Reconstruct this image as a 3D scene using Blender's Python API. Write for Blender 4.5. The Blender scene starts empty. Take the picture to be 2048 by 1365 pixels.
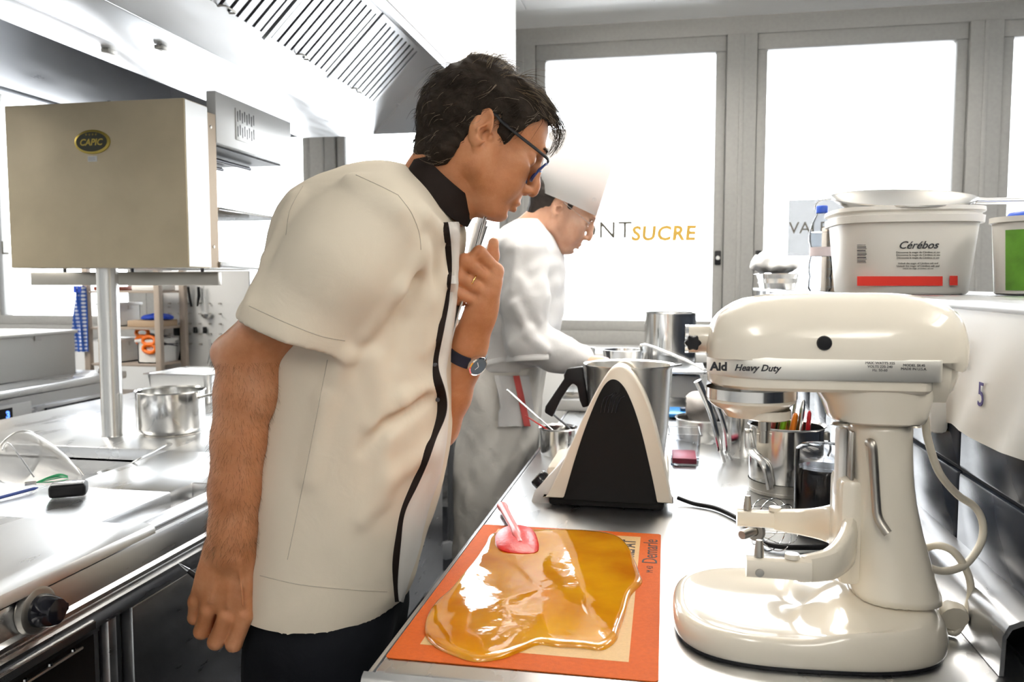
import bpy, bmesh, math, random
import numpy as np
from mathutils import Vector, Matrix, Euler, noise as mnoise
from mathutils.bvhtree import BVHTree

# ------------------------------------------------------------------ scene, camera, world, lights
scene = bpy.context.scene
COL = scene.collection
PI = math.pi
IW, IH = 2048, 1365
FPX, VX, VY = 1620.0, 1330.0, 565.0          # focal length in px, vanishing point of the room's depth axis
CAM = np.array([0.0, 0.0, 1.335])
PITCH = math.atan((IH/2 - VY)/FPX)
YAW = math.atan((VX - IW/2)/(FPX/math.cos(PITCH)))

cam_data = bpy.data.cameras.new('camera')
cam = bpy.data.objects.new('camera', cam_data)
COL.objects.link(cam)
cam.location = CAM
cam.rotation_euler = (PI/2 - PITCH, 0, YAW)
cam_data.sensor_width = 36.0
cam_data.lens = 36.0*FPX/IW
cam_data.clip_start = 0.02
cam_data.dof.use_dof = True
cam_data.dof.focus_distance = 1.22
cam_data.dof.aperture_fstop = 8.0
scene.camera = cam

world = bpy.data.worlds.new('overcast_sky')
scene.world = world
world.use_nodes = True
bg = world.node_tree.nodes['Background']
bg.inputs[0].default_value = (0.93, 0.97, 1.0, 1)
bg.inputs[1].default_value = 10.0

scene.view_settings.view_transform = 'Standard'
scene.view_settings.look = 'None'
scene.view_settings.exposure = 0.0
scene.view_settings.gamma = 1.0
scene.view_settings.use_curve_mapping = False
scene.cycles.use_denoising = True
scene.cycles.max_bounces = 8
scene.cycles.diffuse_bounces = 4
scene.cycles.glossy_bounces = 4
scene.cycles.transmission_bounces = 6
scene.cycles.transparent_max_bounces = 8
scene.cycles.sample_clamp_indirect = 6.0
scene.cycles.caustics_reflective = False
scene.cycles.caustics_refractive = False

WALL_Y = 4.4       # window wall
CEIL_Z = 2.68
WT = 0.90          # worktop height
PITCH_W = 1.145    # window spacing
FILL = 13.5         # radiance of the added fill light panels

# ------------------------------------------------------------------ pixel helpers (authoring aid: a photo point at a known real distance)
_fh = np.array([-math.sin(YAW), math.cos(YAW), 0.0]); _r = np.array([math.cos(YAW), math.sin(YAW), 0.0]); _up = np.array([0, 0, 1.0])
_fw = _fh*math.cos(PITCH) - _up*math.sin(PITCH); _u = _up*math.cos(PITCH) + _fh*math.sin(PITCH)
def _ray(x, y): return _fw + _r*(x - IW/2)/FPX - _u*(y - IH/2)/FPX
def P(x, y, Y):
    d = _ray(x, y); return Vector(CAM + d*(Y - CAM[1])/d[1])
def PZ(x, y, z):
    d = _ray(x, y); return Vector(CAM + d*(z - CAM[2])/d[2])
def PX(x, y, X):
    d = _ray(x, y); return Vector(CAM + d*(X - CAM[0])/d[0])

# ------------------------------------------------------------------ materials
MATS = {}
def nodes_of(m): return m.node_tree.nodes, m.node_tree.links
def mat(name, col=(0.8, 0.8, 0.8), rough=0.5, metal=0.0, spec=0.5, noise=0.0, nscale=20.0, bump=0.0, bscale=60.0,
        stretch=(1, 1, 1), emit=0.0, trans=0.0, ior=1.45, coat=0.0, sss=0.0, col2=None, rvar=0.0, alpha=1.0, sheen=0.0, aniso=0.0):
    if name in MATS: return MATS[name]
    m = bpy.data.materials.new(name); m.use_nodes = True
    N, L = nodes_of(m); b = N['Principled BSDF']
    b.inputs['Base Color'].default_value = (*col, 1)
    b.inputs['Roughness'].default_value = rough
    b.inputs['Metallic'].default_value = metal
    b.inputs['Specular IOR Level'].default_value = spec
    b.inputs['IOR'].default_value = ior
    b.inputs['Coat Weight'].default_value = coat
    b.inputs['Coat Roughness'].default_value = 0.05
    b.inputs['Transmission Weight'].default_value = trans
    b.inputs['Alpha'].default_value = alpha
    b.inputs['Sheen Weight'].default_value = sheen
    b.inputs['Anisotropic'].default_value = aniso
    if sss:
        b.inputs['Subsurface Weight'].default_value = sss
        b.inputs['Subsurface Radius'].default_value = (0.012, 0.005, 0.003)
        b.inputs['Subsurface Scale'].default_value = 1.0
    if emit:
        b.inputs['Emission Color'].default_value = (*col, 1); b.inputs['Emission Strength'].default_value = emit
    if noise or bump or rvar or col2:
        tc = N.new('ShaderNodeTexCoord'); mp = N.new('ShaderNodeMapping'); mp.inputs['Scale'].default_value = stretch
        L.new(tc.outputs['Object'], mp.inputs['Vector'])
        if noise or rvar or col2:
            nz = N.new('ShaderNodeTexNoise'); nz.inputs['Scale'].default_value = nscale; nz.inputs['Detail'].default_value = 5
            L.new(mp.outputs[0], nz.inputs['Vector'])
            if noise or col2:
                mx = N.new('ShaderNodeMix'); mx.data_type = 'RGBA'
                c2 = col2 if col2 else tuple(max(0, c*(1 - noise)) for c in col)
                mx.inputs[6].default_value = (*col, 1); mx.inputs[7].default_value = (*c2, 1)
                rp = N.new('ShaderNodeValToRGB'); rp.color_ramp.elements[0].position = 0.35; rp.color_ramp.elements[1].position = 0.7
                L.new(nz.outputs['Fac'], rp.inputs[0]); L.new(rp.outputs[0], mx.inputs[0]); L.new(mx.outputs[2], b.inputs['Base Color'])
            if rvar:
                mr = N.new('ShaderNodeMapRange'); mr.inputs[3].default_value = max(0.02, rough - rvar); mr.inputs[4].default_value = rough + rvar
                mr.inputs[1].default_value = 0.3; mr.inputs[2].default_value = 0.7
                L.new(nz.outputs['Fac'], mr.inputs[0]); L.new(mr.outputs[0], b.inputs['Roughness'])
        if bump:
            n2 = N.new('ShaderNodeTexNoise'); n2.inputs['Scale'].default_value = bscale; n2.inputs['Detail'].default_value = 4
            L.new(mp.outputs[0], n2.inputs['Vector'])
            bp = N.new('ShaderNodeBump'); bp.inputs['Strength'].default_value = bump; bp.inputs['Distance'].default_value = 0.002
            L.new(n2.outputs['Fac'], bp.inputs['Height']); L.new(bp.outputs[0], b.inputs['Normal'])
    MATS[name] = m
    return m

def glass_mat(name, col=(1, 1, 1), tint=0.06, rough=0.02, fres=1.45):
    """thin glass: mostly transparent with a fresnel reflection"""
    if name in MATS: return MATS[name]
    m = bpy.data.materials.new(name); m.use_nodes = True
    N, L = nodes_of(m); N.remove(N['Principled BSDF'])
    out = N['Material Output']; tr = N.new('ShaderNodeBsdfTransparent'); gl = N.new('ShaderNodeBsdfGlossy'); mx = N.new('ShaderNodeMixShader'); fr = N.new('ShaderNodeFresnel')
    tr.inputs[0].default_value = (*[c*(1 - tint) for c in col], 1); gl.inputs['Roughness'].default_value = rough; fr.inputs[0].default_value = fres
    L.new(fr.outputs[0], mx.inputs[0]); L.new(tr.outputs[0], mx.inputs[1]); L.new(gl.outputs[0], mx.inputs[2]); L.new(mx.outputs[0], out.inputs[0])
    MATS[name] = m
    return m

mat('steel', (0.70, 0.70, 0.69), 0.26, 1.0, stretch=(1, 3, 3), rvar=0.015, nscale=4)
mat('steel_top', (0.76, 0.77, 0.78), 0.30, 1.0, stretch=(4, 1, 4), rvar=0.05, nscale=4)
mat('steel_y', (0.64, 0.645, 0.66), 0.30, 1.0, stretch=(6, 1, 6), rvar=0.05, nscale=5)
mat('steel_polish', (0.72, 0.71, 0.69), 0.14, 1.0, rvar=0.02, nscale=6)
mat('steel_dull', (0.45, 0.43, 0.39), 0.38, 1.0, rvar=0.08, nscale=8)
mat('chrome', (0.80, 0.80, 0.80), 0.06, 1.0)
mat('black_plastic', (0.008, 0.008, 0.010), 0.45, spec=.3)
mat('black_gloss', (0.008, 0.008, 0.012), 0.12)
mat('dark_steel', (0.10, 0.10, 0.11), 0.35, 0.8)
mat('white_plastic', (0.86, 0.86, 0.85), 0.35)
mat('white_paint', (0.85, 0.85, 0.84), 0.55, bump=0.02, bscale=80)
mat('ink', (0.02, 0.02, 0.025), 0.6)

# ------------------------------------------------------------------ mesh builder
def rotm(axis, ang): return Matrix.Rotation(ang, 3, axis)
def frame_from(d):
    d = Vector(d).normalized(); a = Vector((0, 0, 1)) if abs(d.z) < 0.9 else Vector((1, 0, 0))
    u = d.cross(a).normalized(); v = d.cross(u).normalized(); return u, v, d

class MB:
    def __init__(s): s.v = []; s.f = []; s.mi = []; s.cur = 0
    def add(s, vs, fs):
        o = len(s.v); s.v += [tuple(x) for x in vs]
        for f in fs: s.f.append(tuple(i + o for i in f)); s.mi.append(s.cur)
        return s
    def box(s, lo, hi, bev=0.0, seg=2, rot=None, piv=None):
        bm = bmesh.new(); bmesh.ops.create_cube(bm, size=1.0)
        lo = Vector(lo); hi = Vector(hi); c = (lo + hi)/2; d = hi - lo
        for v in bm.verts: v.co = Vector((v.co.x*d.x, v.co.y*d.y, v.co.z*d.z))
        if bev > 0: bmesh.ops.bevel(bm, geom=bm.edges[:], offset=min(bev, 0.49*min(abs(d.x), abs(d.y), abs(d.z))), segments=seg, affect='EDGES', profile=0.5)
        bm.verts.index_update()
        vs = []
        for v in bm.verts:
            p = v.co + c
            if rot is not None:
                pv = Vector(piv) if piv is not None else c
                p = rot @ (p - pv) + pv
            vs.append(p)
        s.add(vs, [tuple(v.index for v in f.verts) for f in bm.faces]); bm.free(); return s
    def tube(s, pts, r, seg=12, cap=True, flat=None, closed=False):
        """swept round (or flattened) tube through pts; r a number or a list"""
        pts = [Vector(p) for p in pts]; n = len(pts)
        rs = r if isinstance(r, (list, tuple)) else [r]*n
        vs = []; fs = []; u = None
        for i, p in enumerate(pts):
            if closed: d = pts[(i + 1) % n] - pts[i - 1]
            else: d = pts[min(i + 1, n - 1)] - pts[max(i - 1, 0)]
            if d.length < 1e-9: d = Vector((0, 0, 1))
            d.normalize()
            if u is None: u, w, _ = frame_from(d)
            else: u = (u - d*u.dot(d)).normalized() if (u - d*u.dot(d)).length > 1e-6 else frame_from(d)[0]
            w = d.cross(u)
            fl = flat if flat else (1, 1)
            for k in range(seg):
                a = 2*PI*k/seg
                vs.append(p + u*(math.cos(a)*rs[i]*fl[0]) + w*(math.sin(a)*rs[i]*fl[1]))
        m = n if closed else n - 1
        for i in range(m):
            for k in range(seg):
                a = i*seg + k; b = i*seg + (k + 1) % seg; j = ((i + 1) % n)*seg
                fs.append((a, b, j + (k + 1) % seg, j + k))
        if cap and not closed:
            fs.append(tuple(range(seg - 1, -1, -1))); fs.append(tuple((n - 1)*seg + k for k in range(seg)))
        return s.add(vs, fs)
    def lathe(s, prof, c=(0, 0, 0), seg=32, ax=None, arc=2*PI, sx=1.0, sy=1.0, cap=False, power=2.0):
        """profile (r, z) revolved round z at c; ax: 3x3 matrix that turns it"""
        c = Vector(c); vs = []; fs = []; n = len(prof); full = abs(arc - 2*PI) < 1e-6
        m = seg if full else seg + 1
        for k in range(m):
            a = arc*k/seg; ca, sa = math.cos(a), math.sin(a)
            if power != 2.0:
                q = (abs(ca)**power + abs(sa)**power)**(-1/power); ca *= q; sa *= q
            for r, z in prof:
                p = Vector((r*ca*sx, r*sa*sy, z))
                if ax is not None: p = ax @ p
                vs.append(p + c)
        for k in range(seg):
            k2 = (k + 1) % m
            for i in range(n - 1):
                fs.append((k*n + i, k2*n + i, k2*n + i + 1, k*n + i + 1))
        if cap and full:
            fs.append(tuple(k*n for k in range(m - 1, -1, -1))); fs.append(tuple(k*n + n - 1 for k in range(m)))
        return s.add(vs, fs)
    def rings(s, rings, cap=True, closed=False):
        """loft through equal-length point rings"""
        n = len(rings[0]); vs = [p for r in rings for p in r]; fs = []
        m = len(rings) if closed else len(rings) - 1
        for i in range(m):
            i2 = (i + 1) % len(rings)
            for k in range(n): fs.append((i*n + k, i*n + (k + 1) % n, i2*n + (k + 1) % n, i2*n + k))
        if cap and not closed:
            fs.append(tuple(range(n - 1, -1, -1))); fs.append(tuple((len(rings) - 1)*n + k for k in range(n)))
        return s.add(vs, fs)
    def prism(s, poly, d, cap=True):
        """polygon (3-D points) extruded by vector d"""
        d = Vector(d); n = len(poly); a = [Vector(p) for p in poly]; b = [p + d for p in a]
        fs = [(k, (k + 1) % n, n + (k + 1) % n, n + k) for k in range(n)]
        if cap: fs += [tuple(range(n - 1, -1, -1)), tuple(range(n, 2*n))]
        return s.add(a + b, fs)
    def sheet(s, grid, thick=0.0):
        """grid[i][j] of points -> surface, optional thickness handled by solidify in build"""
        n = len(grid); m = len(grid[0]); vs = [p for r in grid for p in r]
        return s.add(vs, [(i*m + j, i*m + j + 1, (i + 1)*m + j + 1, (i + 1)*m + j) for i in range(n - 1) for j in range(m - 1)])
    def build(s, name, material, parent=None, smooth=True, bevel=0.0, solid=0.0, sub=0, recalc=True, angle=40):
        me = bpy.data.meshes.new(name); me.from_pydata(s.v, [], s.f); me.update()
        mats = material if isinstance(material, (list, tuple)) else [material]
        for m in mats: me.materials.append(MATS[m] if isinstance(m, str) else m)
        if len(mats) > 1: me.polygons.foreach_set('material_index', s.mi)
        if recalc or bevel or solid or sub:
            bm = bmesh.new(); bm.from_mesh(me); bmesh.ops.remove_doubles(bm, verts=bm.verts[:], dist=1e-6)
            bmesh.ops.recalc_face_normals(bm, faces=bm.faces[:])
            if solid:
                bmesh.ops.solidify(bm, geom=bm.faces[:], thickness=solid)
            if bevel:
                es = [e for e in bm.edges if len(e.link_faces) == 2 and e.calc_face_angle(0) > math.radians(30)]
                if es: bmesh.ops.bevel(bm, geom=es, offset=bevel, segments=2, affect='EDGES', profile=0.5, clamp_overlap=True)
            bm.to_mesh(me); bm.free()
        o = bpy.data.objects.new(name, me); COL.objects.link(o)
        if sub:
            md = o.modifiers.new('subsurf', 'SUBSURF'); md.levels = sub; md.render_levels = sub
        if smooth:
            me.polygons.foreach_set('use_smooth', [True]*len(me.polygons))
            me.set_sharp_from_angle(angle=math.radians(angle))
        adopt(o, parent)
        return o

def adopt(o, parent):
    if parent is not None:
        o.parent = parent; o.matrix_parent_inverse = root_matrix(parent).inverted()
def root_matrix(o):
    m = Matrix.LocRotScale(o.location, o.rotation_euler, o.scale)
    if o.parent is not None: m = root_matrix(o.parent) @ o.matrix_parent_inverse @ m
    return m
def thing(name, label, cat, loc=(0, 0, 0), group=None):
    o = bpy.data.objects.new(name, None); COL.objects.link(o); o.location = loc; o.empty_display_size = 0.05
    return tag(o, label, cat, group)
def tag(o, label, cat, group=None, kind=None):
    if label: o['label'] = label
    if cat: o['category'] = cat
    if group: o['group'] = group
    if kind: o['kind'] = kind
    return o
def struct(o, label=None):
    o['kind'] = 'structure'
    if label: o['label'] = label
    return o
def copy_tree(o, delta=(0, 0, 0), rotz=0.0, label=None, parent=None):
    c = o.copy(); COL.objects.link(c)
    if parent is None: c.location = Vector(o.location) + Vector(delta); c.rotation_euler.z += rotz
    else: c.parent = parent
    if label: c['label'] = label
    for ch in list(o.children):
        k = ch.copy(); COL.objects.link(k); k.parent = c
        for g in list(ch.children):
            q = g.copy(); COL.objects.link(q); q.parent = k
    return c
def spline(pts, n=8, closed=False):
    """Catmull-Rom through pts"""
    pts = [Vector(p) for p in pts]; out = []; m = len(pts)
    for i in range(m if closed else m - 1):
        if closed: p0, p1, p2, p3 = pts[i - 1], pts[i], pts[(i + 1) % m], pts[(i + 2) % m]
        else: p0, p1, p2, p3 = pts[max(i - 1, 0)], pts[i], pts[i + 1], pts[min(i + 2, m - 1)]
        for k in range(n):
            t = k/n
            out.append(0.5*((2*p1) + (p2 - p0)*t + (2*p0 - 5*p1 + 4*p2 - p3)*t*t + (3*p1 - p0 - 3*p2 + p3)*t**3))
    if not closed: out.append(pts[-1])
    return out
def lerp_table(tab, x):
    """tab rows (x, a, b, ...) sorted; smooth interpolation"""
    if x <= tab[0][0]: return tab[0][1:]
    for r0, r1 in zip(tab, tab[1:]):
        if x <= r1[0]:
            t = (x - r0[0])/(r1[0] - r0[0]); return tuple(a + (b - a)*t for a, b in zip(r0[1:], r1[1:]))
    return tab[-1][1:]
def text(name, body, size, loc, ex, ey, material, parent, depth=0.0004, shear=0.0, align='CENTER', spacing=1.0, bold=0.0):
    """flat lettering: ex = reading direction, ey = up direction (world)"""
    cu = bpy.data.curves.new(name, 'FONT'); cu.body = body; cu.size = size; cu.shear = shear; cu.align_x = align; cu.align_y = 'CENTER'
    cu.space_character = spacing; cu.extrude = depth; cu.offset = bold; cu.resolution_u = 3
    tmp = bpy.data.objects.new(name + '_t', cu); COL.objects.link(tmp)
    me = bpy.data.meshes.new_from_object(tmp.evaluated_get(bpy.context.evaluated_depsgraph_get()))
    bpy.data.objects.remove(tmp); bpy.data.curves.remove(cu)
    ex = Vector(ex).normalized(); ey = Vector(ey).normalized(); ez = ex.cross(ey)
    M = Matrix((ex, ey, ez)).transposed().to_4x4(); M.translation = Vector(loc)
    me.transform(M); me.name = name; me.materials.clear(); me.materials.append(MATS[material])
    o = bpy.data.objects.new(name, me); COL.objects.link(o); adopt(o, parent); return o

# ================================================================== THE ROOM
mat('floor_vinyl', (0.32, 0.34, 0.375), 0.45, noise=0.15, nscale=30, bump=0.03, bscale=200)
mat('frame_grey', (0.36, 0.355, 0.34), 0.45, noise=0.08, nscale=60, bump=0.04, bscale=300)
mat('wall_white', (0.82, 0.82, 0.81), 0.7, noise=0.04, nscale=8)
mat('ceiling_white', (0.93, 0.93, 0.92), 0.8)
mat('baseboard_grey', (0.22, 0.23, 0.25), 0.5)
mat('fill_glow', (1.0, 0.945, 0.86), 0.5, emit=FILL)
glass_mat('window_glass', (1, 1, 1), 0.03)
mat('gold_print', (0.62, 0.38, 0.06), 0.5)
mat('grey_print', (0.10, 0.09, 0.07), 0.6)
glass_mat('poster_grey', (1, 1, 1), 0.69, rough=0.4)

X0, X1, YB = -6.0, 4.2, -3.2
struct(MB().box((X0, YB, -0.06), (X1, WALL_Y + 0.2, 0)).build('floor', 'floor_vinyl', smooth=False))
ceil = struct(MB().box((X0, YB, CEIL_Z + 0.012), (X1, WALL_Y + 0.2, CEIL_Z + 0.06)).build('ceiling', 'ceiling_white', smooth=False))
tile0 = None
for i in range(9):
    for j in range(7):
        x = -2.55 + i*0.62; y = 0.35 + j*0.62
        if y + 0.6 > WALL_Y: continue
        if tile0 is None:
            tile0 = MB().box((x, y, CEIL_Z), (x + 0.612, y + 0.612, CEIL_Z + 0.014), bev=0.003, seg=1).build('ceiling_panel', 'ceiling_white', ceil, smooth=False); base = (x, y)
        else:
            k = tile0.copy(); COL.objects.link(k); k.location = (x - base[0], y - base[1], 0)
struct(MB().box((X0 - 0.15, YB, 0), (X0, WALL_Y + 0.2, CEIL_Z)).build('wall_left', 'wall_white', smooth=False))
struct(MB().box((X1, YB, 0), (X1 + 0.15, WALL_Y + 0.2, CEIL_Z)).build('wall_right', 'wall_white', smooth=False))
struct(MB().box((X0, YB - 0.15, 0), (X1, YB, CEIL_Z)).build('wall_back', 'wall_white', smooth=False))

# window wall: parapet, lintel strip, posts, then the windows
SILL, HEAD = 1.075, 2.60
ww = MB().box((X0, WALL_Y, 0), (X1, WALL_Y + 0.2, 0.99)).build('wall_front', 'wall_white', smooth=False); struct(ww)
struct(MB().box((X0, WALL_Y - 0.02, 0.99), (X1, WALL_Y + 0.2, SILL), bev=0.006).build('trim_1', 'frame_grey'))
struct(MB().box((X0, WALL_Y - 0.015, HEAD), (X1, WALL_Y + 0.2, CEIL_Z + 0.02), bev=0.004).build('trim_2', 'frame_grey'))
struct(MB().box((X0, WALL_Y - 0.015, 0.0), (X1, WALL_Y, 0.115), bev=0.004).build('baseboard_front', 'baseboard_grey'))
PC = 0.372
nwin = 0; ntrim = 3
for k in range(-5, 4):
    px = PC + k*PITCH_W
    if X0 + .1 < px < X1 - .1:
        m = MB().box((px - 0.075, WALL_Y - 0.03, SILL), (px + 0.075, WALL_Y + 0.14, HEAD), bev=0.004)
        m.box((px - 0.012, WALL_Y - 0.034, SILL), (px + 0.012, WALL_Y - 0.028, HEAD), bev=0.002)
        struct(m.build('trim_%d' % ntrim, 'frame_grey')); ntrim += 1
    xa, xb = px + 0.075, px + PITCH_W - 0.075
    if xa < X0 or xb > X1: continue
    nwin += 1
    w = thing('window_%d' % nwin, None, None, ((xa + xb)/2, WALL_Y, SILL)); struct(w)
    s = 0.055
    for lo, hi in (((xa, SILL), (xb, SILL + s)), ((xa, HEAD - s - 0.025), (xb, HEAD)), ((xa, SILL + s), (xa + s, HEAD - s - 0.025)), ((xb - s, SILL + s), (xb, HEAD - s - 0.025))):
        MB().box((lo[0] + .002, WALL_Y - 0.012, lo[1]), (hi[0] - .002, WALL_Y + 0.05, hi[1]), bev=0.005).build('sash_bar', 'frame_grey', w)
    MB().box((xa + s - .005, WALL_Y + 0.015, SILL + s - .005), (xb - s + .005, WALL_Y + 0.021, HEAD - s - .02)).build('pane', 'window_glass', w, smooth=False)
    for hz in (SILL + .95, HEAD - 0.14) if k != -1 else ():
        MB().tube([(xb + (0.004 if k == 0 else -.003), WALL_Y - 0.018, hz - .045), (xb + (.004 if k == 0 else -.003), WALL_Y - 0.018, hz + .045)], 0.008, 8).build('hinge', 'frame_grey', w)
        if k == 1: MB().tube([(xa - .004, WALL_Y - 0.018, hz - .045), (xa - .004, WALL_Y - 0.018, hz + .045)], 0.008, 8).build('hinge', 'frame_grey', w)
    if k in (-1, 0):
        hx = xb - s/2 if k == -1 else xa + s/2
        h = MB().box((hx - .016, WALL_Y - 0.024, 1.425), (hx + .016, WALL_Y - 0.011, 1.5), bev=0.006).build('lock_plate', 'black_plastic', w)
        MB().lathe([(0, 0.012), (0.009, 0.010), (0.011, 0)], (hx, WALL_Y - .024, 1.462), 16, rotm('X', PI/2)).build('lock_button', 'white_plastic', h)
    if k == -1:
        text('lettering', 'MONT', 0.125, (P(1190, 462, WALL_Y + .012).x, WALL_Y + .012, P(1200, 462, WALL_Y).z), (1, 0, 0), (0, 0, 1), 'grey_print', w, spacing=1.12, bold=0.0015)
        text('lettering', 'SUCRE', 0.105, (P(1326, 468, WALL_Y + .012).x, WALL_Y + .012, P(1326, 468, WALL_Y).z), (1, 0, 0), (0, 0, 1), 'gold_print', w, spacing=1.1, bold=0.005, shear=.08)
    if k == 0:
        a = P(1577, 400, WALL_Y + .012); b = P(1775, 512, WALL_Y + .012)
        ps = MB().box((a.x, WALL_Y + .009, b.z), (b.x, WALL_Y + .011, a.z)).build('film_sheet', 'poster_grey', w, smooth=False)
        text('lettering', 'VALRHONA', 0.085, (P(1578, 457, WALL_Y).x, WALL_Y + .007, P(1600, 457, WALL_Y).z), (1, 0, 0), (0, 0, 1), 'grey_print', ps, align='LEFT')
    if k == -4:
        text('lettering', 'L', 0.12, (P(9, 497, WALL_Y + .012).x, WALL_Y + .012, P(9, 497, WALL_Y).z), (1, 0, 0), (0, 0, 1), 'grey_print', w)
    pd = bpy.data.lights.new('window_portal', 'AREA'); pd.shape = 'RECTANGLE'; pd.size = xb - xa; pd.size_y = HEAD - SILL; pd.cycles.is_portal = True
    po = bpy.data.objects.new('window_portal', pd); COL.objects.link(po); po.location = ((xa + xb)/2, WALL_Y + 0.1, (SILL + HEAD)/2); po.rotation_euler = (-PI/2, 0, 0)

# fill lights added out of view to brighten the room, shaped as hanging panels
LZ = 2.47
FILL_LIGHTS = {(0.9, -1.9): 'added fill light panel behind the camera over the aisle', (-0.3, -1.0): 'added fill light panel behind the camera near the worktop',
          (1.5, 0.6): 'added fill light panel above the tiled half wall', (0.1, 2.65): 'added fill light panel above the far end of the worktop', (-.38, 2.55): 'added fill light panel above the younger chef',
          (1.5, 2.65): 'added fill light panel beyond the tiled half wall', (-3.1, 2.6): 'added fill light panel past the extraction hood',
          (-3.1, 0.2): 'added fill light panel on the far side of the hood', (-4.4, 2.4): 'added fill light panel in the far corner by the tool board', (-4.4, 0.6): 'added fill light panel near the left wall', (-2.85, 1.4): 'added fill light panel beside the far edge of the hood'}
for (lx, ly), lab in FILL_LIGHTS.items():
    t = thing('fill_light', lab, 'ceiling light', (lx, ly, LZ), 'added fill light panels')
    fr = MB()
    for lo, hi in (((-.17, -.62), (.17, -.6)), ((-.17, .6), (.17, .62)), ((-.17, -.6), (-.15, .6)), ((.15, -.6), (.17, .6))): fr.box((lx + lo[0], ly + lo[1], LZ - .02), (lx + hi[0], ly + hi[1], LZ + .02))
    fr.build('frame', 'white_paint', t, smooth=False)
    MB().box((lx - .149, ly - .599, LZ - .012), (lx + .149, ly + .599, LZ + .012)).build('fill_panel', 'fill_glow', t, smooth=False)
    for dy in (-.5, .5): MB().tube([(lx, ly + dy, LZ + .012), (lx, ly + dy, CEIL_Z)], .004, 8).build('hanger', 'steel', t)

# ================================================================== RIGHT: WORKTOP, TILED HALF WALL
EDGE_X = -0.328; WALL_X = 0.42; WT_Y0 = 0.835; WT_Y1 = 3.78
mat('tile_slate', (0.030, 0.038, 0.055), 0.22, noise=0.25, nscale=5, spec=.35)
mat('grout', (0.03, 0.033, 0.04), 0.8)
mat('paper', (0.86, 0.86, 0.85), 0.65)
mat('paper_gloss', (0.74, 0.725, 0.68), 0.28, bump=0.25, bscale=7)
mat('pale_grey_print', (0.55, 0.56, 0.58), 0.7)
mat('violet_ink', (0.05, 0.03, 0.16), 0.6)

wt = thing('worktop', 'long brushed steel worktop with a rolled front edge', 'worktop', (0.04, 2, 0))
m = MB().box((EDGE_X + .012, WT_Y0, WT - 0.045), (WALL_X - .002, WT_Y1, WT), bev=0.006)
m.build('top', 'steel_top', wt)
prof = [(-0.002, 0), (-.009, -.003), (-.0135, -.010), (-.0145, -.02), (-.0145, -.04), (-.011, -.046), (-.002, -.047)]
MB().rings([[(EDGE_X + .014 + a, y, WT + b) for a, b in prof] for y in (WT_Y0, WT_Y1)]).build('front_edge', 'steel_y', wt)
MB().rings([[(x, WT_Y0 + .0 + a, WT + b) for a, b in prof] for x in (EDGE_X + .002, WALL_X - .002)]).build('end_edge', 'steel', wt)
for lx, ly in ((-.27, .95), (-.27, 2.1), (-.27, 3.2), (.36, .95), (.36, 3.2)):
    MB().box((lx - .02, ly - .02, 0.0), (lx + .02, ly + .02, WT - .04), bev=.003).build('leg', 'steel', wt)
MB().box((-.25, .95, .28), (.38, 3.2, .31), bev=.004).build('under_shelf', 'steel_top', wt)
# upstand: hollow folded steel along the tiles, its near end open
up = [(0.0, .0), (0.002, .045), (.008, .058), (.02, .064), (.05, .066), (.05, .060), (.022, .058), (.0115, .053), (.006, .042), (.005, .0)]
UY0, UY1 = PX(2008, 1300, .372).y, 3.75
MB().rings([[(WALL_X - .052 + a, y, WT + .001 + b) for a, b in up] for y in (UY0, 1.6, 2.4, UY1)]).build('steel_upstand', 'steel_y')
tag(bpy.data.objects['steel_upstand'], 'folded steel upstand along the foot of the dark tiles', 'upstand')

# tiled half wall with a steel shelf on top
hw = thing('wall_partition', None, None, (WALL_X + .2, 2, 0)); struct(hw, 'low dividing wall faced with dark slate tiles')
MB().box((WALL_X + .006, 0.3, 0), (WALL_X + .36, 3.95, 1.296)).build('core', 'grout', hw, smooth=False)
TW, TH = 0.2427, 0.1215
t0 = None
for c in range(15):
    for r in range(3):
        y0 = 1.4915 + .2427 - .2427*5 + c*TW - .2427; z0 = .945 + r*TH
        if y0 < .3 or y0 + TW > 3.95: continue
        if t0 is None:
            t0 = MB().box((WALL_X - .002, y0 + .0028, z0 + .0028), (WALL_X + .009, y0 + TW - .0028, z0 + TH - .0028), bev=.005).build('tile', 'tile_slate', hw); tb = (y0, z0)
        else:
            k = t0.copy(); COL.objects.link(k); k.location = Vector(t0.location) + Vector((0, y0 - tb[0], z0 - tb[1]))
sh = tag(MB().box((WALL_X - .012, .3, 1.297), (WALL_X + .42, 3.97, 1.31), bev=.003).build('wall_shelf', 'steel_top'), 'steel shelf running along the top of the dark tiled half wall', 'shelf')
SH = 1.31

# paper with a 5 and a crest, taped to the tiles
pt = thing('paper_notice', 'white glossy paper marked with a violet 5 on the dark tiles', 'notice', (WALL_X - .004, 1.15, 1.2))
g = []
for i in range(13):
    row = []
    for j in range(13):
        y = 1.293 - .34*i/12; z = 1.300 - .173*j/12
        b = .003 + .010*math.sin(i*.55 + j*.25)**2*(j/12)**2
        if j == 12: z += .004*math.sin(i*.8)
        row.append((WALL_X - .003 - b, y, z))
    g.append(row)
MB().sheet(g).build('sheet', 'paper_gloss', pt, solid=.0006)
text('number', '5', 0.046, (WALL_X - .0125, 1.146, 1.187), (0, -1, 0), (0, 0, 1), 'violet_ink', pt)
cr = P(1941, 685, 1.216)
MB().tube([(WALL_X - .011, 1.215 + .0085*math.cos(a*PI/8), 1.243 + .012*math.sin(a*PI/8)) for a in range(16)], .0008, 6, closed=True).build('crest_ring', 'pale_grey_print', pt)
for dz in (.0, .006, .011):
    MB().box((WALL_X - .0112, 1.206, 1.226 - dz), (WALL_X - .0106, 1.224, 1.2285 - dz)).build('crest_line', 'pale_grey_print', pt, smooth=False)

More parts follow.
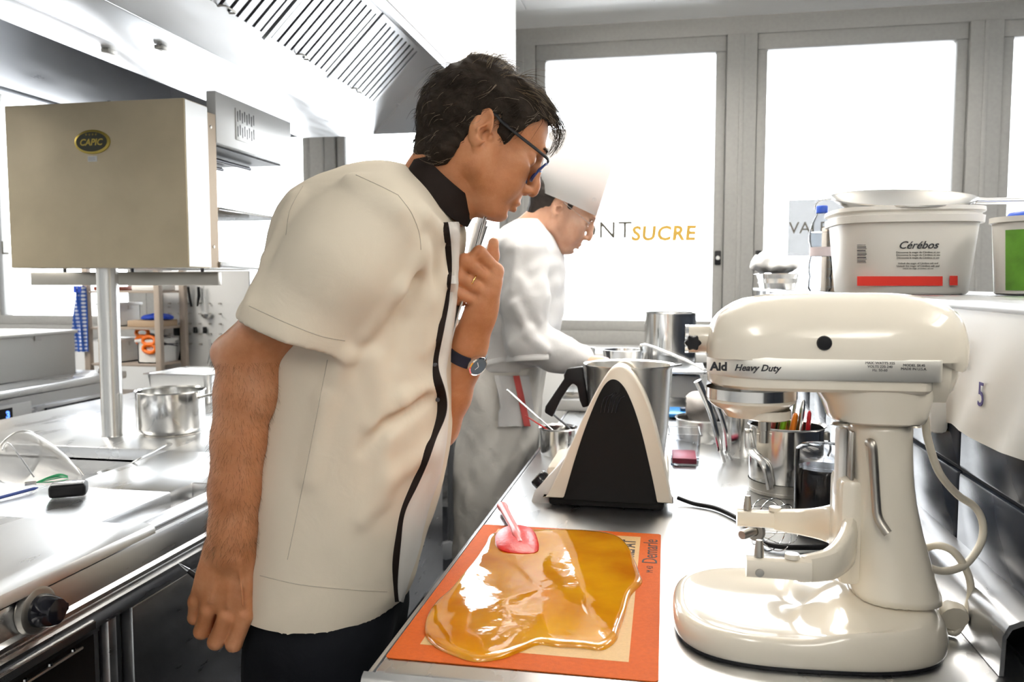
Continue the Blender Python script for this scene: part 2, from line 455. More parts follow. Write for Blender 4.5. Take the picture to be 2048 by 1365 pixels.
# socket box on the tiles behind the mixer
sb = thing('wall_socket', 'grey wall socket box on the tiles behind the mixer', 'socket', (WALL_X - .01, 1.33, 1.14))
mat('grey_plastic', (0.33, 0.34, 0.36), 0.4)
MB().box((WALL_X - .03, 1.287, 1.11), (WALL_X - .003, 1.40, 1.20), bev=.008).build('housing', 'white_plastic', sb)
MB().box((WALL_X - .036, 1.31, 1.12), (WALL_X - .028, 1.39, 1.19), bev=.004).build('cover', 'grey_plastic', sb)
# ================================================================== SILICONE MAT, CARAMEL, SPATULA
mat('mat_orange', (0.58, 0.105, 0.010), 0.6, spec=.2, noise=0.12, nscale=200, bump=0.35, bscale=900)
mat('mat_beige', (0.62, 0.40, 0.17), 0.45, noise=0.10, nscale=300, bump=0.3, bscale=1200)
mat('mat_print', (0.03, 0.02, 0.02), 0.6)
bm_ = thing('baking_mat', 'orange bordered silicone baking mat lying on the worktop', 'baking mat', (-.155, 1.12, WT))
A, B, C_, D = PZ(769, 1325, WT), PZ(962, 1058, WT), PZ(1321, 1066, WT), PZ(1317, 1359, WT)
MX0, MX1, MY0, MY1 = -.313, -.001, .866, 1.392
poly = []
for cx, cy, a0 in ((MX1 - .006, MY1 - .006, 0), (MX0 + .006, MY1 - .006, PI/2), (MX0 + .006, MY0 + .006, PI), (MX1 - .006, MY0 + .006, 1.5*PI)):
    for k in range(5): poly.append((cx + .006*math.cos(a0 + k*PI/8), cy + .006*math.sin(a0 + k*PI/8), WT + .0005))
MB().prism(poly, (0, 0, .0012)).build('border', 'mat_orange', bm_, smooth=False)
bx0, bx1, by0, by1 = MX0 + .03, MX1 - .034, MY0 + .04, MY1 - .022
MB().box((bx0, by0, WT + .0014), (bx1, by1, WT + .00185)).build('centre', 'mat_beige', bm_, smooth=False)
text('lettering', 'Demarle', .034, (-.0165, 1.30, WT + .0019), (0, 1, 0), (-1, 0, 0), 'mat_print', bm_, depth=.0001, spacing=1.0)
text('lettering', 'M 43', .014, (-.0165, 1.215, WT + .0019), (0, 1, 0), (-1, 0, 0), 'mat_print', bm_, depth=.0001)
text('lettering', 'SILPAT', .030, (-.052, 1.305, WT + .002), (0, 1, 0), (-1, 0, 0), 'mat_print', bm_, depth=.0001, bold=.0008)

# caramel: amber syrup poured in a sheet
cm = bpy.data.materials.new('caramel'); cm.use_nodes = True; N, L = nodes_of(cm); b = N['Principled BSDF']
b.inputs['Roughness'].default_value = 0.05; b.inputs['Coat Weight'].default_value = 1.0; b.inputs['Coat Roughness'].default_value = 0.02; b.inputs['IOR'].default_value = 1.5
tc = N.new('ShaderNodeTexCoord'); n1 = N.new('ShaderNodeTexNoise'); n1.inputs['Scale'].default_value = 9; n1.inputs['Detail'].default_value = 4
rp = N.new('ShaderNodeValToRGB'); e = rp.color_ramp.elements
e[0].position = .3; e[0].color = (0.50, 0.16, 0.003, 1); e[1].position = .72; e[1].color = (0.74, 0.36, 0.006, 1)
L.new(tc.outputs['Object'], n1.inputs[0]); L.new(n1.outputs[0], rp.inputs[0]); L.new(rp.outputs[0], b.inputs['Base Color'])
b.inputs['Subsurface Weight'].default_value = .25; b.inputs['Subsurface Radius'].default_value = (.01, .004, .001); b.inputs['Subsurface Scale'].default_value = .5
n2 = N.new('ShaderNodeTexNoise'); n2.inputs['Scale'].default_value = 26; n2.inputs['Detail'].default_value = 3; bp = N.new('ShaderNodeBump'); bp.inputs['Strength'].default_value = .16; bp.inputs['Distance'].default_value = .002
L.new(tc.outputs['Object'], n2.inputs[0]); L.new(n2.outputs[0], bp.inputs['Height']); L.new(bp.outputs[0], b.inputs['Normal']); L.new(bp.outputs[0], b.inputs['Coat Normal'])
MATS['caramel'] = cm
outl = [(850, 1265), (853, 1235), (872, 1205), (900, 1180), (925, 1150), (950, 1120), (970, 1090), (985, 1068), (1040, 1062), (1100, 1060), (1180, 1062), (1232, 1072), (1256, 1092), (1270, 1120), (1281, 1150), (1284, 1165), (1262, 1190), (1252, 1225), (1240, 1258), (1232, 1280), (1205, 1298), (1160, 1294), (1112, 1292), (1077, 1288), (1040, 1302), (1000, 1316), (950, 1321), (905, 1308), (868, 1290)]
ow = spline([PZ(x, y, WT + .004) for x, y in outl], 5, closed=True)
cen = Vector((sum(p.x for p in ow)/len(ow), sum(p.y for p in ow)/len(ow), 0)); base_z = WT + .0019
rings = []
for s_, h in ((1.0, 0.0), (.997, .0022), (.985, .0044), (.965, .0056), (.93, .006), (.85, .0058), (.72, .0056), (.55, .0058), (.38, .0056), (.2, .0058), (.04, .0058)):
    rings.append([(cen.x + (p.x - cen.x)*s_, cen.y + (p.y - cen.y)*s_, base_z + h + (0 if s_ > .96 else .0011*mnoise.noise(Vector((p.x*s_*30, p.y*s_*30, 1.7))))) for p in ow])
car = MB().rings(rings); tag(car.build('caramel_sheet', 'caramel'), 'glossy amber caramel poured in a sheet over the baking mat', 'caramel')

# spatula lying in the caramel
mat('spatula_red', (0.56, 0.014, 0.010), 0.32, bump=.35, bscale=120)
mat('spatula_pink', (0.78, 0.20, 0.20), 0.3)
sp = thing('spatula', 'red silicone spatula with a pink handle resting on the caramel', 'spatula', PZ(1030, 1080, WT + .01))
hA, hB = PZ(1022, 1050, WT + .016), P(1006, 1010, 1.515)
hB = PZ(1004, 1012, WT + .012); hA = PZ(1031, 1062, WT + .0165)
hd = spline([hB, hB.lerp(hA, .3), hB.lerp(hA, .75), hA, hA + (hA - hB)*.30 - Vector((0, 0, .006))], 5)
MB().tube(hd, [.0105 if i < 3 else .0100 - .0022*math.sin(i/len(hd)*PI) - (.004 if i > len(hd) - 4 else 0) for i in range(len(hd))], 12, flat=(1.0, .75)).build('handle', 'spatula_pink', sp)
pb = [PZ(1000, 1098, WT + .010), PZ(991, 1074, WT + .012), PZ(1004, 1058, WT + .014), PZ(1030, 1051, WT + .015), PZ(1062, 1058, WT + .013), PZ(1075, 1080, WT + .011), PZ(1074, 1103, WT + .009), PZ(1038, 1107, WT + .009)]
pb = spline(pb, 4, closed=True); cc = sum(pb, Vector())/len(pb)
MB().rings([[p - Vector((0, 0, .004)) for p in pb], [cc + (p - cc)*1.01 for p in pb], [cc + (p - cc)*.93 + Vector((0, 0, .0025)) for p in pb], [cc + (p - cc)*.4 + Vector((0, 0, .0045)) for p in pb]]).build('blade', 'spatula_red', sp)

# ================================================================== STAND MIXER
mat('cream_enamel', (0.86, 0.795, 0.675), 0.16, coat=.6)
mat('cream_cord', (0.78, 0.72, 0.60), 0.38)
MXY = 1.035
mx_ = thing('stand_mixer', 'cream enamelled bowl-lift stand mixer with a silver trim band', 'mixer', (.19, MXY, WT))
def q(x, y, Y=MXY):
    p = P(x, y, Y); return p.x, p.z
def loftx(tab, n=28, pw=2.6, name='', m='cream_enamel', parent=mx_, cap=True, cy=MXY, sub=0):
    rs = []
    for (xx, zb, zt, w) in tab:
        zc, hh = (zb + zt)/2, (zt - zb)/2; ring = []
        for k in range(n):
            a = 2*PI*k/n; ca, sa = math.cos(a), math.sin(a); f = (abs(ca)**pw + abs(sa)**pw)**(-1/pw)
            ring.append((xx, cy + w*ca*f, zc + hh*sa*f))
        rs.append(ring)
    return MB().rings(rs, cap).build(name, m, parent, sub=sub)
# head shell (x, z from the photo's side view; widths are the real machine's)
hx0, hx1 = q(1412, 700)[0], q(1926, 680)[0]
ztop = q(1650, 585)[1]; zbot = q(1650, 724, MXY - .069)[1]
rs_ = []
for i in range(29):
    t = i/28; x = hx0 + (hx1 - hx0)*(0.5 - .5*math.cos(PI*t)); tt = (x - hx0)/(hx1 - hx0)
    lt = lerp_table([(0, .22), (.008, .40), (.025, .57), (.055, .71), (.10, .83), (.15, .914), (.22, .965), (.30, .99), (.40, 1.0), (.70, 1.0), (.78, .98), (.84, .94), (.91, .857), (.95, .75), (.98, .60), (.995, .42), (1, .28)], tt)[0]
    wt_ = lerp_table([(0, .40), (.008, .56), (.025, .70), (.055, .82), (.10, .91), (.16, .97), (.25, 1.0), (.74, 1.0), (.84, .95), (.91, .86), (.96, .70), (.99, .48), (1, .34)], tt)[0]
    hh = (ztop - zbot)*lt; w = .069*wt_; ring = []
    lowz = zbot - (0 if tt < .86 else (tt - .86)/.14*.022*(1 - ((tt - .86)/.14)**4))
    for k in range(25):
        a = PI*k/24; ca, sa = math.cos(a), math.sin(a); f_ = (abs(ca)**2.5 + abs(sa)**2.5)**(-1/2.5)
        ring.append((x, MXY - w*ca*f_, zbot + hh*sa*f_))
    for k in range(5): ring.append((x, MXY + w*(.9 - .45*k), lowz))
    rs_.append(ring)
MB().rings(rs_).build('head_shell', 'cream_enamel', mx_)
# lower head with trim band
NF = MXY - .069
zb1, zb2, zb3 = q(1600, 722, NF)[1], q(1600, 757, NF)[1], q(1600, 786, NF)[1]
def plan_ring(xa, xb, w, ra, rb, z, n=10, cy=MXY):
    out = []
    for k in range(n + 1):
        a = PI/2 + PI*k/n; out.append((xa + ra + ra*math.cos(a), cy + w*math.sin(a), z))
    for k in range(n + 1):
        a = -PI/2 + PI*k/n; out.append((xb - rb + rb*math.cos(a), cy + w*math.sin(a), z))
    return out
lx0 = q(1414, 740)[0]; lx1 = q(1862, 740)[0]; rx1 = q(1905, 740)[0]
MB().rings([plan_ring(lx0, lx1, .0685, .064, .012, zb1 + .003), plan_ring(lx0 - .0005, lx1, .0695, .064, .012, zb1 + .001), plan_ring(lx0 - .0005, lx1, .0695, .064, .012, zb2), plan_ring(lx0, lx1, .0685, .064, .012, zb2 - .002)]).build('trim_band', mat('trim_steel', (.88, .86, .80), .5, .85), mx_)
MB().rings([plan_ring(lx0 + .002, q(1850, 740)[0], .0655, .060, .02, zb2 + .004), plan_ring(lx0, q(1852, 740)[0], .0665, .062, .02, zb2 - .001), plan_ring(lx0 + .001, q(1852, 740)[0], .066, .061, .02, zb3 + .004), plan_ring(lx0 + .006, q(1848, 740)[0], .062, .058, .02, zb3)]).build('lower_shell', 'cream_enamel', mx_)
MB().rings([plan_ring(q(1820, 740)[0], q(1912, 740)[0], .050, .03, .045, zb1 + .01), plan_ring(q(1820, 740)[0], q(1913, 740)[0], .05, .03, .045, zb2), plan_ring(q(1820, 740)[0], q(1905, 740)[0], .045, .03, .042, zb3), plan_ring(q(1820, 740)[0], q(1880, 740)[0], .035, .03, .03, zb3 - .012)]).build('rear_shell', 'cream_enamel', mx_)
# black side button
bc = P(1649, 687, MXY - .069)
MB().lathe([(0, .003), (.0075, .0025), (.0085, 0), (.0085, -.01)], (bc.x, MXY - .0685, bc.z), 20, rotm('X', PI/2)).build('speed_button', 'black_plastic', mx_)
# attachment hub with its black knob
hz = q(1390, 685)[1]; hxx = q(1412, 685)[0]
MB().lathe([(0, -.0215), (.016, -.0215), (.0175, -.019), (.0175, .02), (.0175, .05)], (hxx - .0245 + .022, MXY, q(1390, 678)[1]), 24, rotm('Y', PI/2)).build('attachment_hub', 'cream_enamel', mx_)
MB().lathe([(.0155, 0), (.0178, 0), (.0178, .004), (.0155, .004)], (hxx - .0255, MXY, q(1390, 678)[1]), 24, rotm('Y', PI/2)).build('hub_ring', 'chrome', mx_)
kb = []
for k in range(36):
    a = 2*PI*k/36; kb.append((.0088 + .0011*math.cos(6*a), a))
kc = Vector((q(1386, 686, MXY - .03)[0], MXY - .02, q(1386, 686, MXY - .03)[1]))
MB().rings([[(kc.x + r*s_*math.cos(a), kc.y + dy, kc.z + r*s_*math.sin(a)) for r, a in kb] for dy, s_ in ((.004, .6), (0, .6), (-.002, 1), (-.014, 1), (-.016, .8))]).build('hub_knob', 'black_plastic', mx_)
# lettering
def face(px, py): p = P(px, py, MXY - .0697); return Vector((p.x, MXY - .0698, p.z))
text('lettering', 'Aid', .0135, face(1421, 734) + Vector((0, .0016, 0)), (1, 0, 0), (0, 0, 1), 'ink', mx_, depth=.0012, align='LEFT', bold=.0006)
text('lettering', 'Heavy Duty', .0105, face(1514, 737), (1, 0, 0), (0, 0, 1), 'ink', mx_, depth=.0003, shear=.3, bold=.00028)
text('lettering', 'MAX. WATTS 325\nVOLTS 220-240\nHz. 50-60', .0040, face(1760, 734), (1, 0, 0), (0, 0, 1), 'ink', mx_, depth=.0002)
text('lettering', 'MODEL 5K45\nMADE IN U.S.A.', .0040, face(1828, 735), (1, 0, 0), (0, 0, 1), 'ink', mx_, depth=.0002)
# planetary
pcx = q(1502, 800)[0]; z0 = q(1500, 787)[1]
zz = lambda y: q(1500, y, MXY - .05)[1]
MB().lathe([(.0545, zz(785)), (.0545, zz(806)), (.052, zz(809))], (pcx, MXY, 0), 40).build('collar', 'steel_polish', mx_)
MB().lathe([(.0, zz(806)), (.0535, zz(806)), (.0535, zz(812)), (.046, zz(824)), (.036, zz(832)), (.030, zz(845)), (.0, zz(846))], (pcx, MXY, 0), 40).build('planetary', 'cream_enamel', mx_)
MB().lathe([(.028, zz(828)), (.0285, zz(845)), (.026, zz(848)), (0, zz(848))], (q(1532, 830)[0], MXY - .01, 0), 24).build('planetary_hub', 'cream_enamel', mx_)
sx = q(1527, 860)[0]
MB().lathe([(0, zz(842)), (.0075, zz(842)), (.0075, zz(872)), (.0062, zz(873)), (.0062, zz(898)), (.0, zz(898))], (sx, MXY - .008, 0), 16).build('beater_shaft', 'steel_dull', mx_)
MB().tube([(sx - .009, MXY - .008, zz(880)), (sx + .009, MXY - .008, zz(880))], .0018, 8).build('beater_pin', 'steel_dull', mx_)
# body between head and column
tabz = []
def oval(z, xa, xb, w, pw=3.0, n=28, cy=MXY):
    cx, hh = (xa + xb)/2, (xb - xa)/2; out = []
    for k in range(n):
        a = 2*PI*k/n; ca, sa = math.cos(a), math.sin(a); f = (abs(ca)**pw + abs(sa)**pw)**(-1/pw)
        out.append((cx + hh*ca*f, cy + w*sa*f, z))
    return out
def zq(y): return q(1750, y, MXY - .045)[1]
def xq(x, y): return q(x, y)[0]
MB().rings([oval(zq(780), xq(1625, 780), xq(1858, 780), .064), oval(zq(795), xq(1632, 795), xq(1857, 795), .063), oval(zq(815), xq(1645, 815), xq(1852, 815), .060), oval(zq(835), xq(1652, 835), xq(1846, 835), .058), oval(zq(846), xq(1655, 846), xq(1842, 846), .057), oval(zq(850), xq(1660, 850), xq(1838, 850), .054)]).build('neck', 'cream_enamel', mx_)
col = [(848, 1690, 1822, .048), (862, 1692, 1818, .046), (900, 1694, 1818, .045), (960, 1697, 1819, .045), (1010, 1699, 1824, .046), (1060, 1700, 1834, .047), (1110, 1700, 1847, .050), (1160, 1699, 1860, .054), (1195, 1697, 1872, .060), (1218, 1692, 1880, .066)]
MB().rings([oval(zq(y), xq(a, y), xq(b, y), w) for y, a, b, w in col]).build('column', 'cream_enamel', mx_, sub=1)
for cxp in (1665, 1800):
    MB().lathe([(0, .002), (.009, .002), (.011, 0), (.0, -.001)], (xq(cxp, 852), MXY - .044, zq(852)), 14).build('hinge_bolt', 'steel_dull', mx_)
# base: dished foot plus raised heel
N_ = 64
def foot(s_, z, pw=2.9):
    xa, xb = .0145, .334; cx, hh = (xa + xb)/2, (xb - xa)/2*s_; out = []
    for k in range(N_):
        a = 2*PI*k/N_; ca, sa = math.cos(a), math.sin(a); f_ = (abs(ca)**pw + abs(sa)**pw)**(-1/pw)
        wd = .119 - .010*(ca*f_)                        # a little narrower at the heel
        out.append((cx + hh*ca*f_, MXY + wd*s_*sa*f_, z))
    return out
def heel(x):    # height gain towards the column
    t = (x - .155)/(.215 - .155); t = max(0, min(1, t)); return t*t*(3 - 2*t)
rg = [foot(.955, WT + .004), foot(.985, WT + .005)]
for s_, z in ((.996, .009), (1.0, .016), (.997, .024), (.985, .031), (.962, .0355), (.93, .037), (.88, .0355), (.80, .031), (.66, .0265), (.48, .024), (.28, .023), (.08, .023)):
    ring = []
    for (x, y, _) in foot(s_, 0):
        u = min(1.0, abs(y - MXY)/.11); h_ = heel(x)
        top = .030 + .030*(1 - u*u)**.5 if s_ < .93 else z + .012*(1 - (s_ - .93)/.07)
        ring.append((x, y, WT + (z*(1 - h_) + max(z, top)*h_ if s_ <= .985 else z)))
    rg.append(ring)
MB().rings(rg).build('base', 'cream_enamel', mx_, sub=1)
MB().rings([foot(.955, WT + .0004), foot(.972, WT + .0006), foot(.976, WT + .0075), foot(.95, WT + .008)]).build('base_gasket', 'black_plastic', mx_)
# bowl lift: bracket, two arms, pins
bz0, bz1 = zq(1190), zq(968)
bxa, bxb = xq(1660, 1080), xq(1705, 1080)
MB().box((bxb - .022, MXY - .035, bz0 + .004), (bxb + .004, MXY + .035, bz1), bev=.008).build('lift_bracket', 'cream_enamel', mx_)
MB().box((xq(1690, 900), MXY - .03, bz1 - .01), (xq(1699, 900), MXY + .03, zq(870)), bev=.003).build('slide_rail', 'steel_dull', mx_)
MB().box((xq(1672, 900), MXY - .012, bz1 - .03), (xq(1692, 900), MXY + .012, zq(868)), bev=.005).build('slide_cover', 'white_plastic', mx_)
for sgn in (-1, 1):
    tip = P(1492, 1136, MXY - .098) if sgn < 0 else P(1474, 1018, MXY + .098)
    ya = MXY + sgn*.098; zc = 1.012
    pth = spline([(bxb - .008, MXY + sgn*.020, zc + .020), (bxb - .018, MXY + sgn*.050, zc + .012), (bxb - .042, MXY + sgn*.082, zc + .003), (bxb - .075, MXY + sgn*.096, zc), (tip.x + .07, ya, zc), (tip.x + .03, ya, zc), (tip.x, ya, zc)], 6)
    rs = []; n = len(pth)
    for i, p in enumerate(pth):
        d = (pth[min(i + 1, n - 1)] - pth[max(i - 1, 0)]).normalized(); sd = Vector((-d.y, d.x, 0)).normalized()
        hh = .022*(1 - i/n)**3 + .0115; ww = .0095; ring = []
        for k in range(16):
            a = 2*PI*k/16; ca, sa = math.cos(a), math.sin(a); f = (abs(ca)**3.5 + abs(sa)**3.5)**(-1/3.5)
            ring.append(p + sd*(ww*ca*f) + Vector((0, 0, hh*sa*f)))
        rs.append(ring)
    arm = MB().rings(rs).build('bowl_arm', 'cream_enamel', mx_)
    MB().lathe([(.0055, 0), (.0052, .006), (.0042, .015), (.0035, .019), (0, .0195)], (tip.x + .014, ya, zc + .012), 16).build('locating_pin', 'steel_dull', arm)
    MB().lathe([(0, .0), (.0085, 0), (.008, .005), (0, .0055)], (tip.x + .05, ya, zc + .0125), 16).build('rest_button', 'cream_enamel', arm)
    if sgn < 0: MB().lathe([(0, .002), (.0045, .0015), (.005, 0)], (tip.x + .014, ya - .0092, zc - .004), 14, rotm('X', PI/2)).build('screw', 'steel_dull', arm)
# lift lever
lv = [P(1738, 886, MXY - .05), P(1744, 890, MXY - .058), P(1747, 920, MXY - .058), P(1752, 1000, MXY - .058), P(1756, 1035, MXY - .06), P(1770, 1060, MXY - .066), P(1776, 1068, MXY - .068)]
MB().tube(spline(lv, 5), .0052, 12).build('lift_lever', 'steel_dull', mx_)
# cord
co = [(1846, 812, 1.045), (1850, 835, 1.045), (1856, 880, 1.05), (1878, 945, 1.06), (1915, 990, 1.08), (1950, 1015, 1.09), (1966, 1050, 1.09), (1960, 1090, 1.08), (1930, 1130, 1.06), (1890, 1143, 1.04), (1858, 1135, 1.03), (1835, 1110, 1.04), (1828, 1080, 1.06), (1822, 1050, 1.09)]
MB().lathe([(.0045, -.006), (.006, -.004), (.006, .006), (.004, .008)], P(1848, 810, 1.045), 12, rotm('Y', .4)).build('cord_grommet', 'black_plastic', mx_)
MB().tube(spline([P(*a) for a in co], 6), .0047, 10).build('cord', 'cream_cord', mx_)
co2 = [(1826, 1130, 1.10), (1838, 1160, 1.09), (1852, 1180, 1.09), (1865, 1165, 1.10), (1850, 1130, 1.10), (1845, 1105, 1.09), (1870, 1092, 1.07), (1905, 1102, 1.06), (1932, 1140, 1.06), (1942, 1185, 1.06), (1928, 1240, 1.05), (1905, 1272, 1.05), (1885, 1285, 1.06)]
MB().tube([Vector((p.x, p.y, max(p.z, WT + .006))) for p in spline([P(*a) for a in co2], 6)], .0047, 10).build('cord', 'cream_cord', mx_)
MB().lathe([(.0, 0), (.016, .001), (.017, .012), (.012, .02), (.006, .03), (.0, .03)], (.352, 1.04, WT + .026), 14, rotm('X', -1.3)).build('plug', 'cream_cord', mx_)

# ================================================================== COOKING PROCESSOR WITH ITS JUG
mat('ivory_plastic', (0.86, 0.79, 0.67), 0.35)
mat('anthracite', (0.009, 0.0085, 0.0085), 0.55, spec=.2)
PY = 1.525
pr = thing('cooking_processor', 'ivory arched food processor base with a black side panel', 'food processor', (-.10, PY + .15, WT))
arch_o = [(1084, 1014), (1098, 985), (1120, 938), (1146, 880), (1166, 836), (1184, 798), (1203, 764), (1220, 741), (1238, 732), (1256, 739), (1274, 760), (1292, 796), (1308, 842), (1322, 898), (1336, 965), (1347, 1026)]
arch_i = [(1122, 1015), (1135, 970), (1152, 912), (1170, 858), (1188, 812), (1203, 780), (1215, 764), (1227, 759), (1240, 765), (1254, 784), (1270, 822), (1284, 868), (1297, 922), (1308, 972), (1318, 1024)]
oo = spline([P(x, y, PY) for x, y in arch_o], 4); ii = spline([P(x, y, PY) for x, y in arch_i], 4)
for p in oo: p.z = max(p.z, WT + .018)
for p in ii: p.z = max(p.z, WT + .018)
# near arch wall: bevelled prism
ctr = Vector((sum(p.x for p in oo)/len(oo), PY, WT + .12))
def shrink(pts, s_, y): return [Vector((ctr.x + (p.x - ctr.x)*s_, y, max(WT + .018, ctr.z + (p.z - ctr.z)*s_))) for p in pts]
MB().rings([shrink(oo, .965, PY), shrink(oo, .985, PY + .002), shrink(oo, 1.0, PY + .010), shrink(oo, 1.0, PY + .055), shrink(oo, .98, PY + .06)]).build('side_arch', 'ivory_plastic', pr)
MB().rings([[p + Vector((0, -.0012, 0)) for p in ii], [p + Vector((0, -.0025, 0)) for p in shrink(ii, .985, PY)], [p + Vector((0, -.0025, 0)) for p in shrink(ii, .5, PY)]]).build('side_panel', 'anthracite', pr)
for k in range(5):
    a = [(1201 + k*7.5, 826), (1203 + k*7.8, 812), (1209 + k*8, 796 - (2 - abs(k - 1.7))*2.5), (1217 + k*8, 786 + (k - 2)**2*1.6)]
    MB().tube([P(x, y, PY - .0026) for x, y in a], .0015, 8).build('vent_slot', 'black_gloss', pr)
MB().rings([shrink(oo, .90, PY + .26), shrink(oo, .94, PY + .255), shrink(oo, .94, PY + .215), shrink(oo, .92, PY + .21)]).build('side_arch', 'ivory_plastic', pr)
bl, br = P(1075, 1020, PY).x, P(1343, 1020, PY).x
MB().box((bl + .01, PY + .05, WT + .018), (br - .005, PY + .23, WT + .07), bev=.01).build('housing', 'ivory_plastic', pr)
MB().box((bl + .02, PY + .012, WT + .002), (br - .014, PY + .24, WT + .02), bev=.006).build('underside', 'anthracite', pr)
for fx in (bl + .035, br - .03):
    for fy in (PY + .03, PY + .22): MB().lathe([(0, 0), (.012, 0), (.012, .006), (0, .006)], (fx, fy, WT), 12).build('foot', 'black_plastic', pr)
pl = [(1070, 1014), (1062, 1004), (1068, 985), (1092, 958), (1118, 930), (1138, 905), (1150, 940), (1120, 1014)]
MB().prism([P(x, y, PY + .03) for x, y in pl], (0, .19, 0)).build('control_panel', 'white_plastic', pr, bevel=.004)
nrm = Vector((-.72, 0, .69)); kc = P(1083, 962, PY + .055)
rk = Matrix((Vector((0, 1, 0)), Vector((.69, 0, .72)), nrm)).transposed()
MB().lathe([(0.0, .014), (.016, .013), (.019, .009), (.019, -.004)], kc, 24, rk).build('selector_knob', 'black_gloss', pr)
for (x, y) in ((1075, 990), (1083, 982), (1076, 1000), (1098, 968), (1090, 975)):
    MB().lathe([(0, .002), (.0035, .0015), (.004, -.003)], P(x, y, PY + .03) + nrm*.001 + Vector((0, .012 if x % 2 else .03, 0)), 10, rk).build('button', 'anthracite', pr)
# power lead of the processor
ld = [P(1340, 998, 1.62), P(1365, 1003, 1.62), P(1400, 1008, 1.58), P(1440, 1024, 1.50)]
ld = [(.03, 1.60, WT + .012), (.06, 1.585, WT + .006), (.10, 1.56, WT + .006), (.135, 1.50, WT + .006), (.16, 1.43, WT + .006), (.165, 1.36, WT + .008), (.19, 1.335, WT + .01), (.23, 1.345, WT + .008), (.275, 1.365, WT + .006), (.31, 1.40, WT + .006), (.345, 1.5, WT + .006)]
tag(MB().tube(spline(ld, 8), .0042, 10).build('power_lead', 'black_plastic'), 'black power lead trailing from the food processor behind the mixer', 'power lead')

jg = thing('steel_jug', 'tall steel mixing jug with a black handle seated in the food processor', 'jug', (-.09, PY + .14, WT + .08))
jc = P(1258, 730, PY + .135); JX, JY = jc.x, PY + .135
zj = lambda y: P(1250, y, JY).z
MB().lathe([(.0, zj(985)), (.055, zj(985)), (.068, zj(960)), (.080, zj(850)), (.0875, zj(735)), (.0925, zj(729)), (.0925, zj(727)), (.0865, zj(730)), (.079, zj(850)), (.066, zj(955)), (.0, zj(975))], (JX, JY, 0), 48).build('bowl', 'steel', jg)
MB().prism([(JX + .083, JY - .012, zj(729)), (JX + .083, JY + .012, zj(729)), (JX + .106, JY, zj(726))], (0, 0, -.004)).build('spout', 'steel', jg)
hp = [(1166, 733), (1135, 737), (1128, 750), (1130, 756), (1112, 782), (1092, 812), (1090, 824), (1106, 834), (1122, 800), (1138, 775), (1146, 766), (1155, 772), (1160, 800), (1166, 815), (1178, 812), (1170, 760)]
MB().prism([P(x, y, JY - .005) - Vector((0, .011, 0)) for x, y in hp], (0, .022, 0)).build('handle', 'black_plastic', jg, bevel=.004)

# ================================================================== LEFT: EXTRACTION HOOD
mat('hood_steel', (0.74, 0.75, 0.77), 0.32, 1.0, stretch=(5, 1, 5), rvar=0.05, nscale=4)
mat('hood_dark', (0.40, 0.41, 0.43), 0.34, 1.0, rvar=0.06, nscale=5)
mat('filter_gap', (0.05, 0.047, 0.042), 0.5, 0.6)
HC, HH, BH = -1.485, .833, .175       # centre, half width, half width of the middle beam
HZ, HY0, HY1 = 2.0, -1.4, 3.55
hood = thing('extraction_hood', 'wide steel island extraction hood hanging above the cooking range', 'extractor hood', (HC, 1.5, HZ))
m = MB().box((HC - BH, HY0, HZ), (HC + BH, HY1, HZ + .05), bev=.004); m.build('middle_beam', 'hood_steel', hood)
MB().box((HC - BH - .0, HY0, HZ - .0012), (HC - .03, HY1 - .3, HZ + .002), bev=.0005).build('beam_cover', 'hood_steel', hood)
for sx in (1, -1):
    T = .62
    a0 = HC + sx*BH; pl = lambda t, o=0.0: (a0 + sx*t, HZ + .002 + t + o)
    # sloping plate, then the vertical outer skirt and its bottom flange
    pts = [pl(0), pl(T), pl(T, .02), pl(0, .02)]
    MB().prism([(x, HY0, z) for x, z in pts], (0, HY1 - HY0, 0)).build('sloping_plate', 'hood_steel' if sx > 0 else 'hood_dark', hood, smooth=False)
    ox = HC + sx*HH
    MB().box((min(ox, ox - sx*.004), HY0, HZ), (max(ox, ox - sx*.004), HY1, CEIL_Z - .002), bev=.001).build('outer_skirt', 'white_paint' if sx > 0 else 'hood_steel', hood)  # worktop-side skirt is steel, coloured white for the light it reflects
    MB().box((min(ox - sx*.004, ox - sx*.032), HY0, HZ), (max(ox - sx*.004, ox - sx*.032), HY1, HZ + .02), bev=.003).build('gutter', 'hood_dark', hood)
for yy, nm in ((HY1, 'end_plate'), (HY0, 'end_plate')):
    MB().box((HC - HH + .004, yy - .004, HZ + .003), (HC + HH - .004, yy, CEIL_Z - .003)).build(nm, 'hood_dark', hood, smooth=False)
for px_, py_ in ((218, 99), (324, 92)):
    p = PZ(px_, py_, HZ)
    MB().box((p.x - .012, p.y - .02, HZ - .012), (p.x + .012, p.y + .02, HZ - .001), bev=.002).build('square_plug', 'steel_dull', hood)
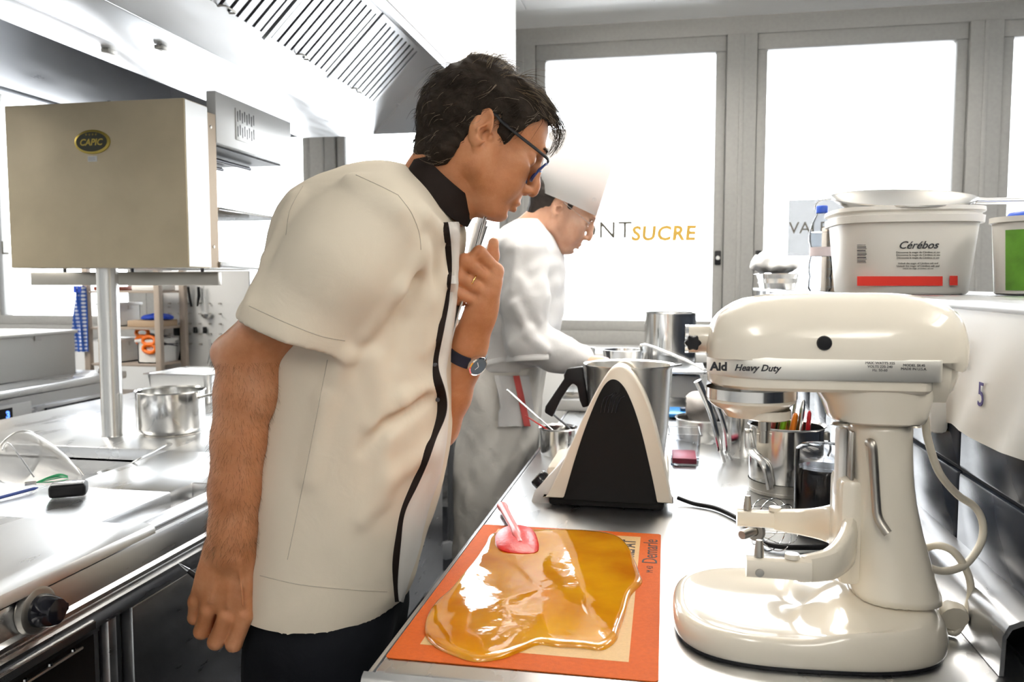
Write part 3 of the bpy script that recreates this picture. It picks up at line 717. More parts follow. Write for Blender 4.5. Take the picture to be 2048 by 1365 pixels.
# removable grease filters on the slope facing the worktop
def slope(t, y, o=0.0):       # point on the slope, o = height off it (towards the room)
    return Vector((HC + BH + t + o*.7071, y, HZ + .002 + t - o*.7071))
names = ['last grease filter of the hood, closest to the windows', 'second grease filter of the hood from the window end', 'third grease filter of the hood from the window end', 'fourth grease filter of the hood from the window end']
for i in range(4):
    y1 = 3.27 - i*.475; y0 = y1 - .455; t0_, t1_ = .085, .30
    gf = thing('grease_filter', names[i], 'grease filter', slope((t0_ + t1_)/2, (y0 + y1)/2), 'grease filters of the hood')
    def quad(ta, tb, ya, yb, o0, o1):
        mm = MB(); c = [slope(ta, ya, o0), slope(tb, ya, o0), slope(tb, yb, o0), slope(ta, yb, o0)]; d = slope(0, 0, o1) - slope(0, 0, o0)
        return mm.prism(c, d)
    quad(t0_, t1_, y0, y1, .001, .006).build('backing', 'filter_gap', gf, smooth=False)
    fr = MB()
    for a in ((t0_, t0_ + .012, y0, y1), (t1_ - .012, t1_, y0, y1), (t0_ + .012, t1_ - .012, y0, y0 + .02), (t0_ + .012, t1_ - .012, y1 - .02, y1)):
        mm = quad(*a, .006, .024); fr.add(mm.v, mm.f)
    fr.build('frame', 'hood_steel', gf, smooth=False)
    n = 9; st = None
    for k in range(n):
        yc = y0 + .02 + (.415)*(k + .5)/n
        if st is None: st = quad(t0_ + .012, t1_ - .012, yc - .0155, yc + .0155, .014, .022).build('slat', 'hood_steel', gf, smooth=False); yc0 = yc
        else:
            q_ = st.copy(); COL.objects.link(q_); q_.location = Vector(st.location) + Vector((0, yc - yc0, 0))
    yh = (y0 + y1)/2
    MB().tube(spline([slope(t0_ + .01, yh - .03, .024), slope(t0_ + .02, yh - .028, .038), slope(t0_ + .02, yh + .028, .038), slope(t0_ + .01, yh + .03, .024)], 5), .0028, 8).build('handle', 'steel_dull', gf)

# ================================================================== COOKING RANGE ISLAND
RX0, RX1, RY0, RY1 = -2.07, -.90, -.6, 3.25
BX0, BX1, BY0, BY1 = -1.90, -1.262, 1.50, 1.875        # sunken basin
rg_ = thing('cooking_range', 'stainless steel cooking range island with a sunken basin and oven', 'cooking range', ((RX0 + RX1)/2, 1.2, 0))
TZ0 = WT - .04
def slab(a, b, name='top_plate'):
    return MB().box((a[0], a[1], TZ0), (b[0], b[1], WT), bev=.004).build(name, 'steel_top', rg_)
slab((RX0, BY1, 0), (RX1 - .0, RY1, 0)); slab((RX0, RY0, 0), (RX1 - .105, BY0, 0))
slab((RX0, BY0 - .002, 0), (BX0, BY1 + .002, 0)); slab((BX1, BY0 - .002, 0), (RX1 - .105, BY1 + .002, 0))
slab((RX1 - .107, 1.575, 0), (RX1, BY1 + .002, 0))
# basin
bs = MB(); zb = WT - .15
for lo, hi in (((BX0, BY0, zb), (BX1, BY1, zb + .003)), ((BX0 - .003, BY0, zb), (BX0, BY1, TZ0 + .01)), ((BX1, BY0, zb), (BX1 + .003, BY1, TZ0 + .01)), ((BX0, BY0 - .003, zb), (BX1, BY0, TZ0 + .01)), ((BX0, BY1, zb), (BX1, BY1 + .003, TZ0 + .01))): bs.box(lo, hi)
bs.build('basin', 'steel', rg_, smooth=False)
# front trough with its rolled rail
MB().box((RX1 - .105, RY0, TZ0 - .02), (RX1 - .004, 1.575, TZ0)).build('trough', 'steel_y', rg_, smooth=False)
MB().tube([(RX1 - .030, RY0, WT - .018), (RX1 - .030, 1.572, WT - .018)], .0175, 20).build('rolled_rail', 'steel_y', rg_)
# front panel with two rounded beads
fp = [(RX1 - .012, .880), (RX1 - .004, .878), (RX1 - .001, .87), (RX1, .834), (RX1 + .007, .829), (RX1 + .007, .822), (RX1 + .001, .816), (RX1 + .001, .812), (RX1 + .008, .808), (RX1 + .008, .800), (RX1 + .003, .794), (RX1 + .003, .776), (RX1 - .012, .776)]
MB().rings([[(x, y, z) for x, z in fp] for y in (RY0, 1.0, 2.0, RY1)]).build('front_panel', 'steel_y', rg_)
# carcass
OY0, OY1 = PX(40, 1365, RX1).y, PX(222, 1300, RX1).y
DY0 = PX(268, 1300, RX1).y
MB().box((RX0 + .01, OY1 + .012, .10), (RX1 - .03, RY1 - .01, TZ0 - .02)).build('carcass', 'steel_y', rg_, smooth=False)
MB().box((RX0 + .01, RY0 + .01, .10), (RX1 - .5, OY1 + .01, TZ0 - .02)).build('carcass', 'dark_steel', rg_, smooth=False)
MB().box((RX0 + .05, RY0 + .05, 0), (RX1 - .08, RY1 - .05, .10)).build('plinth', 'dark_steel', rg_, smooth=False)
MB().box((RX1 - .02, OY1 + .001, .12), (RX1 - .004, OY1 + .022, .775), bev=.003).build('door_post', 'steel_y', rg_)
MB().box((RX1 - .06, OY1 + .022, .12), (RX1 - .024, DY0, .775)).build('shadow_gap', 'black_plastic', rg_, smooth=False)
for a, b in ((DY0, 2.0), (2.006, 2.62), (2.626, 3.22)):
    d_ = MB().box((RX1 - .026, a + .002, .12), (RX1 - .002, b, .772), bev=.003).build('door', 'steel_y', rg_)
# oven opening (door folded down): lining, guide rail, floor plate in warm terracotta enamel
mat('oven_enamel', (0.012, 0.011, 0.011), 0.35)
mat('terracotta', (0.35, 0.09, 0.03), 0.5)
MB().box((RX1 - .5, RY0 + .02, .28), (RX1 - .02, OY1 - .001, .30)).build('oven_floor', 'terracotta', rg_, smooth=False)
MB().box((RX1 - .5, RY0 + .02, .755), (RX1 - .02, OY1 - .001, .772)).build('oven_roof', 'oven_enamel', rg_, smooth=False)
MB().box((RX1 - .5, OY1 - .012, .30), (RX1 - .022, OY1 - .001, .755)).build('oven_side', 'oven_enamel', rg_, smooth=False)
MB().box((RX1 - .498, RY0 + .02, .30), (RX1 - .49, OY1 - .012, .755)).build('oven_back', 'oven_enamel', rg_, smooth=False)
MB().tube([(RX1 - .03, RY0 + .1, .738), (RX1 - .03, OY1 - .03, .738)], .003, 8).build('oven_seal', 'steel_dull', rg_)
for k in range(6):
    y = OY1 - .05 - k*.05; MB().lathe([(0, .006), (.0035, .004), (.004, 0)], (RX1 - .03, y, .741), 8).build('seal_clip', 'chrome', rg_)
lp = [(RX1 + .0035, OY1 - .04 - .55, .7775), (RX1 + .0035, OY1 - .04, .7775), (RX1 + .0035, OY1 - .04, .7895), (RX1 + .0035, OY1 - .59, .7895)]
MB().prism(lp, (.0018, 0, 0)).build('data_strip', 'steel', rg_, smooth=False)
# control knob
def knob(px_, py_):
    kp = PX(px_, py_, RX1 + .02); ax = rotm('Y', PI/2)
    k = MB().lathe([(.0, .0), (.034, .0), (.036, .004), (.034, .012), (.030, .014), (0, .014)], (RX1 + .0, kp.y, kp.z), 32, ax).build('knob', 'steel_dull', rg_)
    prof = []
    for j in range(32):
        a = 2*PI*j/32; prof.append((.0225 if not (abs(math.sin(a)) < .25 and math.cos(a) > 0) else .027, a))
    MB().rings([[(RX1 + dx, kp.y + r*s_*math.cos(a), kp.z + r*s_*math.sin(a)) for r, a in prof] for dx, s_ in ((.013, 1.06), (.02, 1.06), (.036, .95), (.043, .82), (.044, .5))]).build('grip', 'black_gloss', k)
knob(88, 1222); knob(-110, 1330)

# steel cover plate lying over the front of the range
cy1 = PX(302, 1035, RX1 + .004).y
cp = [(RX1 - .42, WT + .002), (RX1 - .05, WT + .002), (RX1 - .028, WT + .0085), (RX1 + .006, WT + .004), (RX1 + .012, WT - .004), (RX1 + .012, WT - .012), (RX1 + .010, WT - .012), (RX1 + .009, WT - .001), (RX1 - .03, WT + .0062), (RX1 - .052, WT + .0005), (RX1 - .42, WT + .0005)]
tag(MB().rings([[(x, y, z) for x, z in cp] for y in (RY0, .6, cy1)]).build('cover_plate', 'steel_top'), 'pale steel cover plate laid along the front edge of the range', 'cover plate')

# ================================================================== SALAMANDER GRILL ON ITS POST
mat('salamander_side', (0.72, 0.615, 0.43), 0.42, 0.2, noise=0.12, nscale=7, rvar=0.08)
mat('salamander_white', (0.80, 0.80, 0.79), 0.35, .3)
mat('brass', (0.42, 0.32, 0.08), 0.3, 0.9)
mat('badge_black', (0.03, 0.03, 0.015), 0.35)
mat('brown_steel', (0.20, 0.15, 0.10), 0.4, 0.7)
SY = 1.95
a, b_ = P(8, 213, SY), P(372, 533, SY)
SX0, SX1 = a.x, P(372, 360, SY).x; SZ0 = P(200, 536, SY).z; SZ1 = P(200, 203, SY).z
SYF = PX(585, 300, SX1).y
sal = thing('salamander_grill', 'beige sided salamander grill with an oval badge on a steel post', 'salamander grill', ((SX0 + SX1)/2, 2.03, WT))
yg1, yg2 = PX(418, 360, SX1).y, PX(438, 360, SX1).y
MB().box((SX0, SY, SZ0), (SX1, yg1, SZ1), bev=.003).build('side_casing', 'salamander_side', sal)
MB().box((SX1 - .0005, SY + .004, SZ0 + .003), (SX1 + .0012, yg1 - .002, SZ1 - .003)).build('side_cover', 'salamander_white', sal, smooth=False)
MB().box((SX0 + .02, yg1, SZ0 + .002), (SX1 - .006, yg2, SZ1 - .012)).build('lift_column', 'brown_steel', sal, smooth=False)
for zz_ in (SZ0 + .06, SZ1 - .05): MB().lathe([(0, .002), (.004, .0015), (.005, 0)], (SX1 - .006, (yg1 + yg2)/2, zz_), 10, rotm('Y', PI/2)).build('screw', 'steel_dull', sal)
zt0 = PX(450, 290, SX1).z
MB().box((SX0 + .03, yg2, zt0), (SX1 - .034, SYF, SZ1 - .012), bev=.003).build('heating_housing', 'salamander_white', sal)
MB().box((SX1 - .034, yg2, zt0), (SX1 - .004, SYF, PX(470, 196, SX1).z), bev=.003).build('front_cover', 'salamander_white', sal)
MB().box((SX0 + .06, yg2 + .02, zt0 - .004), (SX1 - .03, SYF - .03, zt0 + .002)).build('heating_plate', 'black_plastic', sal, smooth=False)
for k in range(4):
    x_ = SX0 + .11 + k*.1
    MB().tube([(x_, yg2 + .03, zt0 - .014), (x_, SYF - .05, zt0 - .014)], .006, 10).build('heating_element', 'dark_steel', sal)
MB().box((SX0 + .03, yg2, SZ0 + .002), (SX1, SYF, SZ0 + .02), bev=.003).build('base_tray', 'steel', sal)
MB().box((SX0 + .03, yg2, SZ0 + .02), (SX0 + .034, SYF, zt0)).build('rear_panel', 'salamander_white', sal, smooth=False)
gr = MB()
for k in range(12): gr.tube([(SX0 + .05, yg2 + .03 + k*(SYF - yg2 - .06)/11, SZ0 + .17), (SX1 - .01, yg2 + .03 + k*(SYF - yg2 - .06)/11, SZ0 + .17)], .0025, 6)
for x_ in (SX0 + .05, SX1 - .01): gr.tube([(x_, yg2 + .01, SZ0 + .17), (x_, SYF - .01, SZ0 + .17)], .004, 8)
gr.build('grill_rack', 'chrome', sal)
# vent plate with slots
v0, v1 = PX(472, 215, SX1), PX(512, 285, SX1)
zv0, zv1 = PX(476, 280, SX1).z, PX(476, 217, SX1).z
MB().box((SX1 - .005, v0.y, zv0), (SX1 - .001, v1.y, zv1), bev=.001).build('vent_plate', 'salamander_white', sal)
for k in range(8):
    yy = v0.y + .010 + k*(v1.y - v0.y - .02)/7; o = .006 if k % 2 else 0
    for j in range(2):
        za = zv0 + .01 + j*(zv1 - zv0)*.47 + o
        MB().box((SX1 - .0015, yy - .002, za), (SX1 - .0003, yy + .002, za + (zv1 - zv0)*.33), bev=.0004).build('vent_slot', 'black_plastic', sal)
# badge
bc = P(184, 284, SY - .002); ax = rotm('X', PI/2)
bd = MB().lathe([(0, .004), (.046, .004), (.053, .0025), (.054, 0)], (bc.x, SY, bc.z), 40, ax, sx=1.0, sy=.60).build('badge', 'brass', sal)
MB().lathe([(0, .0046), (.046, .0046), (.0465, .003)], (bc.x, SY, bc.z), 40, ax, sx=1.0, sy=.56).build('badge_field', 'badge_black', bd)
text('badge_lettering', 'CAPIC', .024, (bc.x - .002, SY - .0049, bc.z - .002), (1, 0, 0), (0, 0, 1), 'brass', bd, shear=.25, bold=.0006, depth=.0004)
text('badge_lettering', '* * * *', .014, (bc.x, SY - .0049, bc.z + .016), (1, 0, 0), (0, 0, 1), 'brass', bd, depth=.0004)
st_ = P(185, 318, SY); MB().box((st_.x - .014, SY - .0006, st_.z - .0075), (st_.x + .014, SY - .0001, st_.z + .0075)).build('sticker', 'paper', sal, smooth=False)
for dz in (.003, 0, -.003): MB().box((st_.x - .011, SY - .0009, st_.z + dz - .0006), (st_.x + .009, SY - .0006, st_.z + dz + .0006)).build('sticker_line', 'pale_grey_print', sal, smooth=False)
# post and bracket
pb_ = PZ(226, 872, WT); pt_x = P(222, 560, pb_.y).x
MB().lathe([(.030, WT), (.0285, WT + .004), (.0285, SZ0)], (pb_.x, pb_.y, 0), 28).build('post', 'steel', sal)
ba, bb = P(66, 560, 2.14), P(440, 560, 2.14)
MB().box((ba.x, 2.13, P(100, 571, 2.13).z), (bb.x, 2.15, P(100, 545, 2.13).z), bev=.002).build('bracket_bar', 'steel_dull', sal)
for x_ in (130, 265, 405):
    p = P(x_, 545, 2.14); MB().tube([(p.x, 2.14, p.z - .005), (p.x, 2.14, SZ0 + .005)], .005, 8).build('bracket_bolt', 'dark_steel', sal)

# ================================================================== THINGS ON THE RANGE
# saucepan
sc_ = PZ(322, 872, WT); SCX, SCY = sc_.x, sc_.y + .05
r_ = .093
zp = P(320, 792, SCY - r_).z
pan = thing('saucepan', 'stainless steel saucepan standing by the salamander post', 'saucepan', (SCX, SCY, WT))
hgt = .125
MB().lathe([(0, WT + .003), (.080, WT + .003), (.088, WT + .008), (r_, WT + .02), (r_, WT + hgt - .004), (r_ + .005, WT + hgt), (r_ + .003, WT + hgt + .001), (r_ - .0018, WT + hgt - .003), (r_ - .0018, WT + .022), (.085, WT + .010), (0, WT + .006)], (SCX, SCY, 0), 48).build('pot', 'steel_polish', pan)
MB().lathe([(0, WT), (.082, WT), (.083, WT + .004), (0, WT + .004)], (SCX, SCY, 0), 40).build('base_disc', 'steel_dull', pan)
MB().tube(spline([(SCX + r_ - .002, SCY + .0, WT + .105), (SCX + r_ + .03, SCY + .02, WT + .112), (SCX + r_ + .12, SCY + .07, WT + .125), (SCX + r_ + .17, SCY + .1, WT + .13)], 5), .007, 10, flat=(1.5, .6)).build('handle', 'steel', pan)
# gastronorm tray further back
gx0, gx1 = P(296, 740, 2.75).x, P(372, 740, 2.75).x
def gn_pan(name, label, x0, x1, y0, y1, z0, z1, lip=.012, m='steel', rim='steel_polish'):
    t = thing(name, label, 'steel container', ((x0 + x1)/2, (y0 + y1)/2, z0)); ins = .012
    def rr(xa, xb, ya, yb, z, r=.02, n=5):
        o = []
        for cx, cy, a0 in ((xb - r, yb - r, 0), (xa + r, yb - r, PI/2), (xa + r, ya + r, PI), (xb - r, ya + r, 1.5*PI)):
            for k in range(n): o.append((cx + r*math.cos(a0 + k*PI/2/(n - 1)), cy + r*math.sin(a0 + k*PI/2/(n - 1)), z))
        return o
    MB().rings([rr(x0 + ins, x1 - ins, y0 + ins, y1 - ins, z0 + .001), rr(x0 + ins*.8, x1 - ins*.8, y0 + ins*.8, y1 - ins*.8, z0 + .006), rr(x0, x1, y0, y1, z1)], cap=True).build('pan', m, t)
    MB().rings([rr(x0 - lip, x1 + lip, y0 - lip, y1 + lip, z1 + .001), rr(x0 - lip, x1 + lip, y0 - lip, y1 + lip, z1 + .003), rr(x0 + .003, x1 - .003, y0 + .003, y1 - .003, z1 + .003), rr(x0 + .003, x1 - .003, y0 + .003, y1 - .003, z1 - .03)], cap=False).build('rim', rim, t)
    return t
gn_pan('gastronorm_container', 'small deep steel container at the far end of the range', -1.83, -1.58, 2.60, 2.86, WT, WT + .105)
# conical sieve leaning in the basin
mesh_m = bpy.data.materials.new('fine_mesh'); mesh_m.use_nodes = True; N, L = nodes_of(mesh_m); out = N['Material Output']; b = N['Principled BSDF']
b.inputs['Base Color'].default_value = (.75, .74, .72, 1); b.inputs['Metallic'].default_value = 1; b.inputs['Roughness'].default_value = .4
tr = N.new('ShaderNodeBsdfTransparent'); mxn = N.new('ShaderNodeMixShader'); mxn.inputs[0].default_value = .5
L.new(tr.outputs[0], mxn.inputs[1]); L.new(b.outputs[0], mxn.inputs[2]); L.new(mxn.outputs[0], out.inputs[0]); MATS['fine_mesh'] = mesh_m
sv = thing('conical_sieve', 'fine wire mesh conical sieve leaning over the basin', 'sieve', PZ(80, 950, WT))
Yv = 1.60
cpt = P(36, 915, Yv); tip = P(160, 955, Yv - .02)
axv = (tip - cpt).normalized(); u_, v_, d_ = frame_from(axv)
rs = []
Lc = (tip - cpt).length
for s_, rr_ in ((0, .062), (.15, .060), (.4, .050), (.65, .036), (.85, .020), (1.0, .006)):
    rs.append([cpt + axv*(Lc*s_) + u_*(rr_*math.cos(2*PI*k/28)) + v_*(rr_*math.sin(2*PI*k/28)) for k in range(28)])
MB().rings(rs, cap=False).build('mesh_cone', 'fine_mesh', sv)
MB().tube(rs[0], .0022, 8, closed=True).build('rim', 'steel', sv)
g1 = spline([P(5, 900, Yv - .06), P(18, 884, Yv - .03), P(45, 878, Yv), P(80, 890, Yv + .01), P(120, 915, Yv + .01), P(155, 936, Yv), P(168, 952, Yv - .02)], 5)
MB().tube(g1, .0016, 8).build('guard_wire', 'steel', sv)
g2 = spline([P(2, 905, Yv - .05), P(15, 886, Yv - .06), P(40, 915, Yv - .075), P(68, 955, Yv - .085)], 5)
MB().tube(g2, .0016, 8).build('guard_wire', 'steel', sv)
# green wire whisk head, black box, blue pen, spoon
mat('green_silicone', (0.03, 0.42, 0.17), 0.35)
gw = thing('green_whisk', 'green silicone coated whisk lying by the sieve', 'whisk', PZ(100, 960, WT + .01))
c0 = PZ(72, 966, WT + .012); c1 = PZ(135, 958, WT + .012); dv = (c1 - c0); sdv = Vector((-dv.y, dv.x, 0)).normalized()
for k in range(7):
    w_ = (k - 3)/3*.022; zz_ = .012*math.cos((k - 3)/3*1.4)
    MB().tube(spline([c0, c0 + dv*.35 + sdv*w_*.7 + Vector((0, 0, zz_*.6)), c0 + dv*.75 + sdv*w_ + Vector((0, 0, zz_)), c0 + dv*1.0 + sdv*w_*.4 + Vector((0, 0, zz_*.5))], 5), .0012, 6).build('wire', 'green_silicone', gw)
MB().tube([c0, c0 - dv*.35], [.004, .005], 10).build('handle', 'steel', gw)
bxp = PZ(122, 1000, WT)
mat('phone_glass', (.55, .56, .58), .08, coat=1)
sb_ = thing('kitchen_timer', 'small black box with a shiny pale top on the cover plate', 'kitchen timer', (bxp.x, bxp.y + .02, WT + .002))
R_ = rotm('Z', .55); p0 = Vector((bxp.x, bxp.y + .022, WT + .003))
MB().box(p0 + Vector((-.034, -.022, 0)), p0 + Vector((.034, .022, .026)), bev=.007, seg=3, rot=R_).build('case', 'black_plastic', sb_)
MB().box(p0 + Vector((-.029, -.017, .0255)), p0 + Vector((.029, .017, .0275)), bev=.0009, rot=R_).build('screen', 'phone_glass', sb_)
mat('blue_plastic', (0.02, 0.06, 0.30), 0.35)
tag(MB().tube([PZ(-60, 1012, WT + .005), PZ(68, 978, WT + .006), PZ(76, 976, WT + .006)], [.0035, .0035, .001], 10).build('blue_pen', 'blue_plastic'), 'slim dark blue pen lying beside the basin', 'pen')
ladl = thing('serving_spoon', 'steel serving spoon with its handle on the basin edge', 'spoon', PZ(300, 905, WT))
hnd = spline([PZ(338, 890, WT + .018), PZ(328, 892, WT + .016), PZ(300, 908, WT + .010), PZ(272, 922, WT + .006), PZ(240, 940, WT - .03)], 5)
MB().tube(hnd, [.004 + .006*math.exp(-((i - 1.5)/6)**2) for i in range(len(hnd))], 10, flat=(1.3, .5)).build('handle', 'steel', ladl)
bw = hnd[-1]
MB().lathe([(0, -.012), (.015, -.010), (.024, -.003), (.026, .002), (.024, .002), (.014, -.006), (0, -.009)], bw + Vector((-.02, -.015, -.004)), 20).build('bowl', 'steel', ladl)

# ================================================================== SCULPTING TOOLKIT (signed distance fields -> surface nets)
class Field:
    def __init__(s, lo, hi, h, fine=()):
        """box lo..hi with cell size h; fine: (axis, a, b, h2) ranges with a smaller step"""
        s.ax = []
        for a in range(3):
            segs = [(lo[a], hi[a], h)]
            for (fa, p, q_, h2) in fine:
                if fa == a:
                    new = []
                    for (u, v, hh) in segs:
                        if q_ <= u or p >= v: new.append((u, v, hh)); continue
                        if p > u: new.append((u, p, hh))
                        new.append((max(p, u), min(q_, v), h2))
                        if q_ < v: new.append((q_, v, hh))
                    segs = new
            pts = []
            for (u, v, hh) in segs:
                n = max(1, int(round((v - u)/hh))); pts += list(u + (v - u)*np.arange(n)/n)
            pts.append(hi[a]); s.ax.append(np.array(pts, np.float32))
        s.F = np.full([len(a) for a in s.ax], 1.0, np.float32)
        s.R = np.eye(3); s.t = np.zeros(3)
    def frame(s, R=None, t=None):
        s.R = np.eye(3) if R is None else np.array(R); s.t = np.zeros(3) if t is None else np.array(t)
    def block(s, c, rad):
        c = s.R @ np.array(c, float) + s.t; sl = []
        for a in range(3):
            i0 = int(np.searchsorted(s.ax[a], c[a] - rad)); i1 = int(np.searchsorted(s.ax[a], c[a] + rad))
            if i1 - i0 < 2: return None
            sl.append(slice(i0, i1))
        X, Y, Z = np.meshgrid(s.ax[0][sl[0]] - s.t[0], s.ax[1][sl[1]] - s.t[1], s.ax[2][sl[2]] - s.t[2], indexing='ij', sparse=True)
        R = s.R.astype(np.float32)
        return tuple(sl), (R[0, 0]*X + R[1, 0]*Y + R[2, 0]*Z, R[0, 1]*X + R[1, 1]*Y + R[2, 1]*Z, R[0, 2]*X + R[1, 2]*Y + R[2, 2]*Z)
    def comb(s, sl, d, k, op):
        F = s.F[sl]
        if op == 'sub': d = -d
        if op == 'add':
            if k > 0:
                h = np.clip(.5 + .5*(F - d)/k, 0, 1); s.F[sl] = F*(1 - h) + d*h - k*h*(1 - h)
            else: s.F[sl] = np.minimum(F, d)
        else:
            if k > 0:
                h = np.clip(.5 - .5*(F - d)/k, 0, 1); s.F[sl] = F*(1 - h) + d*h + k*h*(1 - h)
            else: s.F[sl] = np.maximum(F, d)
    def ell(s, c, r, k=.01, rot=None, op='add'):
        m = max(r)
        b = s.block(c, m*1.05 + .03 + k)
        if b is None: return s
        sl, (x, y, z) = b; x = x - c[0]; y = y - c[1]; z = z - c[2]
        if rot is not None:
            A = np.array(rot); x, y, z = (A[0, 0]*x + A[1, 0]*y + A[2, 0]*z, A[0, 1]*x + A[1, 1]*y + A[2, 1]*z, A[0, 2]*x + A[1, 2]*y + A[2, 2]*z)
        k0 = np.sqrt((x/r[0])**2 + (y/r[1])**2 + (z/r[2])**2); k1 = np.sqrt((x/r[0]**2)**2 + (y/r[1]**2)**2 + (z/r[2]**2)**2) + 1e-9
        s.comb(sl, (k0*(k0 - 1)/k1).astype(np.float32), k, op); return s
    def cone(s, a, b, ra, rb, k=.01, op='add', flat=None):
        """round cone a->b; flat=(unit vector, factor): thickness along that vector is scaled by factor"""
        a = np.array(a, float); b = np.array(b, float); c = (a + b)/2; L_ = np.linalg.norm(b - a)
        bl = s.block(c, L_/2 + max(ra, rb)*1.05 + .03 + k)
        if bl is None: return s
        sl, (x, y, z) = bl; d = b - a
        px, py, pz = x - a[0], y - a[1], z - a[2]
        h = np.clip((px*d[0] + py*d[1] + pz*d[2])/max(L_*L_, 1e-12), 0, 1)
        qx, qy, qz = px - h*d[0], py - h*d[1], pz - h*d[2]
        r = ra + h*(rb - ra)
        if flat is not None:
            n = np.array(flat[0], float); n /= np.linalg.norm(n); f = flat[1]
            w = qx*n[0] + qy*n[1] + qz*n[2]; e = (1/f - 1)*w
            qx, qy, qz = qx + e*n[0], qy + e*n[1], qz + e*n[2]
        D = np.sqrt(qx*qx + qy*qy + qz*qz) - r
        if flat is not None and flat[1] < 1: D = D*(.5 + .5*flat[1])
        s.comb(sl, D.astype(np.float32), k, op); return s
    def chain(s, pts, k=.008, flat=None, op='add'):
        for (a, ra), (b, rb) in zip(pts, pts[1:]): s.cone(a, b, ra, rb, k, op, flat)
        return s
    def slices(s, tab, k=.0, pw=2.3, op='add', tilt=0.0):
        """stack of horizontal super-ellipses: rows (z, cx, cy, rx, ry) sorted by z"""
        tab = sorted(tab); zs = s.ax[2]; i0, i1 = int(np.searchsorted(zs, tab[0][0])), int(np.searchsorted(zs, tab[-1][0]))
        T = np.array(tab); zz = zs[i0:i1]
        def sm(col):                                  # smooth (Catmull-Rom like) interpolation
            u = np.interp(zz, T[:, 0], np.arange(len(T))); i = np.clip(u.astype(int), 0, len(T) - 2); t = u - i
            c = T[:, col]; g = np.gradient(c)
            return (2*t**3 - 3*t**2 + 1)*c[i] + (t**3 - 2*t**2 + t)*g[i] + (-2*t**3 + 3*t**2)*c[i + 1] + (t**3 - t**2)*g[i + 1]
        cx, cy, rx, ry = [sm(i).astype(np.float32)[None, None, :] for i in (1, 2, 3, 4)]
        X = s.ax[0][:, None, None]; Y = s.ax[1][None, :, None]
        u = np.abs(X - cx)/rx; v = np.abs(Y - cy)/ry
        D = ((u**pw + v**pw)**(1/pw) - 1)*np.minimum(rx, ry)
        D = np.broadcast_to(D, s.F[:, :, i0:i1].shape)
        s.comb((slice(None), slice(None), slice(i0, i1)), np.ascontiguousarray(D), k, op); return s
    def wrinkle(s, amp, scale, seed=0, dirv=(1, 1, 1), lo=None, hi=None):
        """add smooth pseudo-noise near the surface"""
        band = np.argwhere(np.abs(s.F) < amp*2 + .006)
        p = np.stack([s.ax[a][band[:, a]] for a in range(3)], 1)
        if lo is not None:
            ok = np.all((p > np.array(lo)) & (p < np.array(hi)), 1); band = band[ok]; p = p[ok]
        rs = np.random.RandomState(seed); acc = np.zeros(len(p))
        q_ = p*np.array(dirv)
        for o in range(6):
            w = rs.normal(size=3); w *= scale*(1 + .5*o)/np.linalg.norm(w); v = rs.normal(size=3)*scale*.5
            acc += np.sin(q_ @ w + 1.7*np.sin(q_ @ v + rs.rand()*6) + rs.rand()*6)/(1 + .5*o)
        s.F[band[:, 0], band[:, 1], band[:, 2]] += (amp*acc/2.2).astype(np.float32); return s
    def mesh(s, smooth=2, lam=.5):
        F = s.F; S = F < 0
        n = S.shape
        c = np.zeros([a - 1 for a in n], np.int8)
        for i in (0, 1):
            for j in (0, 1):
                for k in (0, 1): c += S[i:n[0] - 1 + i, j:n[1] - 1 + j, k:n[2] - 1 + k]
        act = np.argwhere((c > 0) & (c < 8)); idm = np.full(c.shape, -1, np.int32); idm[act[:, 0], act[:, 1], act[:, 2]] = np.arange(len(act))
        val = {}
        for i in (0, 1):
            for j in (0, 1):
                for k in (0, 1): val[i, j, k] = F[act[:, 0] + i, act[:, 1] + j, act[:, 2] + k]
        pos = np.zeros((len(act), 3)); cnt = np.zeros(len(act))
        for (a, b) in [((0, 0, 0), (1, 0, 0)), ((0, 1, 0), (1, 1, 0)), ((0, 0, 1), (1, 0, 1)), ((0, 1, 1), (1, 1, 1)), ((0, 0, 0), (0, 1, 0)), ((1, 0, 0), (1, 1, 0)), ((0, 0, 1), (0, 1, 1)), ((1, 0, 1), (1, 1, 1)), ((0, 0, 0), (0, 0, 1)), ((1, 0, 0), (1, 0, 1)), ((0, 1, 0), (0, 1, 1)), ((1, 1, 0), (1, 1, 1))]:
            fa, fb = val[a], val[b]; m = (fa < 0) != (fb < 0); t = np.where(m, fa/np.where(m, fa - fb, 1), 0)
            for d in range(3): pos[:, d] += np.where(m, a[d] + t*(b[d] - a[d]), 0)
            cnt += m
        pos = act + pos/cnt[:, None]
        P_ = np.stack([np.interp(pos[:, d], np.arange(n[d]), s.ax[d]) for d in range(3)], 1)
        Q = []
        for d in range(3):
            e1, e2 = [(1, 2), (2, 0), (0, 1)][d]
            A = [slice(None)]*3; B = [slice(None)]*3; A[d] = slice(0, n[d] - 1); B[d] = slice(1, n[d])
            e = np.argwhere(S[tuple(A)] != S[tuple(B)])
            ok = (e[:, e1] > 0) & (e[:, e2] > 0) & (e[:, e1] < n[e1] - 1) & (e[:, e2] < n[e2] - 1); e = e[ok]
            fl = S[tuple(A)][e[:, 0], e[:, 1], e[:, 2]]
            def cell(o1, o2):
                g = e.copy(); g[:, e1] -= o1; g[:, e2] -= o2; return idm[g[:, 0], g[:, 1], g[:, 2]]
            q_ = np.stack([cell(1, 1), cell(0, 1), cell(0, 0), cell(1, 0)], 1)
            q_[~fl] = q_[~fl][:, ::-1]; Q.append(q_)
        Q = np.concatenate(Q); Q = Q[(Q >= 0).all(1)]
        E = np.concatenate([Q[:, [0, 1]], Q[:, [1, 2]], Q[:, [2, 3]], Q[:, [3, 0]]])
        deg = np.bincount(E.ravel(), minlength=len(P_))[:, None]
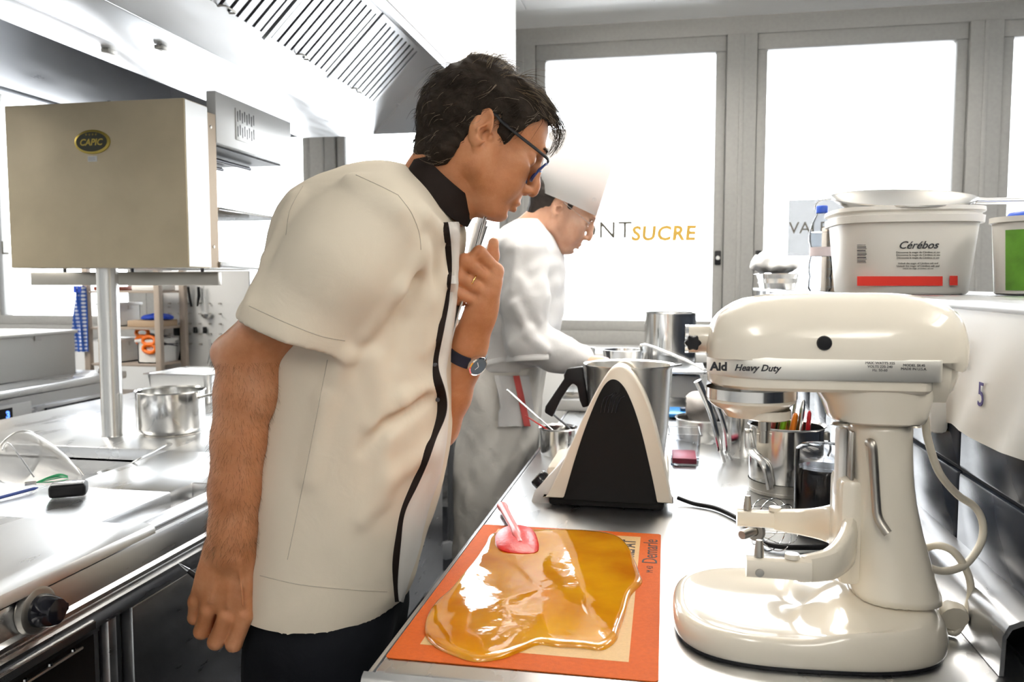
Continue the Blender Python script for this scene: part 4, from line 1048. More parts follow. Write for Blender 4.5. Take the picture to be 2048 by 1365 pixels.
        for _ in range(smooth):
            acc = np.zeros_like(P_)
            for d in range(3):
                acc[:, d] = np.bincount(E[:, 0], P_[E[:, 1], d], len(P_)) + np.bincount(E[:, 1], P_[E[:, 0], d], len(P_))
            P_ = P_ + lam*(acc/np.maximum(deg, 1) - P_)
        return P_, Q
    def build(s, name, material, parent=None, smooth=2, post=None):
        V, Q = s.mesh(smooth)
        if post is not None: V, Q = post(V, Q)
        me = bpy.data.meshes.new(name)
        me.vertices.add(len(V)); me.vertices.foreach_set('co', V.astype(np.float32).ravel())
        me.loops.add(len(Q)*4); me.loops.foreach_set('vertex_index', Q.astype(np.int32).ravel())
        me.polygons.add(len(Q)); me.polygons.foreach_set('loop_start', np.arange(0, len(Q)*4, 4, dtype=np.int32))
        me.update(calc_edges=True); me.validate()
        me.polygons.foreach_set('use_smooth', [True]*len(me.polygons))
        me.materials.append(MATS[material] if isinstance(material, str) else material)
        o = bpy.data.objects.new(name, me); COL.objects.link(o); adopt(o, parent)
        s.V, s.Q = V, Q
        return o
def bvh_of(*fields):
    V = []; T = []
    for f in fields:
        o = len(V); V += [tuple(v) for v in f.V]; T += [tuple(int(i) + o for i in q_) for q_ in f.Q]
    return BVHTree.FromPolygons(V, T)
def cast(bvh, x, y, off=0.0):
    """the surface point seen at a photo position"""
    d = Vector(_ray(x, y)).normalized(); h = bvh.ray_cast(Vector(CAM), d)
    if h[0] is None: return None
    return h[0] - d*off
def on_surface(bvh, pts, off=.001, n=6):
    """photo polyline laid on the nearest visible surface"""
    out = []
    pp = spline([Vector((x, y, 0)) for x, y in pts], n)
    for p in pp:
        h = cast(bvh, p.x, p.y, off)
        if h is not None: out.append(h)
    return out
def hair_curves(name, strands, radius, material, parent, tip=.25):
    """strands: list of (n,3) point lists -> one hair curves object"""
    cv = bpy.data.hair_curves.new(name); cv.add_curves([len(s_) for s_ in strands])
    pos = np.concatenate([np.array(s_, np.float32) for s_ in strands])
    cv.attributes['position'].data.foreach_set('vector', pos.ravel())
    rad = np.concatenate([radius*np.linspace(1, tip, len(s_)) for s_ in strands]).astype(np.float32)
    if 'radius' not in cv.attributes: cv.attributes.new('radius', 'FLOAT', 'POINT')
    cv.attributes['radius'].data.foreach_set('value', rad)
    cv.materials.append(MATS[material])
    o = bpy.data.objects.new(name, cv); COL.objects.link(o); adopt(o, parent); return o

def skin_mat(name, col, col2, col3):
    m = bpy.data.materials.new(name); m.use_nodes = True; N, L = nodes_of(m); b = N['Principled BSDF']
    tc = N.new('ShaderNodeTexCoord')
    n1 = N.new('ShaderNodeTexNoise'); n1.inputs['Scale'].default_value = 14; n1.inputs['Detail'].default_value = 6; n1.inputs['Roughness'].default_value = .65
    rp = N.new('ShaderNodeValToRGB'); e = rp.color_ramp.elements; e[0].position = .32; e[0].color = (*col2, 1); e[1].position = .7; e[1].color = (*col3, 1)
    k = rp.color_ramp.elements.new(.5); k.color = (*col, 1)
    n2 = N.new('ShaderNodeTexNoise'); n2.inputs['Scale'].default_value = 420; n2.inputs['Detail'].default_value = 3
    bp = N.new('ShaderNodeBump'); bp.inputs['Strength'].default_value = .22; bp.inputs['Distance'].default_value = .0012
    L.new(tc.outputs['Object'], n1.inputs[0]); L.new(n1.outputs[0], rp.inputs[0]); L.new(rp.outputs[0], b.inputs['Base Color'])
    L.new(tc.outputs['Object'], n2.inputs[0]); L.new(n2.outputs[0], bp.inputs['Height']); L.new(bp.outputs[0], b.inputs['Normal'])
    b.inputs['Roughness'].default_value = .46; b.inputs['Specular IOR Level'].default_value = .4
    b.inputs['Subsurface Weight'].default_value = .18; b.inputs['Subsurface Radius'].default_value = (.010, .004, .002); b.inputs['Subsurface Scale'].default_value = .6
    MATS[name] = m; return m
def cloth_mat(name, col, weave=900, bump=.12, sheen=.0, rough=.85, fold=0.0, trans=0.0):
    m = bpy.data.materials.new(name); m.use_nodes = True; N, L = nodes_of(m); b = N['Principled BSDF']
    tc = N.new('ShaderNodeTexCoord'); n1 = N.new('ShaderNodeTexNoise'); n1.inputs['Scale'].default_value = weave; n1.inputs['Detail'].default_value = 2
    bp = N.new('ShaderNodeBump'); bp.inputs['Strength'].default_value = bump; bp.inputs['Distance'].default_value = .001
    L.new(tc.outputs['Object'], n1.inputs[0]); L.new(n1.outputs[0], bp.inputs['Height'])
    if fold:
        n2 = N.new('ShaderNodeTexNoise'); n2.inputs['Scale'].default_value = 16; n2.inputs['Detail'].default_value = 3; n2.inputs['Distortion'].default_value = .6
        b2 = N.new('ShaderNodeBump'); b2.inputs['Strength'].default_value = fold; b2.inputs['Distance'].default_value = .006
        L.new(tc.outputs['Object'], n2.inputs[0]); L.new(n2.outputs[0], b2.inputs['Height']); L.new(b2.outputs[0], bp.inputs['Normal'])
    L.new(bp.outputs[0], b.inputs['Normal'])
    b.inputs['Base Color'].default_value = (*col, 1); b.inputs['Roughness'].default_value = rough; b.inputs['Sheen Weight'].default_value = sheen; b.inputs['Specular IOR Level'].default_value = .2
    if trans:
        tl = N.new('ShaderNodeBsdfTranslucent'); tl.inputs[0].default_value = (*col, 1); mx = N.new('ShaderNodeMixShader'); mx.inputs[0].default_value = trans
        out = N['Material Output']; L.new(b.outputs[0], mx.inputs[1]); L.new(tl.outputs[0], mx.inputs[2]); L.new(mx.outputs[0], out.inputs[0])
    MATS[name] = m; return m

def head_sdf(f, R, t, sc=1.0, beard=False):
    """a man's head in its own frame: x forward, y to his left, z up, origin between the ear canals"""
    f.frame(np.array(R)*1.0, t)
    S = lambda *a: tuple(v*sc for v in a)
    f.ell(S(-.014, 0, .042), S(.100, .074, .081), k=0)                       # cranium
    f.ell(S(.030, 0, .049), S(.064, .066, .060), k=.02*sc)                   # forehead
    f.ell(S(-.058, 0, .012), S(.052, .060, .052), k=.03*sc)                  # occiput
    f.ell(S(.048, 0, -.028), S(.050, .056, .062), k=.025*sc)                 # mid face
    for y in (-1, 1):
        f.cone(S(.006, y*.056, -.040), S(.066, y*.024, -.088), .020*sc, .017*sc, k=.03*sc)   # jaw line
        f.cone(S(.004, y*.058, -.010), S(.006, y*.056, -.048), .017*sc, .018*sc, k=.03*sc)   # ramus
        f.ell(S(.064, y*.042, -.008), S(.026, .022, .018), k=.02*sc)         # cheekbone
        f.ell(S(.066, y*.034, -.042), S(.026, .022, .030), k=.02*sc)         # cheek
    f.ell(S(.082, 0, -.086), S(.019, .022, .016), k=.018*sc)                 # chin
    f.ell(S(.050, 0, -.080), S(.036, .034, .018), k=.02*sc)                  # under the jaw
    f.cone(S(.092, -.024, .036), S(.092, .024, .036), .0105*sc, .0105*sc, k=.016*sc)   # brow ridge
    f.ell(S(.088, 0, -.050), S(.018, .024, .022), k=.014*sc)                 # muzzle
    for y in (-1, 1): f.ell(S(.100, y*.032, .014), S(.017, .020, .0145), k=.010*sc, op='sub')   # eye sockets
    for y in (-1, 1):
        f.ell(S(.0785, y*.032, .014), S(.0150, .0150, .0142), k=.004*sc)     # eyeballs under lowered lids
        f.cone(S(.0905, y*.020, .0120), S(.0885, y*.043, .0115), .0034*sc, .0028*sc, k=.003*sc)   # upper lid edge
        f.cone(S(.0885, y*.020, .0055), S(.0860, y*.042, .0055), .0030*sc, .0026*sc, k=.004*sc)   # lower lid
    f.chain([(S(.096, 0, .028), .0078*sc), (S(.104, 0, .008), .0082*sc), (S(.114, 0, -.014), .0092*sc), (S(.1165, 0, -.0245), .0105*sc)], k=.010*sc)   # nose
    for y in (-1, 1): f.ell(S(.1035, y*.0125, -.0300), S(.0115, .0066, .0080), k=.006*sc)       # wings
    for y in (-1, 1): f.ell(S(.1080, y*.0068, -.0380), S(.0058, .0034, .0040), k=.002*sc, op='sub')
    f.cone(S(.0990, -.017, -.0585), S(.0990, .017, -.0585), .0048*sc, .0048*sc, k=.006*sc)
    f.ell(S(.1045, 0, -.0570), S(.0058, .0150, .0048), k=.004*sc)            # upper lip
    f.ell(S(.1030, 0, -.0690), S(.0064, .0150, .0054), k=.005*sc)            # lower lip
    f.cone(S(.1100, -.021, -.0630), S(.1100, .021, -.0630), .0022*sc, .0022*sc, k=.003*sc, op='sub')
    f.ell(S(.1010, 0, -.0790), S(.006, .018, .0035), k=.006*sc, op='sub')    # groove above the chin
    for y in (-1, 1):                                                        # ears
        A = np.array(Matrix.Rotation(y*.50, 3, 'Z') @ Matrix.Rotation(-.25, 3, 'Y'))
        f.ell(S(-.016, y*.081, .008), S(.0210, .0075, .0350), k=.003*sc, rot=A)
        f.ell(S(-.014, y*.0905, .012), S(.0150, .0080, .0255), k=.0025*sc, rot=A, op='sub')
        f.ell(S(-.006, y*.089, -.002), S(.0085, .0130, .0110), k=.002*sc, rot=A, op='sub')
        f.cone(S(-.005, y*.0845, .024), S(-.019, y*.0885, .000), .0030*sc, .0026*sc, k=.002*sc)
        f.cone(S(-.019, y*.0885, .000), S(-.008, y*.083, -.017), .0028*sc, .0030*sc, k=.002*sc)
        f.ell(S(-.005, y*.078, -.024), S(.0085, .0058, .0110), k=.003*sc, rot=A)
        f.ell(S(.006, y*.0775, .000), S(.005, .0055, .0070), k=.003*sc)      # tragus
    f.frame()

# ================================================================== THE OLDER CHEF, LEANING OVER THE CARAMEL
skin_mat('skin_tan', (0.53, 0.228, 0.105), (0.44, 0.172, 0.072), (0.61, 0.300, 0.160))
cloth_mat('jacket_cream', (0.81, 0.725, 0.59), 700, .10, fold=.25)
cloth_mat('jacket_inner', (0.83, 0.80, 0.75), 700, .10, fold=.25)
cloth_mat('brown_cloth', (0.014, 0.008, 0.006), 900, .15, rough=.7)
cloth_mat('navy_cloth', (0.005, 0.006, 0.009), 900, .2, fold=.3)
mat('seam_thread', (0.52, 0.46, 0.37), .9)
mat('hair_brown', (0.030, 0.022, 0.016), 0.75, spec=.15, noise=.4, nscale=60, bump=.6, bscale=240)
mat('hair_grey', (0.22, 0.17, 0.12), 0.6)
mat('hair_light', (0.13, 0.085, 0.042), 0.55)
mat('arm_hair', (0.16, 0.075, 0.03), 0.6)
mat('gold', (0.80, 0.55, 0.20), 0.2, 1.0)
mat('watch_strap', (0.010, 0.014, 0.035), 0.55)
mat('watch_face', (0.05, 0.09, 0.14), 0.15, coat=1)
glass_mat('lens_glass', (1, 1, 1), .05)
mat('blue_frame', (0.015, 0.045, 0.20), 0.3)
CY = 1.38
chef = thing('person', 'man in a cream short-sleeved chef jacket and dark glasses bending over the caramel', 'person', (-.60, CY, 0))

HT, HP_ = math.radians(30), math.radians(19)
HR = np.array(Matrix.Rotation(HP_, 3, 'Z') @ Matrix.Rotation(HT, 3, 'Y'))
ear = np.array(P(970, 272, 1.312)); HO = ear - HR @ np.array([-.004, -.078, .0]) + np.array([0, 0, .002])
def hl(x, y, z): return Vector(HR @ np.array([x, y, z]) + HO)

# ---- body: head, neck, arms and hands in one skin
AY = 1.205                                    # the near (right) arm hangs at this depth
bf = Field((-.80, 1.10, .72), (-.13, 1.66, 1.73), .0040, fine=((0, -.42, -.15, .0022), (2, 1.42, 1.72, .0022), (1, 1.28, 1.48, .0024), (2, .72, .96, .0024), (0, -.78, -.62, .0026), (1, 1.17, 1.28, .0026), (2, 1.20, 1.42, .0026)))
head_sdf(bf, HR, HO)
nb = np.array(P(850, 400, CY)); nh = np.array(hl(-.030, 0, -.035))
bf.chain([(nb, .062), ((nb + nh)/2, .055), (nh, .054)], k=.025)
bf.cone(np.array(hl(.02, 0, -.075)), np.array(P(905, 415, CY)), .030, .035, k=.03)          # throat
bf.cone(np.array(hl(-.02, -.045, -.03)), np.array(P(880, 420, CY - .03)), .020, .02, k=.02)  # neck muscle
# torso core inside the jacket
tc_ = lambda x, y, r: (np.array(P(x, y, CY)), r)
bf.chain([tc_(790, 510, .085), tc_(740, 580, .115), tc_(700, 760, .12), tc_(670, 960, .12), tc_(655, 1120, .12)], k=.03, flat=((0, 1, 0), 1.25))
# right arm
sh_r = np.array(P(735, 450, 1.235)); el = np.array(P(497, 712, AY + .01)); wr = np.array(P(466, 1105, AY))
bf.cone(np.array(P(780, 470, 1.33)), sh_r, .05, .05, k=.03)
bf.chain([(sh_r, .062), (np.array(P(640, 560, 1.21)), .056), (el, .049)], k=.02)
fl = ((0, 1, 0), .86)
bf.chain([(el, .050), (np.array(P(488, 790, AY)), .0475), (np.array(P(478, 880, AY)), .0445), (np.array(P(470, 980, AY)), .0425), (np.array(P(466, 1060, AY)), .0395), (wr, .0375)], k=.012, flat=fl)
bf.ell(np.array(P(447, 706, AY + .005)), (.020, .019, .022), k=.018)                          # elbow point
bf.ell(np.array(P(525, 760, AY)), (.026, .030, .060), k=.02)
# right hand: back of the hand to the camera, fingers curled round a pen
HYR = AY - .002
def rp_(x, y, dy=0.0): return np.array(P(x, y, HYR + dy))
fh = ((0, 1, 0), .72)
mc = {'i': rp_(392, 1204, .012), 'm': rp_(415, 1222, .0), 'r': rp_(453, 1234, -.003), 'l': rp_(490, 1232, .004)}
for k_, p in mc.items():
    bf.cone(wr + np.array([(p - wr)[0]*.35, .002, 0]), p, .027, .0135, k=.014, flat=fh)
bf.ell(rp_(448, 1165, .006), (.044, .0175, .045), k=.014)
for k_, p in mc.items(): bf.ell(p + np.array([0, -.004, .001]), (.0105, .0085, .0105), k=.007)
def finger(pts, k=.0035):
    for (a, ra), (b, rb) in zip(pts, pts[1:]): bf.cone(a, b, ra, rb, k)
finger([(mc['i'], .0125), (rp_(390, 1236, .018), .0122), (rp_(398, 1240, .040), .0100), (rp_(410, 1215, .050), .0090)])
finger([(mc['m'], .0138), (rp_(404, 1263, .006), .0138), (rp_(412, 1262, .034), .0105), (rp_(425, 1232, .048), .0092)])
finger([(mc['r'], .0142), (rp_(432, 1284, .0), .0140), (rp_(437, 1284, .030), .0106), (rp_(446, 1250, .046), .0093)])
finger([(mc['l'], .0142), (rp_(468, 1289, .002), .0138), (rp_(474, 1288, .030), .0102), (rp_(480, 1252, .044), .0088)])
finger([(rp_(430, 1150, .020), .017), (rp_(415, 1178, .042), .0135), (rp_(412, 1215, .062), .0112), (rp_(425, 1240, .064), .0098)], k=.008)   # thumb behind
for x_, y_, x2, y2 in ((440, 1140, 420, 1205), (462, 1140, 455, 1215), (480, 1140, 486, 1212)):   # tendons
    bf.cone(rp_(x_, y_, -.016), rp_(x2, y2, -.0145), .0022, .0026, k=.006)
# left arm, forearm rising to the hand that holds the papers
LY = 1.425
wl = np.array(P(938, 690, LY - .01)); ell_ = np.array(P(868, 850, LY + .03))
bf.chain([(np.array(P(800, 470, 1.52)), .06), (np.array(P(805, 640, 1.55)), .054), (ell_, .048)], k=.02)
bf.chain([(ell_, .046), (np.array(P(895, 790, LY + .02)), .0435), (np.array(P(922, 730, LY)), .036), (wl, .031)], k=.012, flat=((0, 1, 0), .9))
LH = LY - .035
def lp_(x, y, dy=0.0): return np.array(P(x, y, LH + dy))
lm = {'i': lp_(992, 542, .0), 'm': lp_(986, 566, -.006), 'r': lp_(977, 588, -.008), 'l': lp_(962, 606, -.004)}
for k_, p in lm.items(): bf.cone(wl, p, .026, .0135, k=.016)
bf.ell(lp_(962, 628, .010), (.026, .020, .042), k=.016, rot=np.array(Matrix.Rotation(.35, 3, 'Y')))
for k_, p in lm.items(): bf.ell(p, (.0120, .0120, .0120), k=.007)
bf.frame()
finger([(lm['i'], .0118), (lp_(959, 505, -.018), .0120), (lp_(938, 524, -.022), .0108), (lp_(932, 540, -.008), .0095)])
finger([(lm['m'], .0122), (lp_(930, 521, -.026), .0125), (lp_(916, 544, -.020), .0108), (lp_(920, 556, -.004), .0096)])
finger([(lm['r'], .0122), (lp_(918, 553, -.028), .0123), (lp_(910, 574, -.018), .0105), (lp_(918, 582, -.002), .0094)])
finger([(lm['l'], .0115), (lp_(914, 584, -.024), .0112), (lp_(912, 600, -.012), .0098), (lp_(922, 604, .004), .0088)])
finger([(lp_(968, 600, .020), .016), (lp_(978, 550, .030), .0130), (lp_(985, 512, .026), .0118), (lp_(987, 486, .022), .0098)], k=.006)
body = bf.build('body', 'skin_tan', chef, smooth=2)
# ---- jacket
px_y = lambda y: P(660, y, CY).z
rows = [(1208, 524, 796, .185), (1160, 520, 818, .188), (1100, 518, 836, .188), (1000, 522, 866, .187), (920, 527, 884, .186), (850, 538, 893, .186), (760, 548, 896, .188), (680, 552, 900, .190), (600, 556, 908, .192), (530, 560, 916, .192), (470, 568, 922, .186), (445, 574, 916, .180), (420, 583, 897, .170), (400, 596, 880, .160), (385, 610, 867, .148), (360, 650, 846, .122), (342, 702, 828, .096), (331, 748, 814, .066)]
jt = []
for y, xl, xr, ry in rows:
    a, b = P(xl, y, CY), P(xr, y, CY); jt.append(((a.z + b.z)/2, (a.x + b.x)/2, CY, (b.x - a.x)/2, ry))
jf = Field((-.80, 1.09, .76), (-.24, 1.67, 1.60), .0044)
jf.slices(jt, pw=2.25)
jf.cone(np.array(P(780, 430, 1.30)), np.array(P(760, 425, 1.46)), .070, .070, k=.05)
for sg in (-1, 1):
    yy = CY + sg*.145
    s0 = np.array(P(765, 448, yy)); s1 = np.array(P(690, 530, yy + sg*.02)); s2 = np.array(P(591, 668, yy + sg*.028)); 
    if sg > 0: s1 = np.array(P(800, 560, yy + .02)); s2 = np.array(P(822, 690, yy + .01))
    s3 = s2 + (s2 - s1)*.45 + np.array([0, 0, -.03])
    jf.chain([(s0, .078), (s1, .090), (s2, .087), (s3, .085)], k=.035)
    ax_ = np.array([-.33, 0, -.944]) if sg < 0 else np.array([.1, 0, -.99])
    # cut the sleeve square at its hem and hollow the opening
    e = s2
    b_ = jf.block(e + ax_*.11, .15)
    sl, (x, y, z) = b_; pl_ = (x - e[0])*ax_[0] + (y - e[1])*ax_[1] + (z - e[2])*ax_[2]
    dd = np.sqrt((x - e[0])**2 + (y - e[1])**2 + (z - e[2])**2); rad = np.sqrt(np.maximum(dd*dd - pl_*pl_, 0))
    cut = np.maximum(-pl_, rad - .125).astype(np.float32)
    ins = cut < 0
    # only the sleeve, not the torso: keep what lies inside the torso slices
    tz = np.array(sorted(jt)); zz_ = z + 0*x + 0*y
    cxx = np.interp(zz_, tz[:, 0], tz[:, 1]); rxx = np.interp(zz_, tz[:, 0], tz[:, 3]); ryy = np.interp(zz_, tz[:, 0], tz[:, 4])
    tor = (((np.abs(x - cxx)/rxx)**2.25 + (np.abs(y - CY)/ryy)**2.25)**(1/2.25) - 1)*np.minimum(rxx, ryy)
    hol = np.maximum(np.maximum(rad - .0755, -(pl_ + .05)), pl_ - .2)
    Fb = np.maximum(jf.F[sl], np.maximum(-cut, -1)); Fb = np.maximum(Fb, -hol)
    jf.F[sl] = np.minimum(Fb, tor.astype(np.float32))
jf.wrinkle(.0022, 20, 3, (1, 1, .5)); jf.wrinkle(.0007, 55, 8, (1, 1, .5))
def fold(pts, r, k=.02, op='add', d=0.0):
    """a raised (or pressed in) fold on the near side of the jacket"""
    for (a, b) in zip(pts, pts[1:]):
        pa, pb = np.array(cast(jb, *a) or P(*a, 1.2)), np.array(cast(jb, *b) or P(*b, 1.2))
        jf.cone(pa + np.array([0, d, 0]), pb + np.array([0, d, 0]), r, r*.7, k, op)
jf.V, jf.Q = jf.mesh(0); jb = bvh_of(jf)
for pts, r, d in (([(842, 520), (850, 600), (842, 700)], .010, .006), ([(838, 500), (790, 580), (722, 670)], .010, .006), ([(872, 470), (880, 560), (862, 680)], .008, .004), ([(590, 400), (540, 520), (500, 610)], .010, .004),
                  ([(866, 770), (800, 800), (740, 850)], .009, .006), ([(850, 900), (770, 960), (720, 1040)], .010, .007), ([(690, 712), (650, 800), (615, 960)], .011, .007), ([(740, 720), (770, 860), (760, 1000)], .011, .0085),
                  ([(850, 430), (880, 470)], .010, .004), ([(700, 360), (800, 420)], .008, .003)):
    fold(pts, r, .024, 'add', d)
for pts, r, d in (([(836, 560), (810, 640), (800, 720)], .007, -.006), ([(855, 800), (780, 850), (730, 900)], .007, -.0055)):
    fold(pts, r, .02, 'sub', d)
jacket = jf.build('jacket', 'jacket_cream', chef, smooth=3)
jb = bvh_of(jf)
# hem, seams, brown front facing with its studs
def strip(pts, w, name, m, off=.0012, lift=.0016, par=jacket, taper=False):
    c = on_surface(jb, pts, off, 8); rr = []
    n = len(c)
    for i, p in enumerate(c):
        d = (c[min(i + 1, n - 1)] - c[max(i - 1, 0)]).normalized(); v = (Vector(CAM) - p).normalized(); sd = d.cross(v).normalized(); ww = w(i/n) if callable(w) else w
        rr.append([p - sd*ww - v*.004, p - sd*ww*.9 + v*lift*.6, p + v*lift, p + sd*ww*.9 + v*lift*.6, p + sd*ww - v*.004])
    return MB().rings(rr).build(name, m, par)
plk = [(888, 445), (893, 500), (897, 550), (892, 600), (880, 650), (872, 700), (869, 740), (876, 790), (876, 830), (866, 870), (852, 910), (826, 970), (806, 1020), (796, 1070), (789, 1120), (789, 1165), (792, 1205)]
strip(plk, lambda t: .0066 + .0018*math.sin(t*31) + .007*math.exp(-((t - .47)/.10)**2), 'brown_facing', 'brown_cloth', lift=.004)
for x_, y_ in ((892, 452), (870, 730), (875, 800)):
    p = cast(jb, x_, y_, .005)
    if p: MB().lathe([(0, .003), (.003, .0025), (.0042, 0)], p, 12, rotm('X', PI/2)).build('press_stud', 'dark_steel', jacket)
for pts in ([(796, 390), (822, 425), (838, 465), (842, 500)], [(606, 372), (580, 420), (572, 470)], [(655, 720), (628, 860), (600, 1000), (575, 1120)], [(520, 1152), (600, 1170), (700, 1180), (775, 1184)], [(498, 612), (570, 645), (640, 672), (690, 682)], [(712, 350), (760, 372), (796, 390)]):
    c = on_surface(jb, pts, .0002, 8)
    if len(c) > 3: MB().tube(c, .0007, 5).build('seam', 'seam_thread', jacket)
# inner front panel showing past the facing
fl_ = [(921, 445), (919, 520), (914, 600), (905, 680), (893, 740), (897, 800), (895, 870), (884, 940), (866, 1005), (850, 1060), (836, 1110), (820, 1160), (806, 1200)]
g = []
for x, y in [(p.x, p.y) for p in spline([Vector((a, b, 0)) for a, b in fl_], 5)]:
    pe = P(x, y, CY + .0); xi = float(np.interp(y, [a[1] for a in plk], [a[0] for a in plk])); h = cast(jb, xi + 2, y, .002)
    if h is None: h = P(xi, y, CY - .1)
    row = [h.lerp(pe, s_) + Vector((.010*math.sin(s_*PI), -.012*math.sin(s_*PI), 0)) for s_ in (0, .25, .5, .75, 1)] + [P(x - 4, y, CY + .05)]
    g.append(row)
MB().sheet(g).build('front_panel', 'jacket_inner', jacket, solid=.0015)
# collar
def loop(back, front, a_scale, b, yc=CY, n=40, sag=0.0):
    pb, pf = P(*back, 1.325), P(*front, 1.325); pb.y = pf.y = yc; c = (pb + pf)/2; a = (pf - pb)/2; nrm = a.cross(Vector((0, 1, 0))).normalized()
    return [c + a*math.cos(2*PI*k/n)*a_scale + Vector((0, b*math.sin(2*PI*k/n), 0)) + nrm*(sag*abs(math.sin(2*PI*k/n))) for k in range(n)]
lo_, hi_ = loop((804, 326), (916, 450), 1.0, .086, n=64), loop((832, 294), (936, 394), 1.0, .074, n=64)
lo2, hi2 = loop((808, 328), (910, 446), 1.0, .082, n=64), loop((836, 296), (932, 394), 1.0, .070, n=64)
mid = [(a*.5 + b*.5) + (a*.5 + b*.5 - (sum(lo_, Vector()) + sum(hi_, Vector()))/128).normalized()*.004 for a, b in zip(lo_, hi_)]
MB().rings([lo2, lo_, mid, hi_, hi2, lo2]).build('collar', 'brown_cloth', jacket)
# ---- trousers and shoes
tf = Field((-.76, 1.15, .0), (-.28, 1.62, .86), .006)
tt = []
for y, xl, xr, ry in ((1160, 532, 800, .172), (1215, 524, 792, .174), (1290, 520, 765, .172), (1340, 522, 745, .168)):
    a, b = P(xl, y, CY), P(xr, y, CY); tt.append((a.z, (a.x + b.x)/2, CY, (b.x - a.x)/2, ry))
tf.slices(tt, pw=2.3)
for sg, dx in ((-1, 0.0), (1, -.02)):
    hp = np.array([-.575 + dx, CY + sg*.085, .70])
    tf.chain([(hp, .108), (np.array([-.575 + dx, CY + sg*.095, .46]), .082), (np.array([-.600 + dx, CY + sg*.10, .07]), .062)], k=.03)
tf.wrinkle(.002, 30, 5, (1, 1, .5))
trousers = tf.build('trousers', 'navy_cloth', chef, smooth=2)
mat('shoe_black', (.012, .012, .013), .4)
for sg, dx in ((-1, 0.0), (1, -.02)):
    sf = Field((-.74 + dx, CY + sg*.1 - .07, -.005), (-.40 + dx, CY + sg*.1 + .07, .12), .006)
    sf.cone((-.64 + dx, CY + sg*.10, .035), (-.48 + dx, CY + sg*.105, .028), .042, .034, k=.01); sf.ell((-.62 + dx, CY + sg*.10, .07), (.05, .042, .045), k=.02)
    b_ = sf.block((-.57 + dx, CY + sg*.1, 0), .4); sf.comb(b_[0], (-(b_[1][2]) + .001 + 0*b_[1][0]).astype(np.float32) * -1, 0, 'sub')
    sf.build('shoe', 'shoe_black', chef, smooth=1)
# ---- hair: a sculpted mass plus loose strands
def hairline(x):
    return float(np.interp(x, [-.13, -.10, -.062, -.040, -.032, -.026, .004, .014, .030, .040, .058, .078, .10], [-.086, -.084, -.080, -.076, -.062, .010, .044, -.014, -.012, .034, .068, .090, .102]))
xs_ = np.linspace(-.2, .2, 161)
hf = Field(tuple(HO - .17), tuple(HO + .17), .0028)
hf.frame(HR, HO)
hf.ell((-.016, 0, .044), (.111, .083, .087), k=0); hf.ell((.030, 0, .058), (.070, .071, .064), k=.02); hf.ell((-.064, 0, .010), (.058, .066, .058), k=.03)
hf.ell((.040, 0, .094), (.052, .056, .026), k=.02); hf.ell((-.030, 0, .104), (.060, .056, .022), k=.02); hf.ell((-.066, 0, -.050), (.032, .048, .034), k=.02)
for sg in (-1, 1): hf.ell((-.050, sg*.044, -.042), (.026, .030, .036), k=.015)
sl, (x, y, z) = hf.block((0, 0, 0), .169)
hl_ = np.interp(x, xs_, [hairline(v) for v in xs_])
face_cut = (hl_ - z)*.75
hf.F[sl] = np.maximum(hf.F[sl], face_cut.astype(np.float32))
hf.frame(); hf.wrinkle(.0042, 60, 11, (1, 1, 1)); hf.wrinkle(.0022, 150, 12, (1, .6, 1))
hair = hf.build('hair', 'hair_brown', chef, smooth=1)
hb = bvh_of(hf)
rng = np.random.RandomState(4)
def scalp_strand(d, L0, kind):
    """root on the hair mass in local direction d, combed back and down (sides) or forward (top)"""
    o = Vector(HO) + Vector(HR @ np.array([-.014, 0, .045])); dw = Vector(HR @ np.array(d)).normalized()
    h = hb.ray_cast(o + dw*.25, -dw)
    if h[0] is None: return None
    root = h[0] - dw*.006; nrm = h[1]
    pl = np.linalg.inv(HR) @ (np.array(root) - HO)
    if pl[2] < hairline(pl[0]) - .004: return None
    if pl[2] > .085 and pl[0] > -.02: comb_ = np.array([.75, .25, -.1])
    elif pl[2] > .085: comb_ = np.array([.25, .35, .35])
    else: comb_ = np.array([-.55, 0, -.85])
    cw = Vector(HR @ comb_); cw = (cw - nrm*cw.dot(nrm)).normalized()
    sd = nrm.cross(cw); w = rng.normal()*.35; L_ = L0*(.6 + .8*rng.rand()); pts = []
    ph = rng.rand()*6; lift = .35 + .25*rng.rand()
    for i in range(7):
        s_ = i/6
        pts.append(tuple(root + cw*(L_*s_) + nrm*(L_*(lift*s_ - lift*1.15*s_*s_) + .0015) + sd*(w*L_*s_*.5 + .0028*math.sin(ph + s_*5))))
    return pts
st_d, st_l, st_g = [], [], []
for i in range(5200):
    d = rng.normal(size=3); d /= np.linalg.norm(d)
    s_ = scalp_strand(d, .042 if d[2] > .3 else .026, 0)
    if s_ is None: continue
    pl = np.linalg.inv(HR) @ (np.array(s_[0]) - HO)
    low = pl[2] < hairline(pl[0]) + .022
    if (low and rng.rand() < .8) or rng.rand() < .07: st_g.append(s_)
    elif pl[2] > .085 and rng.rand() < .6: st_l.append(s_)
    else: st_d.append(s_)
# fringe hanging past the forehead
for i in range(70):
    y0 = -.045 + .06*rng.rand(); r0 = np.array([.070 + .012*rng.rand(), y0, .103 - .01*rng.rand()]); pts = []
    for j in range(8):
        s_ = j/7; pts.append(tuple(HR @ (r0 + np.array([.034*math.sin(s_*1.9) + .004*rng.rand(), .004*math.sin(s_*4 + i), -.050*s_*s_ - .004*s_])) + HO))
    st_d.append(pts)
hair_curves('hair_strands', st_d, .00042, 'hair_brown', chef)
hair_curves('hair_strands_light', st_l, .00035, 'hair_light', chef)
hair_curves('hair_strands_grey', st_g, .00035, 'hair_grey', chef)
